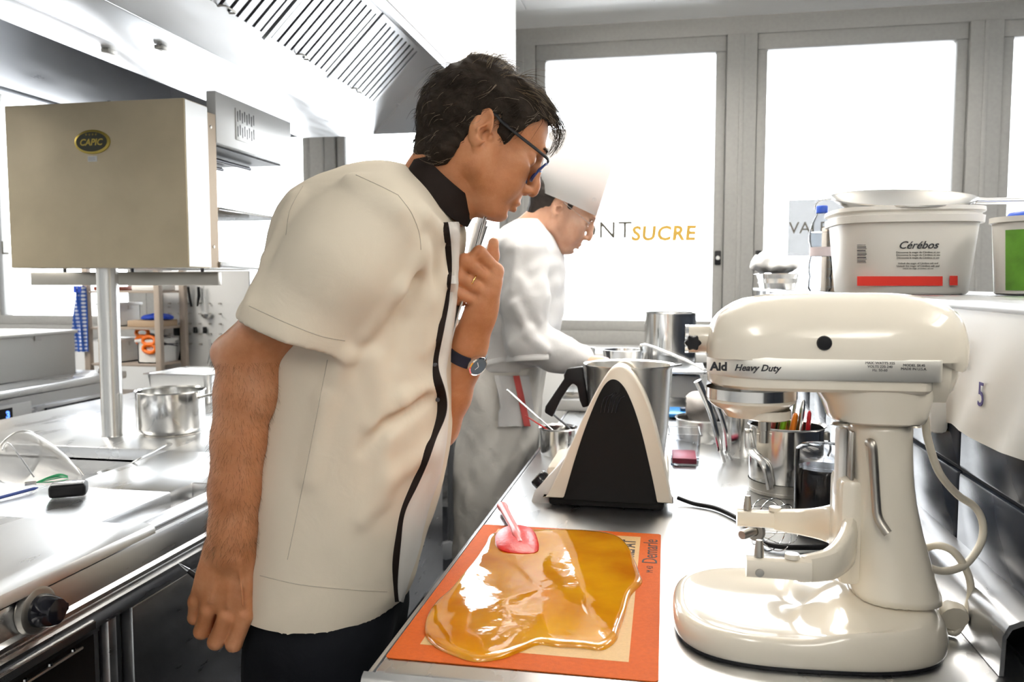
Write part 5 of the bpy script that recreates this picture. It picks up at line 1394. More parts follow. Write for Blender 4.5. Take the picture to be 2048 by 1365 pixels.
# eyebrows
eb = []
for i in range(160):
    for sg in (-1, 1):
        u = rng.rand(); r0 = np.array([.1015 - .010*u*u, sg*(.016 + .032*u), .037 + .004*math.sin(u*3) + .003*rng.normal()*.5]); pts = []
        for j in range(4): pts.append(tuple(HR @ (r0 + np.array([.0012*j - .0005*j*u, sg*.0022*j, .0004*j])) + HO))
        eb.append(pts)
hair_curves('eyebrows', eb, .00018, 'hair_brown', chef)
# forearm hair
ah = []
V = bf.V; lowz, hiz = P(470, 1110, AY).z, P(470, 720, AY).z
cand = np.where((V[:, 2] > lowz) & (V[:, 2] < hiz) & (V[:, 0] < -.60) & (V[:, 1] < AY + .03))[0]
for i in rng.choice(cand, min(2600, len(cand)), replace=False):
    p = V[i]; cxa = P(478, 900, AY).x; n_ = np.array([p[0] - cxa, p[1] - AY, 0]); n_ /= np.linalg.norm(n_) + 1e-6
    L_ = .007 + .006*rng.rand(); dr = np.array([.35*rng.normal(), -.1, -1.0]) + n_*.25; dr /= np.linalg.norm(dr)
    ah.append([tuple(p - n_*.001), tuple(p + n_*.0012 + dr*L_*.5), tuple(p + n_*.0016 + dr*L_)])
hair_curves('arm_hair', ah, .00016, 'arm_hair', chef)
# ---- glasses
gl_ = MB()
for sg in (-1, 1):
    c = np.array([.1085, sg*.031, .004]); tl = math.radians(14)
    ring = []
    for k in range(28):
        a = 2*PI*k/28; u, v = .0225*math.cos(a), .0205*math.sin(a)
        ring.append(hl(*(c + np.array([v*math.sin(tl) - .004*abs(u)/.022, u, v*math.cos(tl)]))))
    gl_.tube(ring, .0019, 8, closed=True)
gl_.tube(spline([hl(.110, -.010, .010), hl(.113, 0, .013), hl(.110, .010, .010)], 4), .0016, 8)
glasses = gl_.build('glasses', 'blue_frame', chef)
for sg in (-1, 1):
    gt = MB(); gt.tube(spline([hl(.1095, sg*.052, .022), hl(.1075, sg*.064, .0225), hl(.095, sg*.072, .0235), hl(.050, sg*.0775, .0275), hl(.010, sg*.080, .032), hl(-.006, sg*.081, .036), hl(-.030, sg*.078, .030)], 5), .0024, 8, flat=(.7, 1.5)).build('temple_arm', 'black_plastic', glasses)
    c = np.array([.1085, sg*.031, .004]); tl = math.radians(14)
    MB().add([hl(*(c + np.array([.0205*math.sin(a)*math.sin(tl) - .004*abs(.0225*math.cos(a))/.022, .0225*math.cos(a), .0205*math.sin(a)*math.cos(tl)]))) for a in [2*PI*k/28 for k in range(28)]], [tuple(range(28))]).build('lens', 'lens_glass', glasses, smooth=False)
# ---- wedding ring and wrist watch
rc = Vector(lp_(945, 561, -.019)); dax = (Vector(lp_(918, 553, -.028)) - Vector(lm['r'])).normalized(); u_, v_, _ = frame_from(dax)
MB().tube([rc + (u_*math.cos(a) + v_*math.sin(a))*.0128 for a in [2*PI*k/24 for k in range(24)]], .0014, 8, closed=True, flat=(1, 1)).build('ring', 'gold', chef)
wd = (Vector(wl) - Vector(P(922, 730, LY))).normalized(); wc = Vector(P(931, 708, LY - .005)); u_, v_, _ = frame_from(wd)
wr_ = MB(); rr = []
for k in range(36):
    a = 2*PI*k/36; rad_ = u_*math.cos(a) + v_*math.sin(a)
    c_ = wc + rad_*.0365
    rr.append([c_ - wd*.0105 - rad_*.002, c_ + wd*.0105 - rad_*.002, c_ + wd*.0105 + rad_*.002, c_ - wd*.0105 + rad_*.002])
strap = wr_.rings(rr, closed=True).build('watch_strap', 'watch_strap', chef)
fn = (Vector((.78, -.62, -.12)) - wd*Vector((.78, -.62, -.12)).dot(wd)).normalized(); fb = wd.cross(fn).normalized(); Rm = Matrix((fb, wd, fn)).transposed()
MB().lathe([(0, -.002), (.0185, -.002), (.0195, .003), (.0190, .007), (.0165, .008), (.0165, .0065), (0, .0065)], wc + fn*.0365, 32, Rm).build('watch_case', 'chrome', strap)
MB().lathe([(0, .0072), (.0165, .0072)], wc + fn*.0365, 32, Rm).build('watch_dial', 'watch_face', strap)
for a_, L_ in ((.6, .011), (2.4, .008)):
    MB().box((-.0007, 0, .0076), (.0007, L_, .0080)).build('watch_hand', 'chrome', strap).matrix_world = Matrix.Translation(wc + fn*.0365) @ (Rm @ rotm('Z', a_)).to_4x4()

# ---- things he holds
pp = thing('paper_stack', 'small stack of white papers clutched in the older chef\'s left hand', 'papers', P(930, 600, LH))
a_, b_ = P(972, 432, LH - .004), P(884, 742, LH - .012)
ax_ = (b_ - a_); L_ = ax_.length; ax_.normalize(); wdv = Vector((-.30, .95, .05)); wdv = (wdv - ax_*wdv.dot(ax_)).normalized(); nn = ax_.cross(wdv).normalized()
for k, (o, tw, sh_, s0) in enumerate(((-.006, -.035, 0, .012), (-.0035, -.018, .0, 0), (-.001, 0, .0, .004), (.0008, .004, .0, .0), (.003, .014, -.006, .008), (.0055, .03, -.01, .016))):
    rot = Matrix.Rotation(tw, 3, wdv)
    p0 = a_ + nn*o + ax_*s0; g = []
    for i in range(9):
        row = []
        for j in (0, 1):
            q_ = rot @ (ax_*(L_*i/8)) + wdv*(.15*j - .012) + nn*(.004*math.sin(i*.5 + k))*abs(tw)*20*(i/8 - .5)
            row.append(p0 + q_)
        g.append(row)
    MB().sheet(g).build('sheet', 'paper', pp, solid=.0012 if k in (1, 2, 3) else .0005)
pn = thing('ballpoint_pen', 'black ballpoint pen with a steel tip in the older chef\'s right hand', 'pen', P(440, 1185, AY + .03))
t0p, t1p = P(359, 1129, AY + .030), P(512, 1243, AY + .036); dp = (t1p - t0p)
MB().tube([t0p + dp*.12, t0p + dp*.2, t0p + dp*.5, t0p + dp*.97, t1p], [.0040, .0050, .0056, .0052, .003], 14).build('barrel', 'black_plastic', pn)
MB().tube([t0p - dp*.02, t0p, t0p + dp*.012, t0p + dp*.12], [.0004, .0007, .0016, .0041], 14).build('tip', 'chrome', pn)

# ================================================================== THE YOUNGER CHEF IN A TALL HAT
skin_mat('skin_fair', (0.66, 0.38, 0.26), (0.60, 0.32, 0.21), (0.72, 0.46, 0.34))
cloth_mat('chef_white', (0.86, 0.855, 0.86), 500, .08, fold=.35)
cloth_mat('apron_cloth', (0.90, 0.875, 0.83), 400, .12, fold=.6)
cloth_mat('hat_white', (0.90, 0.895, 0.89), 500, .05, trans=.6)
mat('stubble', (0.30, 0.16, 0.10), .7)
mat('hair_dark', (0.022, 0.014, 0.010), 0.6, noise=.3, nscale=80, bump=.5, bscale=260)
mat('towel_red', (0.72, 0.13, 0.12), .9)
C2 = 2.6
chef2 = thing('person', 'younger man in a white chef jacket, apron and tall white hat', 'person', (-.52, C2, 0))
T2, Y2 = math.radians(32), math.radians(4)
R2 = np.array(Matrix.Rotation(Y2, 3, 'Z') @ Matrix.Rotation(T2, 3, 'Y'))
O2 = np.array(P(1119, 420, C2 - .075)) - R2 @ np.array([-.004, -.078, 0])
def h2(x, y, z): return Vector(R2 @ np.array([x, y, z]) + O2)
b2 = Field((-.80, 2.25, .60), (-.12, 2.95, 1.72), .0055, fine=((0, -.46, -.18, .0036), (2, 1.38, 1.70, .0036)))
head_sdf(b2, R2, O2)
n0 = np.array(P(1062, 470, C2)); n1 = np.array(h2(-.028, 0, -.035))
b2.chain([(n0, .068), ((n0 + n1)/2, .058), (n1, .055)], k=.025)
b2.cone(np.array(h2(.03, 0, -.07)), np.array(P(1100, 500, C2)), .032, .035, k=.03)
cc2 = lambda x, y, r, Y=C2: (np.array(P(x, y, Y)), r)
b2.chain([cc2(1050, 520, .09), cc2(1038, 620, .10), cc2(1030, 700, .09)], k=.03)
for sg in (-1, 1):
    yy = C2 + sg*.20
    b2.chain([cc2(1050, 510, .05, yy), cc2(1052, 680, .034, yy), cc2(1120, 708, .028, yy + (.02 if sg < 0 else -.06)), cc2(1165, 716, .024, yy + (.03 if sg < 0 else -.08))], k=.02)
    hw_ = np.array(P(1172, 720, yy + (.03 if sg < 0 else -.08)))
    b2.ell(hw_ + np.array([.03, 0, -.005]), (.045, .036, .018), k=.012)
    for q_ in range(4): b2.cone(hw_ + np.array([.06, -.026 + q_*.017, -.002]), hw_ + np.array([.105 - .01*abs(q_ - 1.3), -.026 + q_*.017, -.028]), .0095, .0085, k=.004)
    b2.cone(hw_ + np.array([.02, -.03 if sg > 0 else .03, 0]), hw_ + np.array([.075, -.048 if sg > 0 else .048, -.02]), .011, .009, k=.006)
b2.build('body', 'skin_fair', chef2, smooth=2)
# jacket
j2 = Field((-.80, 2.27, .84), (-.14, 2.94, 1.58), .0056)
rows2 = [(735, 944, 1098, .185), (690, 952, 1112, .185), (640, 956, 1124, .19), (590, 958, 1130, .195), (540, 962, 1130, .195), (500, 974, 1124, .185), (475, 990, 1114, .160), (455, 1012, 1100, .12), (440, 1036, 1086, .08)]
jt2 = []
for y, xl, xr, ry in rows2:
    a, b = P(xl, y, C2), P(xr, y, C2); jt2.append(((a.z + b.z)/2, (a.x + b.x)/2, C2, (b.x - a.x)/2, ry))
j2.slices(jt2, pw=2.3)
for sg in (-1, 1):
    yy = C2 + sg*.19
    j2.chain([cc2(1045, 505, .075, yy), cc2(1050, 600, .070, yy + sg*.02), cc2(1056, 685, .064, yy + sg*.02), cc2(1110, 706, .056, yy + (.02 if sg < 0 else -.05)), cc2(1158, 716, .046, yy + (.03 if sg < 0 else -.08))], k=.03)
j2.wrinkle(.0035, 26, 21, (1, 1, .8)); j2.wrinkle(.0025, 60, 22, (1, .8, 1))
j2.V, j2.Q = j2.mesh(0); jb2 = bvh_of(j2)
for a, b, r in (((1040, 560), (1075, 640), .012), ((1030, 610), (1062, 680), .011), ((1060, 660), (1020, 690), .010), ((1000, 560), (990, 660), .010), ((1090, 700), (1055, 670), .012), ((1035, 500), (1025, 580), .009)):
    pa, pb = cast(jb2, *a), cast(jb2, *b)
    if pa and pb: j2.cone(np.array(pa) + np.array([0, .004, 0]), np.array(pb) + np.array([0, .004, 0]), r, r*.7, .02)
jk2 = j2.build('jacket', 'chef_white', chef2, smooth=2)
# collar
def loop2(back, front, b, n=28):
    pb, pf = P(*back, C2), P(*front, C2); c = (pb + pf)/2; a = (pf - pb)/2
    return [c + a*math.cos(2*PI*k/n) + Vector((0, b*math.sin(2*PI*k/n), 0)) for k in range(n)]
MB().rings([loop2((1042, 446), (1108, 498), .072), loop2((1056, 428), (1118, 486), .066), loop2((1058, 429), (1116, 485), .063), loop2((1046, 448), (1104, 496), .068)]).build('collar', 'chef_white', jk2)
# apron over the hips and legs
a2 = Field((-.84, 2.35, .02), (-.30, 2.86, 1.10), .007)
ar = []
for y, xl, xr, ry in ((722, 946, 1098, .188), (760, 938, 1086, .190), (830, 930, 1078, .190), (900, 924, 1072, .188), (980, 920, 1064, .185), (1050, 918, 1058, .18), (1130, 920, 1050, .17), (1180, 924, 1046, .16)):
    a, b = P(xl, y, C2), P(xr, y, C2); ar.append(((a.z + b.z)/2, (a.x + b.x)/2, C2, (b.x - a.x)/2, ry))
a2.slices(ar, pw=2.4)
a2.wrinkle(.011, 24, 31, (1, 1, .22)); a2.wrinkle(.004, 60, 33, (1, 1, .4))
apron = a2.build('apron', 'apron_cloth', chef2, smooth=2)
ab2 = bvh_of(a2, j2)
tp = on_surface(ab2, [(948, 735), (990, 722), (1040, 715), (1096, 712)], .004, 6)
if len(tp) > 2: MB().tube(tp, .012, 8, flat=(1, .3)).build('apron_string', 'chef_white', apron)
mat('trouser_check', (.16, .17, .20), .85)
lg = Field((-.80, 2.38, .0), (-.34, 2.84, .50), .008)
for sg in (-1, 1):
    lg.chain([((-.56, C2 + sg*.09, .46), .095), ((-.575, C2 + sg*.095, .08), .065)], k=.02); lg.cone((-.59, C2 + sg*.1, .045), (-.45, C2 + sg*.1, .035), .042, .034, k=.02)
lg.build('trousers', 'trouser_check', chef2)
# folded towel tucked in the apron string
tw = []
for i in range(12):
    y = 752 + i*9.2; row = []
    for j in range(9):
        x = 990 + j*8.2 + (i*1.4 if i < 8 else 6); h = cast(ab2, x, y, .012 + .006*math.sin(j*1.3 + i*.2) + (.006 if i < 6 else 0))
        row.append(h if h else P(x, y, C2 - .19))
    tw.append(row)
towel = MB().sheet(tw).build('towel', 'chef_white', chef2, solid=.006)
ts = []
for i in range(12):
    y = 752 + i*9.2; row = []
    for j in range(3):
        x = 1026 + j*6.5 + i*2.0; h = cast(ab2, x, y, .026 + (.006 if i < 6 else 0)); row.append(h if h else P(x, y, C2 - .20))
    ts.append(row)
MB().sheet(ts).build('towel_stripe', 'towel_red', towel, solid=.001)
# hair, stubble and hat
xs2 = np.linspace(-.2, .2, 161)
g2f = Field(tuple(O2 - .16), tuple(O2 + .16), .004); g2f.frame(R2, O2)
g2f.ell((-.016, 0, .050), (.106, .079, .088), k=0); g2f.ell((-.062, 0, .008), (.056, .063, .056), k=.03); g2f.ell((-.072, 0, -.045), (.030, .046, .030), k=.02)
sl, (x, y, z) = g2f.block((0, 0, 0), .159)
hl2 = np.interp(x, xs2, [float(np.interp(v, [-.13, -.10, -.062, -.036, -.024, .004, .014, .030, .042, .06], [-.078, -.074, -.064, -.045, .03, .044, -.014, -.014, .04, .07])) for v in xs2])
g2f.F[sl] = np.maximum(g2f.F[sl], ((hl2 - z)*.75).astype(np.float32)); g2f.F[sl] = np.maximum(g2f.F[sl], (z - .09 + 0*x).astype(np.float32))
g2f.frame(); g2f.wrinkle(.002, 120, 7)
g2f.build('hair', 'hair_dark', chef2, smooth=1)
def hat_ring(s_, r, n=36):
    tl = math.radians(24 - 14*min(1, s_*1.5)); c0 = P(1134, 408, C2) + Vector((.028, 0, .105))*(2.0*s_)
    u = Vector((math.cos(tl), 0, -math.sin(tl)))
    return [c0 + u*(r*math.cos(2*PI*k/n)) + Vector((0, r*.88*math.sin(2*PI*k/n), 0)) for k in range(n)]
hatm = MB().rings([hat_ring(.03, .098), hat_ring(0, .101), hat_ring(.005, .103), hat_ring(.3, .106), hat_ring(.7, .111), hat_ring(.97, .113), hat_ring(1.0, .108), hat_ring(1.01, .06), hat_ring(1.01, .005)], cap=True)
hat = hatm.build('tall_hat', 'hat_white', chef2)
p = P(1188, 400, C2 - .06); MB().tube([p + Vector((R2 @ np.array([.006*math.cos(a), -.001, .006*math.sin(a)]))) for a in [2*PI*k/16 for k in range(14)]], .0008, 6).build('hat_logo', 'pale_grey_print', hat)
gl2 = MB()
for sg in (-1, 1):
    gl2.tube([h2(.0985 - .004*abs(math.cos(a)), sg*.031 + .019*math.cos(a), .012 + .013*math.sin(a)) for a in [2*PI*k/20 for k in range(20)]], .0005, 6, closed=True)
gl2.tube([h2(.0985, -.012, .014), h2(.1005, 0, .016), h2(.0985, .012, .014)], .0006, 6)
gls2 = gl2.build('glasses', 'chrome', chef2)
for sg in (-1, 1): MB().tube([h2(.096, sg*.050, .014), h2(.06, sg*.077, .018), h2(-.004, sg*.082, .026)], .0009, 6).build('temple_arm', 'chrome', gls2)
e2 = []
rng = np.random.RandomState(9)
for i in range(120):
    for sg in (-1, 1):
        u = rng.rand(); r0 = np.array([.101 - .010*u*u, sg*(.016 + .030*u), .035 + .003*math.sin(u*3)]); e2.append([tuple(R2 @ (r0 + np.array([.001*j, sg*.0022*j, .0003*j])) + O2) for j in range(4)])
hair_curves('eyebrows', e2, .00025, 'hair_dark', chef2)

# ================================================================== SHELF ABOVE THE TILES
mat('bucket_white', (0.91, 0.885, 0.83), 0.38)
mat('print_red', (0.75, 0.035, 0.02), 0.45)
mat('leaf_green', (0.16, 0.42, 0.04), 0.5, noise=.4, nscale=25)
mat('cap_blue', (0.03, 0.10, 0.55), .35)
glass_mat('clear_plastic', (.97, .98, 1), .07, rough=.05, fres=1.18)
glass_mat('water', (.95, .98, 1), .05, fres=1.12)
mat('carton_beige', (0.70, 0.56, 0.42), .7, noise=.15, nscale=40)
BKY = 1.86
bk = thing('salt_bucket', 'white plastic bucket with a red band and black script on the shelf', 'bucket', (P(1815, 580, BKY).x, BKY, SH))
bcx = P(1815, 500, BKY - .13).x + .02; bcy = BKY; zl = P(1815, 440, BKY - .12).z
def bring(z, hw, n=40, pw=3.6, sy=.92):
    o = []
    for k in range(n):
        a = 2*PI*k/n; ca, sa = math.cos(a), math.sin(a); f = (abs(ca)**pw + abs(sa)**pw)**(-1/pw); o.append((bcx + hw*ca*f, bcy + hw*sy*sa*f, z))
    return o
zt_ = P(1815, 412, BKY - .12).z; hw0, hw1 = .122, .136
MB().rings([bring(SH + .001, hw0 - .004), bring(SH + .006, hw0), bring(zl, hw1)]).build('tub', 'bucket_white', bk)
MB().rings([bring(zl - .004, hw1 + .001), bring(zl - .004, hw1 + .008), bring(zl + .010, hw1 + .009), bring(zl + .012, hw1 + .004), bring(zt_ - .012, hw1 + .003), bring(zt_ - .008, hw1 + .010), bring(zt_, hw1 + .009), bring(zt_, hw1 - .002), bring(zl + .004, hw1 - .004)], cap=False).build('rim_band', 'bucket_white', bk)
def bface(x, y):
    yy = bcy - hw0*.92; z = P(x, y, yy).z; f = (z - SH)/(zl - SH); yy = bcy - (hw0 + (hw1 - hw0)*f)*.92 - .0008
    p = P(x, y, yy); return Vector((p.x, yy, p.z))
up_ = Vector((0, -(hw1 - hw0)*.92/(zl - SH), 1)).normalized()
def bpatch(x0, x1, y0, y1, name, m, n=6):
    g = [[bface(x0 + (x1 - x0)*i/n, y) + Vector((0, -.0004, 0)) for y in (y0, y1)] for i in range(n + 1)]
    MB().sheet(g).build(name, m, bk, solid=.0006)
bpatch(1714, 1885, 553, 572, 'red_band', 'print_red'); bpatch(1899, 1915, 552, 571, 'red_band', 'print_red', 2)
text('lettering', 'Cérébos', .021, bface(1836, 491), (1, 0, 0), up_, 'ink', bk, shear=.35, depth=.0005, bold=.0002)
for k, (w, y) in enumerate(((62, 505), (62, 510.5), (60, 516), (58, 527), (62, 532.5), (44, 537.5))):
    ln = 'Découvrez la magie du Cérébos et ses' if k < 3 else 'Unlock the magic of Cérébos salt and'
    text('small_print', ln, .0052*w/62, bface(1836, y), (1, 0, 0), up_, 'grey_print', bk, depth=.0003)
for k in range(11):
    bpatch(1714, 1731 + (k % 3), 490 + k*3.5, 491.2 + k*3.5 + (k % 2)*.8, 'barcode_bar', 'ink', 1)
# conical strainer lying upside on the bucket, its handle to the right
st = thing('steel_strainer', 'wide steel strainer bowl with a long tube handle on the bucket', 'strainer', (bcx, bcy, zt_))
stz = P(1815, 395, BKY).z; rr_ = .141; TX = rotm('X', .22)
MB().lathe([(rr_ - .002, -.001), (rr_ + .003, .0015), (rr_ + .003, -.001), (rr_ - .003, -.004), (rr_*.72, -.028), (.04, -.036), (0, -.036), (0, -.0345), (.04, -.0345), (rr_*.71, -.0265), (rr_ - .005, -.003), (rr_ - .002, -.001)], (bcx, bcy, stz), 56, TX).build('bowl', mat('strainer_steel', (.48, .47, .45), .25, 1.0), st)
MB().tube([(bcx + rr_ - .002, bcy - .012, stz - .010), (bcx + rr_ + .02, bcy - .014, stz - .012), (bcx + rr_ + .42, bcy - .03, stz - .016)], .0066, 14).build('handle', 'steel', st)
MB().tube(spline([(bcx - rr_, bcy, stz), (bcx - rr_ - .02, bcy, stz - .003), (bcx - rr_ - .032, bcy, stz - .012), (bcx - rr_ - .033, bcy, stz - .022)], 5), .0012, 6).build('hook', 'steel', st)
# water bottle
wb = thing('water_bottle', 'clear plastic water bottle with a blue cap on the shelf', 'bottle', (.458, 2.28, SH))
wx, wy = P(1640, 560, 2.28).x, 2.28; z_ = lambda y: P(1640, y, 2.28).z
bp_ = [(0, SH + .002), (.026, SH + .001), (.031, SH + .010), (.0305, SH + .03), (.028, SH + .04), (.0305, SH + .05), (.031, SH + .075), (.027, SH + .092), (.0275, SH + .12), (.0315, SH + .135), (.031, SH + .158), (.024, SH + .182), (.0135, SH + .203), (.0128, SH + .212)]
MB().lathe(bp_, (wx, wy, 0), 28).build('bottle', 'clear_plastic', wb)
MB().lathe([(0, SH + .004)] + [(max(0, r - .0015), z) for r, z in bp_[1:11]] + [(0, SH + .158)], (wx, wy, 0), 28).build('water', 'water', wb)
MB().lathe([(.0285, SH + .094), (.0290, SH + .118)], (wx, wy, 0), 28).build('label', 'pale_label' if 'pale_label' in MATS else mat('pale_label', (.80, .70, .72), .6), wb)
MB().lathe([(.0150, SH + .208), (.0152, SH + .224), (.0135, SH + .227), (0, SH + .227)], (wx, wy, 0), 24).build('cap', 'cap_blue', wb)
# carton, steel pan, white bag, second tub
cx_ = P(1682, 500, 2.2)
cb = thing('carton', 'beige carton standing between the water bottle and the bucket', 'carton', (cx_.x, 2.25, SH))
ca, cb2 = P(1655, 452, 2.30), P(1712, 578, 2.30)
MB().box((ca.x, 2.30, SH), (cb2.x, 2.38, ca.z), bev=.003).build('box', 'carton_beige', cb)
for k in range(7): MB().box((ca.x + .002, 2.2985, SH + .012 + k*.024), (cb2.x - .002, 2.3005, SH + .014 + k*.024)).build('printed_line', 'pale_grey_print', cb, smooth=False)
gx = P(1525, 560, 2.9), P(1600, 560, 2.9)
gn_pan('steel_tray', 'small rectangular steel tray on the shelf near the window', gx[0].x, gx[1].x, 2.9, 3.1, SH, SH + .052)
wbag = Field((P(1490, 560, 3.05).x, 2.88, SH + .05), (P(1612, 560, 3.05).x, 3.2, SH + .16), .006)
ctr_ = P(1550, 536, 3.0)
wbag.ell((ctr_.x, 3.02, SH + .085), (.085, .075, .030), k=.01); wbag.ell((ctr_.x - .03, 3.0, SH + .105), (.04, .05, .025), k=.02); wbag.wrinkle(.008, 60, 2)
mat('white_film', (.9, .9, .9), .4)
tag(wbag.build('plastic_bag', 'white_film'), 'crumpled white plastic bag heaped on the steel tray', 'bag')
wb2 = Field((P(1425, 590, 3.3).x - .02, 3.2, SH - .03), (P(1510, 590, 3.3).x + .05, 3.6, SH + .12), .006)
c_ = P(1475, 585, 3.35); wb2.ell((.46, 3.38, SH + .028), (.075, .09, .030), k=.01); wb2.ell((.435, 3.36, SH + .045), (.035, .05, .02), k=.02); wb2.wrinkle(.006, 50, 5)
tag(wb2.build('white_cloth', 'white_film'), 'bunched white cloth at the window end of the shelf', 'cloth')
tb = thing('green_tub', 'white tub with a green picture label at the frame edge', 'tub', (.74, 1.75, SH))
tx0 = P(2020, 560, 1.62).x
tz1 = P(2030, 430, 1.62).z
MB().rings([[(tx0 + .065 + r*math.cos(2*PI*k/32), 1.69 + r*math.sin(2*PI*k/32), z) for k in range(32)] for r, z in ((.058, SH + .001), (.062, SH + .004), (.070, tz1 - .012), (.075, tz1 - .010), (.075, tz1), (.05, tz1 + .001))]).build('tub', 'bucket_white', tb)
MB().rings([[(tx0 + .065 + r*math.cos(a), 1.69 + r*math.sin(a), z) for a in [PI*1.15 + k*PI*.7/20 for k in range(21)]] for r, z in ((.0632, SH + .01), (.0695, tz1 - .025))], cap=False).build('label', 'leaf_green', tb, recalc=False)
bl_ = thing('blue_cover', 'blue plastic cover lying on the green tub', 'cover', (tx0 + .075, 1.69, tz1))
MB().lathe([(0, tz1 + .0105), (.055, tz1 + .010), (.058, tz1 + .006), (.058, tz1 + .0015), (0, tz1 + .0015)], (tx0 + .078, 1.69, 0), 32).build('disc', 'cap_blue', bl_)
MB().lathe([(0, tz1 + .018), (.008, tz1 + .017), (.010, tz1 + .0105)], (tx0 + .078, 1.69, 0), 16).build('grip', 'cap_blue', bl_)

# ================================================================== FURTHER ALONG THE WORKTOP
def pot(name, label, x, y, z, r, h, m='steel_polish', cat='pot', wall=.0018, lip=.004, bulge=.0):
    t = thing(name, label, cat, (x, y, z))
    MB().lathe([(0, z), (r*.93, z), (r - .001, z + .008), (r + bulge, z + h*.5), (r, z + h - .004), (r + lip, z + h), (r + lip - .001, z + h + .0015), (r - wall, z + h - .003), (r - wall + bulge, z + h*.5), (r - wall, z + .012), (r*.9, z + .004), (0, z + .003)], (x, y, 0), 44).build('body', m, t)
    return t
# utensil pot
ux, uy = P(1578, 930, 1.70).x, 1.745
ur, uh = .0745, P(1578, 862, 1.67).z - WT
up2 = pot('utensil_pot', 'steel pot with a hooped handle holding utensils behind the mixer', ux, uy, WT, ur, uh)
MB().lathe([(ur - .004, WT), (ur - .002, WT + .001), (ur + .0008, WT + .022), (ur + .0008, WT + .026)], (ux, uy, 0), 44).build('base_band', 'steel_dull', up2)
MB().tube(spline([(ux - ur - .004, uy - .01, WT + uh - .018), (ux - ur - .002, uy - .03, WT + uh - .05), (ux - ur + .022, uy - .068, WT + .07), (ux - ur + .032, uy - .074, WT + .04), (ux - ur + .036, uy - .074, WT + .02)], 6), .0062, 10, flat=(1.35, .5)).build('hoop_handle', 'steel', up2)
MB().box((ux - ur - .010, uy - .014, WT + uh - .03), (ux - ur + .001, uy + .006, WT + uh - .012), bev=.003).build('handle_ear', 'steel_dull', up2)
MB().box((ux + ur - .002, uy - .012, WT + uh - .03), (ux + ur + .010, uy + .010, WT + uh - .012), bev=.003).build('handle_ear', 'steel_dull', up2)
MB().tube(spline([(ux + ur + .006, uy, WT + uh - .02), (ux + ur + .012, uy - .006, WT + uh - .045), (ux + ur + .008, uy - .006, WT + uh - .062)], 4), .005, 10, flat=(1.3, .5)).build('handle_end', 'steel', up2)
mat('ut_green', (.22, .50, .02), .35); mat('ut_orange', (.85, .22, .01), .35); mat('ut_red', (.72, .012, .02), .3); mat('ut_dark_red', (.30, .05, .04), .4)
def utensil(label, m, base, top, w, name='kitchen_utensil', head=None):
    t = thing(name, label, 'utensil', base); b0 = Vector(base); t0_ = Vector(top); d = t0_ - b0
    MB().tube([b0, b0 + d*.6, b0 + d*.85, b0 + d*.97, t0_], [w*.8, w, w, w*.85, w*.35], 14, flat=(1.0, .55)).build('handle', m, t)
    if head: MB().tube([b0 - d*.0 + Vector((0, 0, .0)), b0 + d*.05], [w*1.4, w*1.2], 10, flat=(1, .2)).build('blade', 'steel', t)
    return t
zi = WT + .012
def utop(x, y): return P(x, y, uy - .01)
utensil('lime green utensil handle leaning in the steel pot', 'ut_green', (ux - .030, uy + .0, zi), utop(1577, 803), .011)
utensil('orange utensil handle in the steel pot', 'ut_orange', (ux - .012, uy - .03, zi), utop(1592, 826), .012)
utensil('bright red utensil handle in the steel pot', 'ut_red', (ux + .035, uy - .01, zi), utop(1619, 822), .0085)
utensil('dull red utensil handle behind the lime green one', 'ut_dark_red', (ux - .045, uy + .02, zi), utop(1551, 826), .010)
utensil('thick steel tube handle in the steel pot', 'steel', (ux + .012, uy - .02, zi), utop(1607, 800), .010)
utensil('slim steel handle rising highest from the steel pot', 'steel_dull', (ux - .0, uy + .02, zi), utop(1593, 786), .006)
utensil('narrow black handle behind the lime green one', 'black_plastic', (ux - .036, uy + .035, zi), utop(1560, 815), .005)
# electric grinder
gx_, gy_ = P(1648, 1000, 1.44).x, 1.46
gd = thing('electric_grinder', 'black electric grinder with a clear domed lid behind the mixer', 'grinder', (gx_, gy_, WT))
zg = lambda y: P(1648, y, gy_ - .04).z
MB().lathe([(0, WT + .001), (.042, WT + .001), (.0445, WT + .006), (.0445, zg(958)), (.043, zg(950)), (.041, zg(945)), (.0, zg(945))], (gx_, gy_, 0), 36).build('motor_body', 'black_gloss', gd)
MB().lathe([(.0455, WT + .03), (.0460, WT + .03), (.0460, zg(920)), (.0445, zg(908)), (.036, zg(900)), (.018, zg(897)), (0, zg(897))], (gx_, gy_, 0), 36).build('clear_lid', 'clear_plastic', gd)
MB().lathe([(.0445, zg(938)), (.0462, zg(938)), (.0462, zg(935)), (.0445, zg(935))], (gx_, gy_, 0), 36).build('lid_rim', 'clear_plastic', gd)
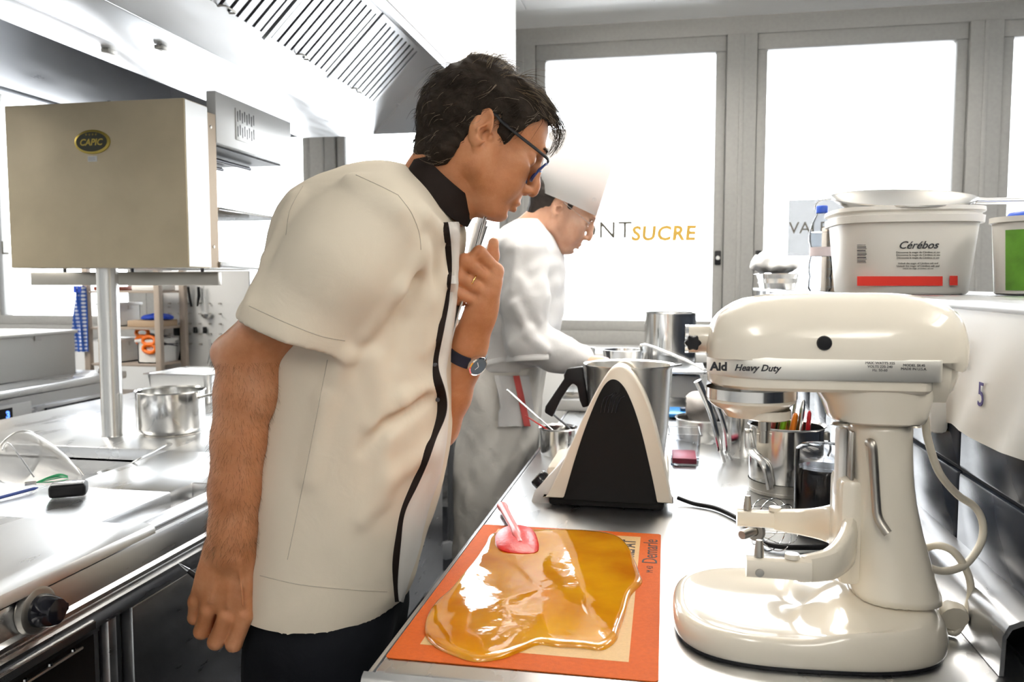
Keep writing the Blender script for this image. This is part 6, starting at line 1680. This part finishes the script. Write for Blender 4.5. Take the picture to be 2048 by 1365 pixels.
# wire whip of the mixer lying behind the arms
wh = thing('wire_whip', 'steel wire whip attachment lying on the worktop behind the mixer arms', 'whisk', PZ(1500, 1080, WT))
wc0 = Vector((.145, 1.30, WT + .045)); hub = wc0
wa = Vector((-.25, -.55, .18)).normalized()
wa = Vector((.65, .75, .02)).normalized(); u_, v_, _ = frame_from(wa)
MB().tube([hub - wa*.035, hub - wa*.03, hub - wa*.002, hub + wa*.004], [.0065, .0075, .0075, .013], 16).build('socket', 'steel_dull', wh)
MB().lathe([(.0085, -.004), (.016, -.003), (.0165, .003), (.0085, .004)], hub, 24, Matrix((u_, v_, wa)).transposed()).build('hub', 'steel_dull', wh)
for k in range(6):
    a = PI*k/6; e_ = u_*math.cos(a) + v_*math.sin(a)
    lp2 = [hub + e_*.012, hub + e_*.036 + wa*.02, hub + e_*.042 + wa*.05, hub + e_*.028 + wa*.078, hub + wa*.086 + e_*.0, hub - e_*.028 + wa*.078, hub - e_*.042 + wa*.05, hub - e_*.036 + wa*.02, hub - e_*.012]
    MB().tube(spline(lp2, 5), .0009, 6).build('wire', 'chrome', wh)
# clear tub with red contents
tb2 = thing('plastic_tub', 'clear plastic tub holding red puree behind the food processor', 'tub', (.05, 1.98, WT))
t0x, t1x = P(1338, 900, 1.96).x, P(1400, 900, 1.96).x
mat('berry', (.42, .03, .07), .4); zt2 = P(1370, 868, 1.96).z
MB().rings([[(x, y, z) for x, y in ((t0x + i_, 1.93 + i_), (t1x - i_, 1.93 + i_), (t1x - i_, 2.05 - i_), (t0x + i_, 2.05 - i_))] for i_, z in ((.004, WT + .001), (.0, zt2), (-.003, zt2 + .001), (-.003, zt2 + .004), (.002, zt2 + .004), (.006, WT + .004))], cap=True).build('tub', 'clear_plastic', tb2, bevel=.001)
MB().box((t0x + .008, 1.938, WT + .005), (t1x - .008, 2.042, WT + .018), bev=.002).build('puree', 'berry', tb2)
# steel bowl and container with a bright blue lid
b0 = pot('mixing_bowl', 'shallow steel bowl in front of the blue lidded box', P(1408, 880, 2.25).x, 2.28, WT, .075, .062, 'steel', 'bowl')
bb_ = thing('lidded_box', 'clear box with a bright blue lid among the steel pots', 'box', (.06, 2.62, WT))
b1, b2_ = P(1336, 830, 2.6), P(1400, 830, 2.6); zb_ = P(1370, 836, 2.6).z
mat('lid_blue', (.02, .26, .72), .3)
MB().box((b1.x + .004, 2.60, WT), (b2_.x - .004, 2.74, zb_), bev=.006).build('box', 'clear_plastic', bb_)
MB().box((b1.x, 2.595, zb_), (b2_.x, 2.745, zb_ + .012), bev=.004).build('lid', 'lid_blue', bb_)
MB().lathe([(.010, zb_ + .012), (.012, zb_ + .022), (0, zb_ + .024)], ((b1.x + b2_.x)/2, 2.66, 0), 16).build('lid_knob', 'dark_steel', bb_)
# tall steel pots by the tiles
p1 = pot('tall_steel_pot', 'tall steel pot standing left of the utensil pot', P(1492, 870, 2.05).x + .01, 2.10, WT, .065, P(1480, 805, 2.05).z - WT, 'steel_polish')
p1x, p1y = P(1492, 870, 2.05).x + .01, 2.10; p1h = P(1480, 805, 2.05).z - WT
MB().tube(spline([(p1x - .06, p1y - .02, WT + p1h - .02), (p1x - .085, p1y - .05, WT + p1h + .01), (p1x - .10, p1y - .08, WT + p1h + .04)], 5), .006, 10, flat=(1.4, .5)).build('handle', 'steel', p1)
# two big steel ladles / tongs leaning in the tall pot
for i_, (pts, lab, w) in enumerate((([(1395, 762), (1408, 790), (1424, 832), (1437, 885), (1440, 900)], 'broad steel tongs leaning against the tall steel pot', .017), ([(1428, 800), (1440, 826), (1452, 868), (1455, 905)], 'second steel tongs arm leaning beside the broad one', .013))):
    t = thing('steel_tongs', lab, 'tongs', P(1440, 900, 1.97)); Yt = 1.97 + .03*i_
    q_ = spline([P(x, y, Yt) for x, y in pts], 5)
    MB().tube(q_, [w*(1 - .35*j/len(q_)) for j in range(len(q_))], 12, flat=(1.0, .55)).build('arm', 'steel_polish', t)
    MB().lathe([(0, -.006), (.006, -.004), (.007, 0), (.006, .004), (0, .006)], q_[-1], 14).build('hinge', 'steel', t)
    MB().tube([q_[-1], (q_[-1].x + .012, q_[-1].y + .02, WT + .003)], [.004, .004], 8).build('foot', 'steel', t)
tw2 = Field((P(1370, 800, 2.3).x, 2.2, WT + .03), (P(1450, 800, 2.3).x, 2.5, WT + .25), .006)
cc_ = P(1398, 800, 2.32); tw2.ell((cc_.x, 2.32, cc_.z - .01), (.05, .05, .035), k=.01); tw2.cone((cc_.x, 2.32, cc_.z - .02), (cc_.x + .01, 2.33, WT + .06), .03, .045, k=.02); tw2.wrinkle(.005, 60, 4)
cloth_mat('dish_cloth', (.80, .76, .74), 500, .1)
tag(tw2.build('dish_cloth', 'dish_cloth'), 'crumpled pale dish cloth draped over the steel bowl', 'cloth')
# small saucepan with red spatula and spoon
s1x, s1y = P(1112, 885, 1.98).x, 2.02
s1 = pot('small_saucepan', 'small steel saucepan half hidden behind the food processor', s1x, s1y, WT, .046, P(1112, 862, 1.97).z - WT, 'steel_polish', 'saucepan')
zs = WT + (P(1112, 862, 1.97).z - WT)
t = thing('red_spatula', 'thin red spatula standing in the small saucepan', 'spatula', (s1x, s1y, zs)); q0 = P(1051, 832, s1y - .02); q1 = Vector((s1x + .01, s1y, zs - .03))
MB().tube([q0, q0.lerp(q1, .5), q1], [.0025, .004, .006], 10, flat=(1.4, .5)).build('handle', 'spatula_red', t)
t = thing('steel_spoon', 'long steel spoon standing in the small saucepan', 'spoon', (s1x, s1y, zs)); q0 = P(1014, 780, s1y - .02); q1 = Vector((s1x + .02, s1y + .01, zs - .04))
MB().tube([q0, q0.lerp(q1, .1), q0.lerp(q1, .5), q1], [.006, .0075, .005, .004], 10, flat=(1.5, .4)).build('handle', 'steel', t)
t = thing('black_spatula', 'black handled spatula leaning over the small saucepan', 'spatula', (s1x, s1y, zs)); q0 = P(1098, 822, s1y); q1 = P(1140, 858, s1y)
MB().tube([q0, q0.lerp(q1, .5), q1], [.005, .006, .006], 10, flat=(1.4, .4)).build('handle', 'black_plastic', t)
# steel trays further back, seen through the jug handle
gn_pan('steel_container', 'low steel container seen through the jug handle', P(1118, 800, 2.75).x, P(1172, 800, 2.75).x, 2.75, 2.95, WT + .04, P(1140, 786, 2.75).z)
tag(MB().box((P(1108, 830, 2.72).x, 2.70, WT), (P(1180, 830, 2.72).x, 3.0, WT + .04), bev=.006).build('cutting_board', 'white_plastic'), 'thick white board under the low steel container', 'board')
# sauce pan with a long handle resting on a steel rack
rk_ = thing('steel_rack', 'steel rack box holding pans beyond the jug', 'rack', (.05, 3.0, WT))
r0x, r1x = P(1200, 760, 2.95).x, P(1412, 760, 2.95).x; rz = P(1300, 742, 2.9).z
for a in (r0x, r1x - .012):
    for b in (2.9, 3.2): MB().box((a, b, WT), (a + .012, b + .012, rz)).build('post', 'steel', rk_, smooth=False)
MB().box((r0x, 2.9, rz - .01), (r1x, 3.212, rz), bev=.003).build('shelf', 'steel_top', rk_)
MB().box((r0x + .02, 2.95, WT + .02), (r1x - .02, 3.2, rz - .02), bev=.004).build('drawer_unit', 'white_plastic', rk_)
sq = thing('long_handled_pan', 'pale pan with a long handle pointing towards the mixer', 'pan', (P(1245, 700, 3.0).x, 3.05, rz))
spx, spz = P(1245, 712, 3.0).x, rz
MB().lathe([(0, spz + .001), (.062, spz + .001), (.070, spz + .012), (.078, spz + .06), (.080, spz + .062), (.076, spz + .062), (.068, spz + .014), (0, spz + .005)], (spx, 3.05, 0), 36).build('pan', 'steel_polish', sq)
MB().tube(spline([(spx + .076, 3.04, spz + .056), P(1290, 690, 2.96), P(1350, 712, 2.85), P(1412, 741, 2.72)], 5), .0075, 10, flat=(1.5, .6)).build('handle', 'steel', sq)
sp_x = P(1341, 660, 3.35).x
stp = pot('stock_pot', 'deep steel stock pot at the window end of the worktop', sp_x, 3.45, .90, .107, P(1341, 627, 3.35).z - .90, 'steel_polish')
# a dark handled jug by the younger chef
jb_ = thing('black_handled_jug', 'steel jug with a black top handle beside the younger chef', 'jug', (P(1150, 720, 3.12).x, 3.12, WT))
jx_ = P(1160, 720, 3.12).x; hz1 = P(1130, 690, 3.09).z
MB().lathe([(0, WT), (.05, WT), (.055, WT + .01), (.058, hz1 - .015), (.06, hz1 - .012), (.055, hz1 - .014), (.052, WT + .01), (0, WT + .006)], (jx_ + .0, 3.12, 0), 32).build('body', 'steel', jb_)
MB().prism([P(x, y, 3.12) - Vector((0, .012, 0)) for x, y in ((1110, 680), (1118, 675), (1145, 675), (1145, 697), (1137, 697), (1134, 686), (1114, 686))], (0, .024, 0)).build('handle', 'black_plastic', jb_, bevel=.003)
# counter below the windows
uc = thing('window_counter', 'pale counter running below the windows', 'counter', (0, 4.1, 0))
MB().box((-1.6, 3.85, .96), (.40, 4.37, 1.0), bev=.006).build('top', 'white_paint', uc)
MB().box((-.9, 3.9, .11), (.38, 4.36, .96), bev=.004).build('cupboard', 'white_paint', uc)
for k in range(3): MB().box((-.89 + k*.425, 3.885, .14), (-.475 + k*.425, 3.9, .94), bev=.004).build('door', 'white_paint', uc)
MB().box((-1.58, 3.9, .11), (-1.54, 4.36, .96)).build('leg_panel', 'white_paint', uc, smooth=False)
# wheeled trolley: one post and caster show between the two men
tr_ = thing('wheeled_trolley', 'wheeled steel trolley with a grey post behind the older chef', 'trolley', (-1.15, 3.5, 0))
tc0 = PZ(893, 1140, 0); tpx, tpy = P(902, 1000, tc0.y).x, tc0.y
mat('trolley_grey', (.16, .165, .175), .4, .6); mat('caster_grey', (.28, .29, .31), .45)
for dx_, dy_ in ((0, 0), (-.5, 0), (0, .5), (-.5, .5)):
    MB().tube([(tpx + dx_, tpy + dy_, .12), (tpx + dx_, tpy + dy_, .93)], .016, 14).build('post', 'trolley_grey', tr_)
    w_ = MB().lathe([(0, -.016), (.05, -.016), (.06, -.012), (.062, 0), (.06, .012), (.05, .016), (0, .016)], (tpx + dx_ - .02, tpy + dy_ - .01, .062), 28, rotm('X', PI/2) ).build('caster', 'dark_steel', tr_)
    MB().prism([(tpx + dx_ - .06, tpy + dy_ - .032, .07), (tpx + dx_ - .055, tpy + dy_ - .032, .125), (tpx + dx_ + .0, tpy + dy_ - .032, .145), (tpx + dx_ + .03, tpy + dy_ - .032, .125), (tpx + dx_ + .01, tpy + dy_ - .032, .065), (tpx + dx_ - .02, tpy + dy_ - .032, .055)], (0, .044, 0)).build('caster_fork', 'caster_grey', w_, bevel=.004)
for z in (.30, .62, .9): MB().box((tpx - .51, tpy - .01, z), (tpx + .01, tpy + .51, z + .02), bev=.003).build('tray', 'steel_top', tr_)

# ================================================================== LEFT BACKGROUND
# second counter with a fridge display
c2_ = thing('side_counter', 'steel refrigerated counter behind the cooking range', 'counter', (-3.0, 2.6, 0))
CX1 = -2.60; CYE = 3.55
MB().box((-3.35, .5, WT - .035), (CX1, CYE, WT), bev=.006).build('top', 'steel_top', c2_)
MB().box((-3.34, .52, .12), (CX1 - .02, CYE - .02, WT - .04)).build('cabinet', 'steel_y', c2_, smooth=False)
mat('led_blue', (.10, .25, 1.0), .4, emit=2.5)
dpz = PX(16, 832, CX1)
dsp = MB().box((CX1 - .021, dpz.y - .10, dpz.z - .04), (CX1 - .012, dpz.y + .14, dpz.z + .04), bev=.003).build('control_strip', 'white_plastic', c2_)
MB().box((CX1 - .0125, dpz.y - .05, dpz.z - .028), (CX1 - .010, dpz.y + .035, dpz.z + .028)).build('display', 'black_gloss', dsp, smooth=False)
text('display_digits', '3', .04, (CX1 - .009, dpz.y + .01, dpz.z), (0, 1, 0), (0, 0, 1), 'led_blue', dsp, depth=.0005, bold=.002)
for yy in (dpz.y + .2 - 1.1, dpz.y + .16): MB().box((CX1 - .022, yy, .16), (CX1 - .004, min(yy + .5, CYE - .03), WT - .09), bev=.004).build('door', 'steel_y', c2_)
MB().tube([(CX1 + .004, dpz.y + .2, WT - .11), (CX1 + .004, CYE - .06, WT - .11)], .008, 10).build('handle', 'black_plastic', c2_)
# white crates on it
def crate(label, x0, x1, y0, y1, z0, z1, m='white_plastic'):
    t = thing('storage_crate', label, 'crate', ((x0 + x1)/2, (y0 + y1)/2, z0)); w = .006
    b = MB()
    for lo, hi in (((x0, y0, z0), (x1, y1, z0 + w)), ((x0, y0, z0), (x1, y0 + w, z1)), ((x0, y1 - w, z0), (x1, y1, z1)), ((x0, y0, z0), (x0 + w, y1, z1)), ((x1 - w, y0, z0), (x1, y1, z1))): b.box(lo, hi)
    b.build('tub', m, t, smooth=False)
    MB().box((x0 - .012, y0 - .012, z1), (x1 + .012, y1 + .012, z1 + .016), bev=.005).build('lid', m, t)
    MB().box((x1 + .0005, (y0 + y1)/2 - .02, z1 - .02), (x1 + .008, (y0 + y1)/2 + .02, z1 + .01), bev=.002).build('clip', 'white_plastic', t)
    return t
mat('white_frost', (.92, .92, .90), .4); mat('tan_box', (.74, .53, .33), .6)
ca = P(135, 668, 3.4); 
crate('large white lidded crate on the refrigerated counter', -3.25, -2.78, 2.95, 3.42, WT, P(60, 672, 3.2).z, 'white_frost')
tag(MB().box((-3.02, 2.30, WT), (-2.72, 2.80, WT + .28), bev=.004).build('tan_carton', 'tan_box'), 'tan cardboard box at the near end of the refrigerated counter', 'box')
tap = thing('white_tap', 'small white tap fitting at the end of the counter', 'tap', (-2.68, 3.47, WT))
MB().tube(spline([(-2.68, 3.48, WT), (-2.68, 3.48, WT + .07), (-2.66, 3.46, WT + .10), (-2.63, 3.44, WT + .08)], 5), .012, 12).build('spout', 'chrome', tap); MB().lathe([(0, 0), (.025, 0), (.02, .02), (0, .022)], (-2.68, 3.48, WT), 16).build('base', 'chrome', tap)
# ladder rack with shelves
mat('rack_brown', (.42, .35, .29), .45); mat('cobalt', (.01, .05, .42), .6); mat('scissor_orange', (.95, .20, .01), .4); mat('wood_board', (.45, .33, .22), .6); mat('rust', (.28, .05, .02), .5)
RKY = 3.75
rx0, rx1 = P(176, 650, RKY).x, P(318, 650, RKY).x; rzt = P(200, 560, RKY).z
lr = thing('ladder_rack', 'brown ladder rack with crowded shelves behind the salamander post', 'rack', ((rx0 + rx1)/2, RKY + .2, 0))
for x_ in (rx0, rx1):
    for y_ in (RKY, RKY + .22): MB().box((x_ - .016, y_ - .016, 0), (x_ + .016, y_ + .016, rzt + .12), bev=.003).build('post', 'rack_brown', lr)
shz = [P(250, y, RKY).z for y in (582, 655, 728, 792)]
for z in shz + [.35]: MB().box((rx0 + .017, RKY - .01, z - .012), (rx1 - .017, RKY + .23, z), bev=.002).build('shelf', 'rack_brown', lr)
def on_rack(i, xa, xb): return P(xa, 600, RKY).x, P(xb, 600, RKY).x, shz[i]
x0_, x1_, z = on_rack(0, 182, 206)
tag(MB().box((x0_, RKY + .02, z + .0005), (x1_ + .06, RKY + .2, z + .022), bev=.004).build('rust_tray', 'rust'), 'rust coloured tray on the top rack shelf', 'tray')
x0_, x1_, z = on_rack(0, 258, 306)
tag(MB().box((x0_, RKY + .02, z + .0005), (x1_, RKY + .2, z + .03), bev=.006).build('white_box', 'white_frost'), 'flat white box on the top rack shelf', 'box')
x0_, x1_, z = on_rack(1, 250, 308)
tag(MB().box((x0_, RKY + .01, z + .0005), (x1_, RKY + .2, z + .035), bev=.004).build('wooden_board', 'wood_board'), 'stacked wooden board on the rack under a blue cloth', 'board')
bcl = Field((x0_ - .03, RKY - .01, z + .034), (x1_ + .03, RKY + .22, z + .12), .006); bcl.ell(((x0_ + x1_)/2 + .03, RKY + .10, z + .046), (.08, .085, .022), k=.01); bcl.wrinkle(.005, 60, 6)
b_ = bcl.block(((x0_ + x1_)/2, RKY + .14, z), .4); bcl.F[b_[0]] = np.maximum(bcl.F[b_[0]], (z + .037 - b_[1][2] + 0*b_[1][0]).astype(np.float32))
tag(bcl.build('blue_cloth', 'cobalt'), 'cobalt blue cloth heaped on the rack board', 'cloth')
for i, (sx_, lab) in enumerate(((186, 'left'), (262, 'right'))):
    for r_i, rz_ in ((1, 'second'), (2, 'third')):
        if i == 1 and r_i == 1: continue
        x0_, x1_, z = on_rack(r_i, sx_, sx_ + 34)
        crate('pale plastic box with a lid on the %s rack shelf, %s end' % (rz_, lab), x0_ + .008, x1_ + (.03 if i == 0 else .02), RKY + .03, RKY + .2, z + .001, z + .11, 'white_frost')
# two orange scissors
def scissors(label, c):
    t = thing('scissors', label, 'scissors', c); c = Vector(c)
    for sg in (-1, 1):
        MB().tube([c + Vector((.035*math.cos(a) - .0, 0, .022*math.sin(a) + sg*.02)) for a in [2*PI*k/16 for k in range(16)]], .010, 8, closed=True).build('grip', 'scissor_orange', t)
        MB().prism([c + Vector((.03, 0, sg*.008)), c + Vector((.16, .004, -sg*.006)), c + Vector((.16, .004, -sg*.006 + .004)), c + Vector((.03, 0, sg*.008 + .014))], (0, .003, 0)).build('blade', 'dark_steel', t)
    return t
x0_, x1_, z = on_rack(2, 270, 300)
scissors('orange handled scissors standing on the rack above the box', (x0_ + .0, RKY + .05, z + .14)); scissors('second orange handled scissors just below the first', (x0_ + .06, RKY + .02, z + .10))
# cordless drill style blender motor, black with orange
x0_, x1_, z = on_rack(3, 256, 300)
dr = thing('motor_tool', 'black and orange motor tool on the lowest visible rack shelf', 'power tool', (x0_, RKY + .05, z))
dz = shz[3] - .16; MB().box((rx0 + .017, RKY - .01, dz - .012), (rx1 - .017, RKY + .23, dz), bev=.002).build('shelf', 'rack_brown', lr)
MB().tube([(x0_ - .02, RKY + .05, dz + .10), (x0_ + .06, RKY + .05, dz + .105), (x0_ + .10, RKY + .05, dz + .10), (x0_ + .13, RKY + .05, dz + .097)], [.042, .045, .035, .022], 18).build('motor', 'black_plastic', dr)
MB().tube([(x0_ + .13, RKY + .05, dz + .097), (x0_ + .165, RKY + .05, dz + .094)], [.022, .018], 16).build('collar', 'scissor_orange', dr)
MB().box((x0_ + .0, RKY + .03, dz + .001), (x0_ + .05, RKY + .07, dz + .08), bev=.01).build('grip', 'black_plastic', dr); MB().box((x0_ + .0, RKY + .004, dz + .085), (x0_ + .04, RKY + .012, dz + .105), bev=.002).build('badge', 'scissor_orange', dr)
for k in range(3):
    t = thing('glass_jar', 'small glass jar with a white lid, %s to the motor tool' % ('closest', 'second closest', 'third closest')[k], 'jar', (x0_ + .1 + k*.05, RKY + .02, dz), 'small jars on the rack')
    MB().lathe([(0, dz + .001), (.02, dz + .001), (.021, dz + .04), (.016, dz + .05), (.016, dz + .055), (0, dz + .055)], (x0_ + .10 + k*.05, RKY + .02, 0), 18).build('jar', 'clear_plastic', t); MB().lathe([(.018, dz + .053), (.018, dz + .062), (0, dz + .063)], (x0_ + .10 + k*.05, RKY + .02, 0), 18).build('lid', 'white_plastic', t)
x0_, x1_, _ = on_rack(3, 182, 215)
for k in range(2):
    crate('dark perforated crate low on the rack, %s of two' % ('upper', 'lower')[k], x0_, x1_ + .08, RKY + .02, RKY + .2, dz - .012 - .17*(k) + .013 if k == 0 else .36, (dz + .09) if k == 0 else .48, 'dark_steel')
# checked tea towel hanging on the rack's side
chk = bpy.data.materials.new('blue_check'); chk.use_nodes = True; N, L = nodes_of(chk); b = N['Principled BSDF']; tc = N.new('ShaderNodeTexCoord')
w1 = N.new('ShaderNodeTexWave'); w1.inputs['Scale'].default_value = 16; w1.bands_direction = 'X'; w2 = N.new('ShaderNodeTexWave'); w2.inputs['Scale'].default_value = 16; w2.bands_direction = 'Z'
mm = N.new('ShaderNodeMath'); mm.operation = 'MULTIPLY'; rp = N.new('ShaderNodeValToRGB'); rp.color_ramp.elements[0].position = .12; rp.color_ramp.elements[0].color = (.03, .10, .42, 1); rp.color_ramp.elements[1].position = .55; rp.color_ramp.elements[1].color = (.72, .76, .82, 1)
L.new(tc.outputs['Object'], w1.inputs[0]); L.new(tc.outputs['Object'], w2.inputs[0]); L.new(w1.outputs['Fac'], mm.inputs[0]); L.new(w2.outputs['Fac'], mm.inputs[1]); L.new(mm.outputs[0], rp.inputs[0]); L.new(rp.outputs[0], b.inputs['Base Color']); b.inputs['Roughness'].default_value = .9; MATS['blue_check'] = chk
tt_ = thing('tea_towel', 'blue and white checked tea towel hanging from the rack', 'towel', P(158, 640, RKY - .03)); g = []
for i in range(14):
    y = 574 + i*10; row = []
    wdt = 16 + i*1.9
    for j in range(9):
        x = 160 - wdt*.5 + wdt*j/8 - i*.3; p = P(x, y, RKY - .035); p.y += .014*math.sin(j*1.7 + i*.15); row.append(p)
    g.append(row)
MB().sheet(g).build('cloth', 'blue_check', tt_, solid=.004)
MB().box(P(146, 586, RKY - .05) , P(170, 572, RKY - .02), bev=.004).build('hook_clip', 'cobalt', tt_)
# white tool board with hanging tools
TBY = 4.02
bx0, bx1 = P(326, 650, TBY).x, P(432, 650, TBY).x
tb3 = thing('tool_board', 'white perforated tool board standing before the window', 'tool board', ((bx0 + bx1)/2, TBY, 0))
MB().box((bx0, TBY, .3), (bx1 + .2, TBY + .02, P(380, 560, TBY).z + .05), bev=.003).build('panel', 'white_paint', tb3)
MB().box((bx0 - .03, TBY - .015, 0), (bx0 + .005, TBY + .03, P(380, 560, TBY).z + .08), bev=.003).build('upright', 'frame_grey', tb3)
hk = MB().lathe([(0, .0), (.004, 0), (.004, .02), (0, .02)], (bx0 + .05, TBY, 1.2), 8, rotm('X', PI/2)).build('peg', 'steel_dull', tb3)
for i in range(6):
    for j in range(5):
        if i or j:
            q_ = hk.copy(); COL.objects.link(q_); q_.location = Vector(hk.location) + Vector((i*.06, 0, j*.055 - .2))
def hung(label, name, cat, pts, w, m, flat=(1, .4)):
    t = thing(name, label, cat, P(pts[0][0], pts[0][1], TBY - .02)); MB().tube([P(x, y, TBY - .02) for x, y in pts], w, 10, flat=flat).build('handle', m, t); return t
hung('straight black handled knife hanging on the tool board', 'hanging_knife', 'knife', [(376, 574), (379, 595), (383, 614)], [.011, .012, .010], 'black_plastic')
hung('curved black handled knife hanging beside the straight one', 'hanging_knife', 'knife', [(397, 574), (398, 592), (395, 613)], [.012, .014, .008], 'black_plastic')
lt = hung('steel ladle hanging on the tool board', 'hanging_ladle', 'ladle', [(407, 572), (408, 600), (411, 626)], [.004, .0035, .004], 'steel', (1, 1))
MB().lathe([(0, -.022), (.016, -.018), (.026, -.006), (.028, .004), (.026, .004), (.014, -.014), (0, -.018)], P(413, 630, TBY - .02), 20).build('bowl', 'steel', lt)
clv = thing('meat_mallet', 'black hammer shaped tool hanging on the tool board', 'mallet', P(360, 690, TBY - .02))
MB().box(P(346, 672, TBY - .045), P(373, 656, TBY - .015), bev=.006).build('head', 'black_plastic', clv); MB().prism([P(x, y, TBY - .04) for x, y in ((358, 668), (371, 668), (370, 700), (374, 722), (355, 722), (359, 700))], (0, .02, 0)).build('handle', 'black_plastic', clv, bevel=.004)
for k, x_ in enumerate((390, 409)): tag(MB().box(P(x_ - 4, 667, TBY - .03), P(x_ + 5, 654, TBY - .004), bev=.003).build('board_clip', 'black_plastic'), 'small black clip on the tool board, %s the ladle' % ('beside the mallet and left of' if k == 0 else 'directly under'), 'clip')
hung('pale palette knife hanging low on the tool board', 'palette_knife', 'knife', [(420, 680), (421, 705), (418, 728)], [.007, .008, .012], 'steel')
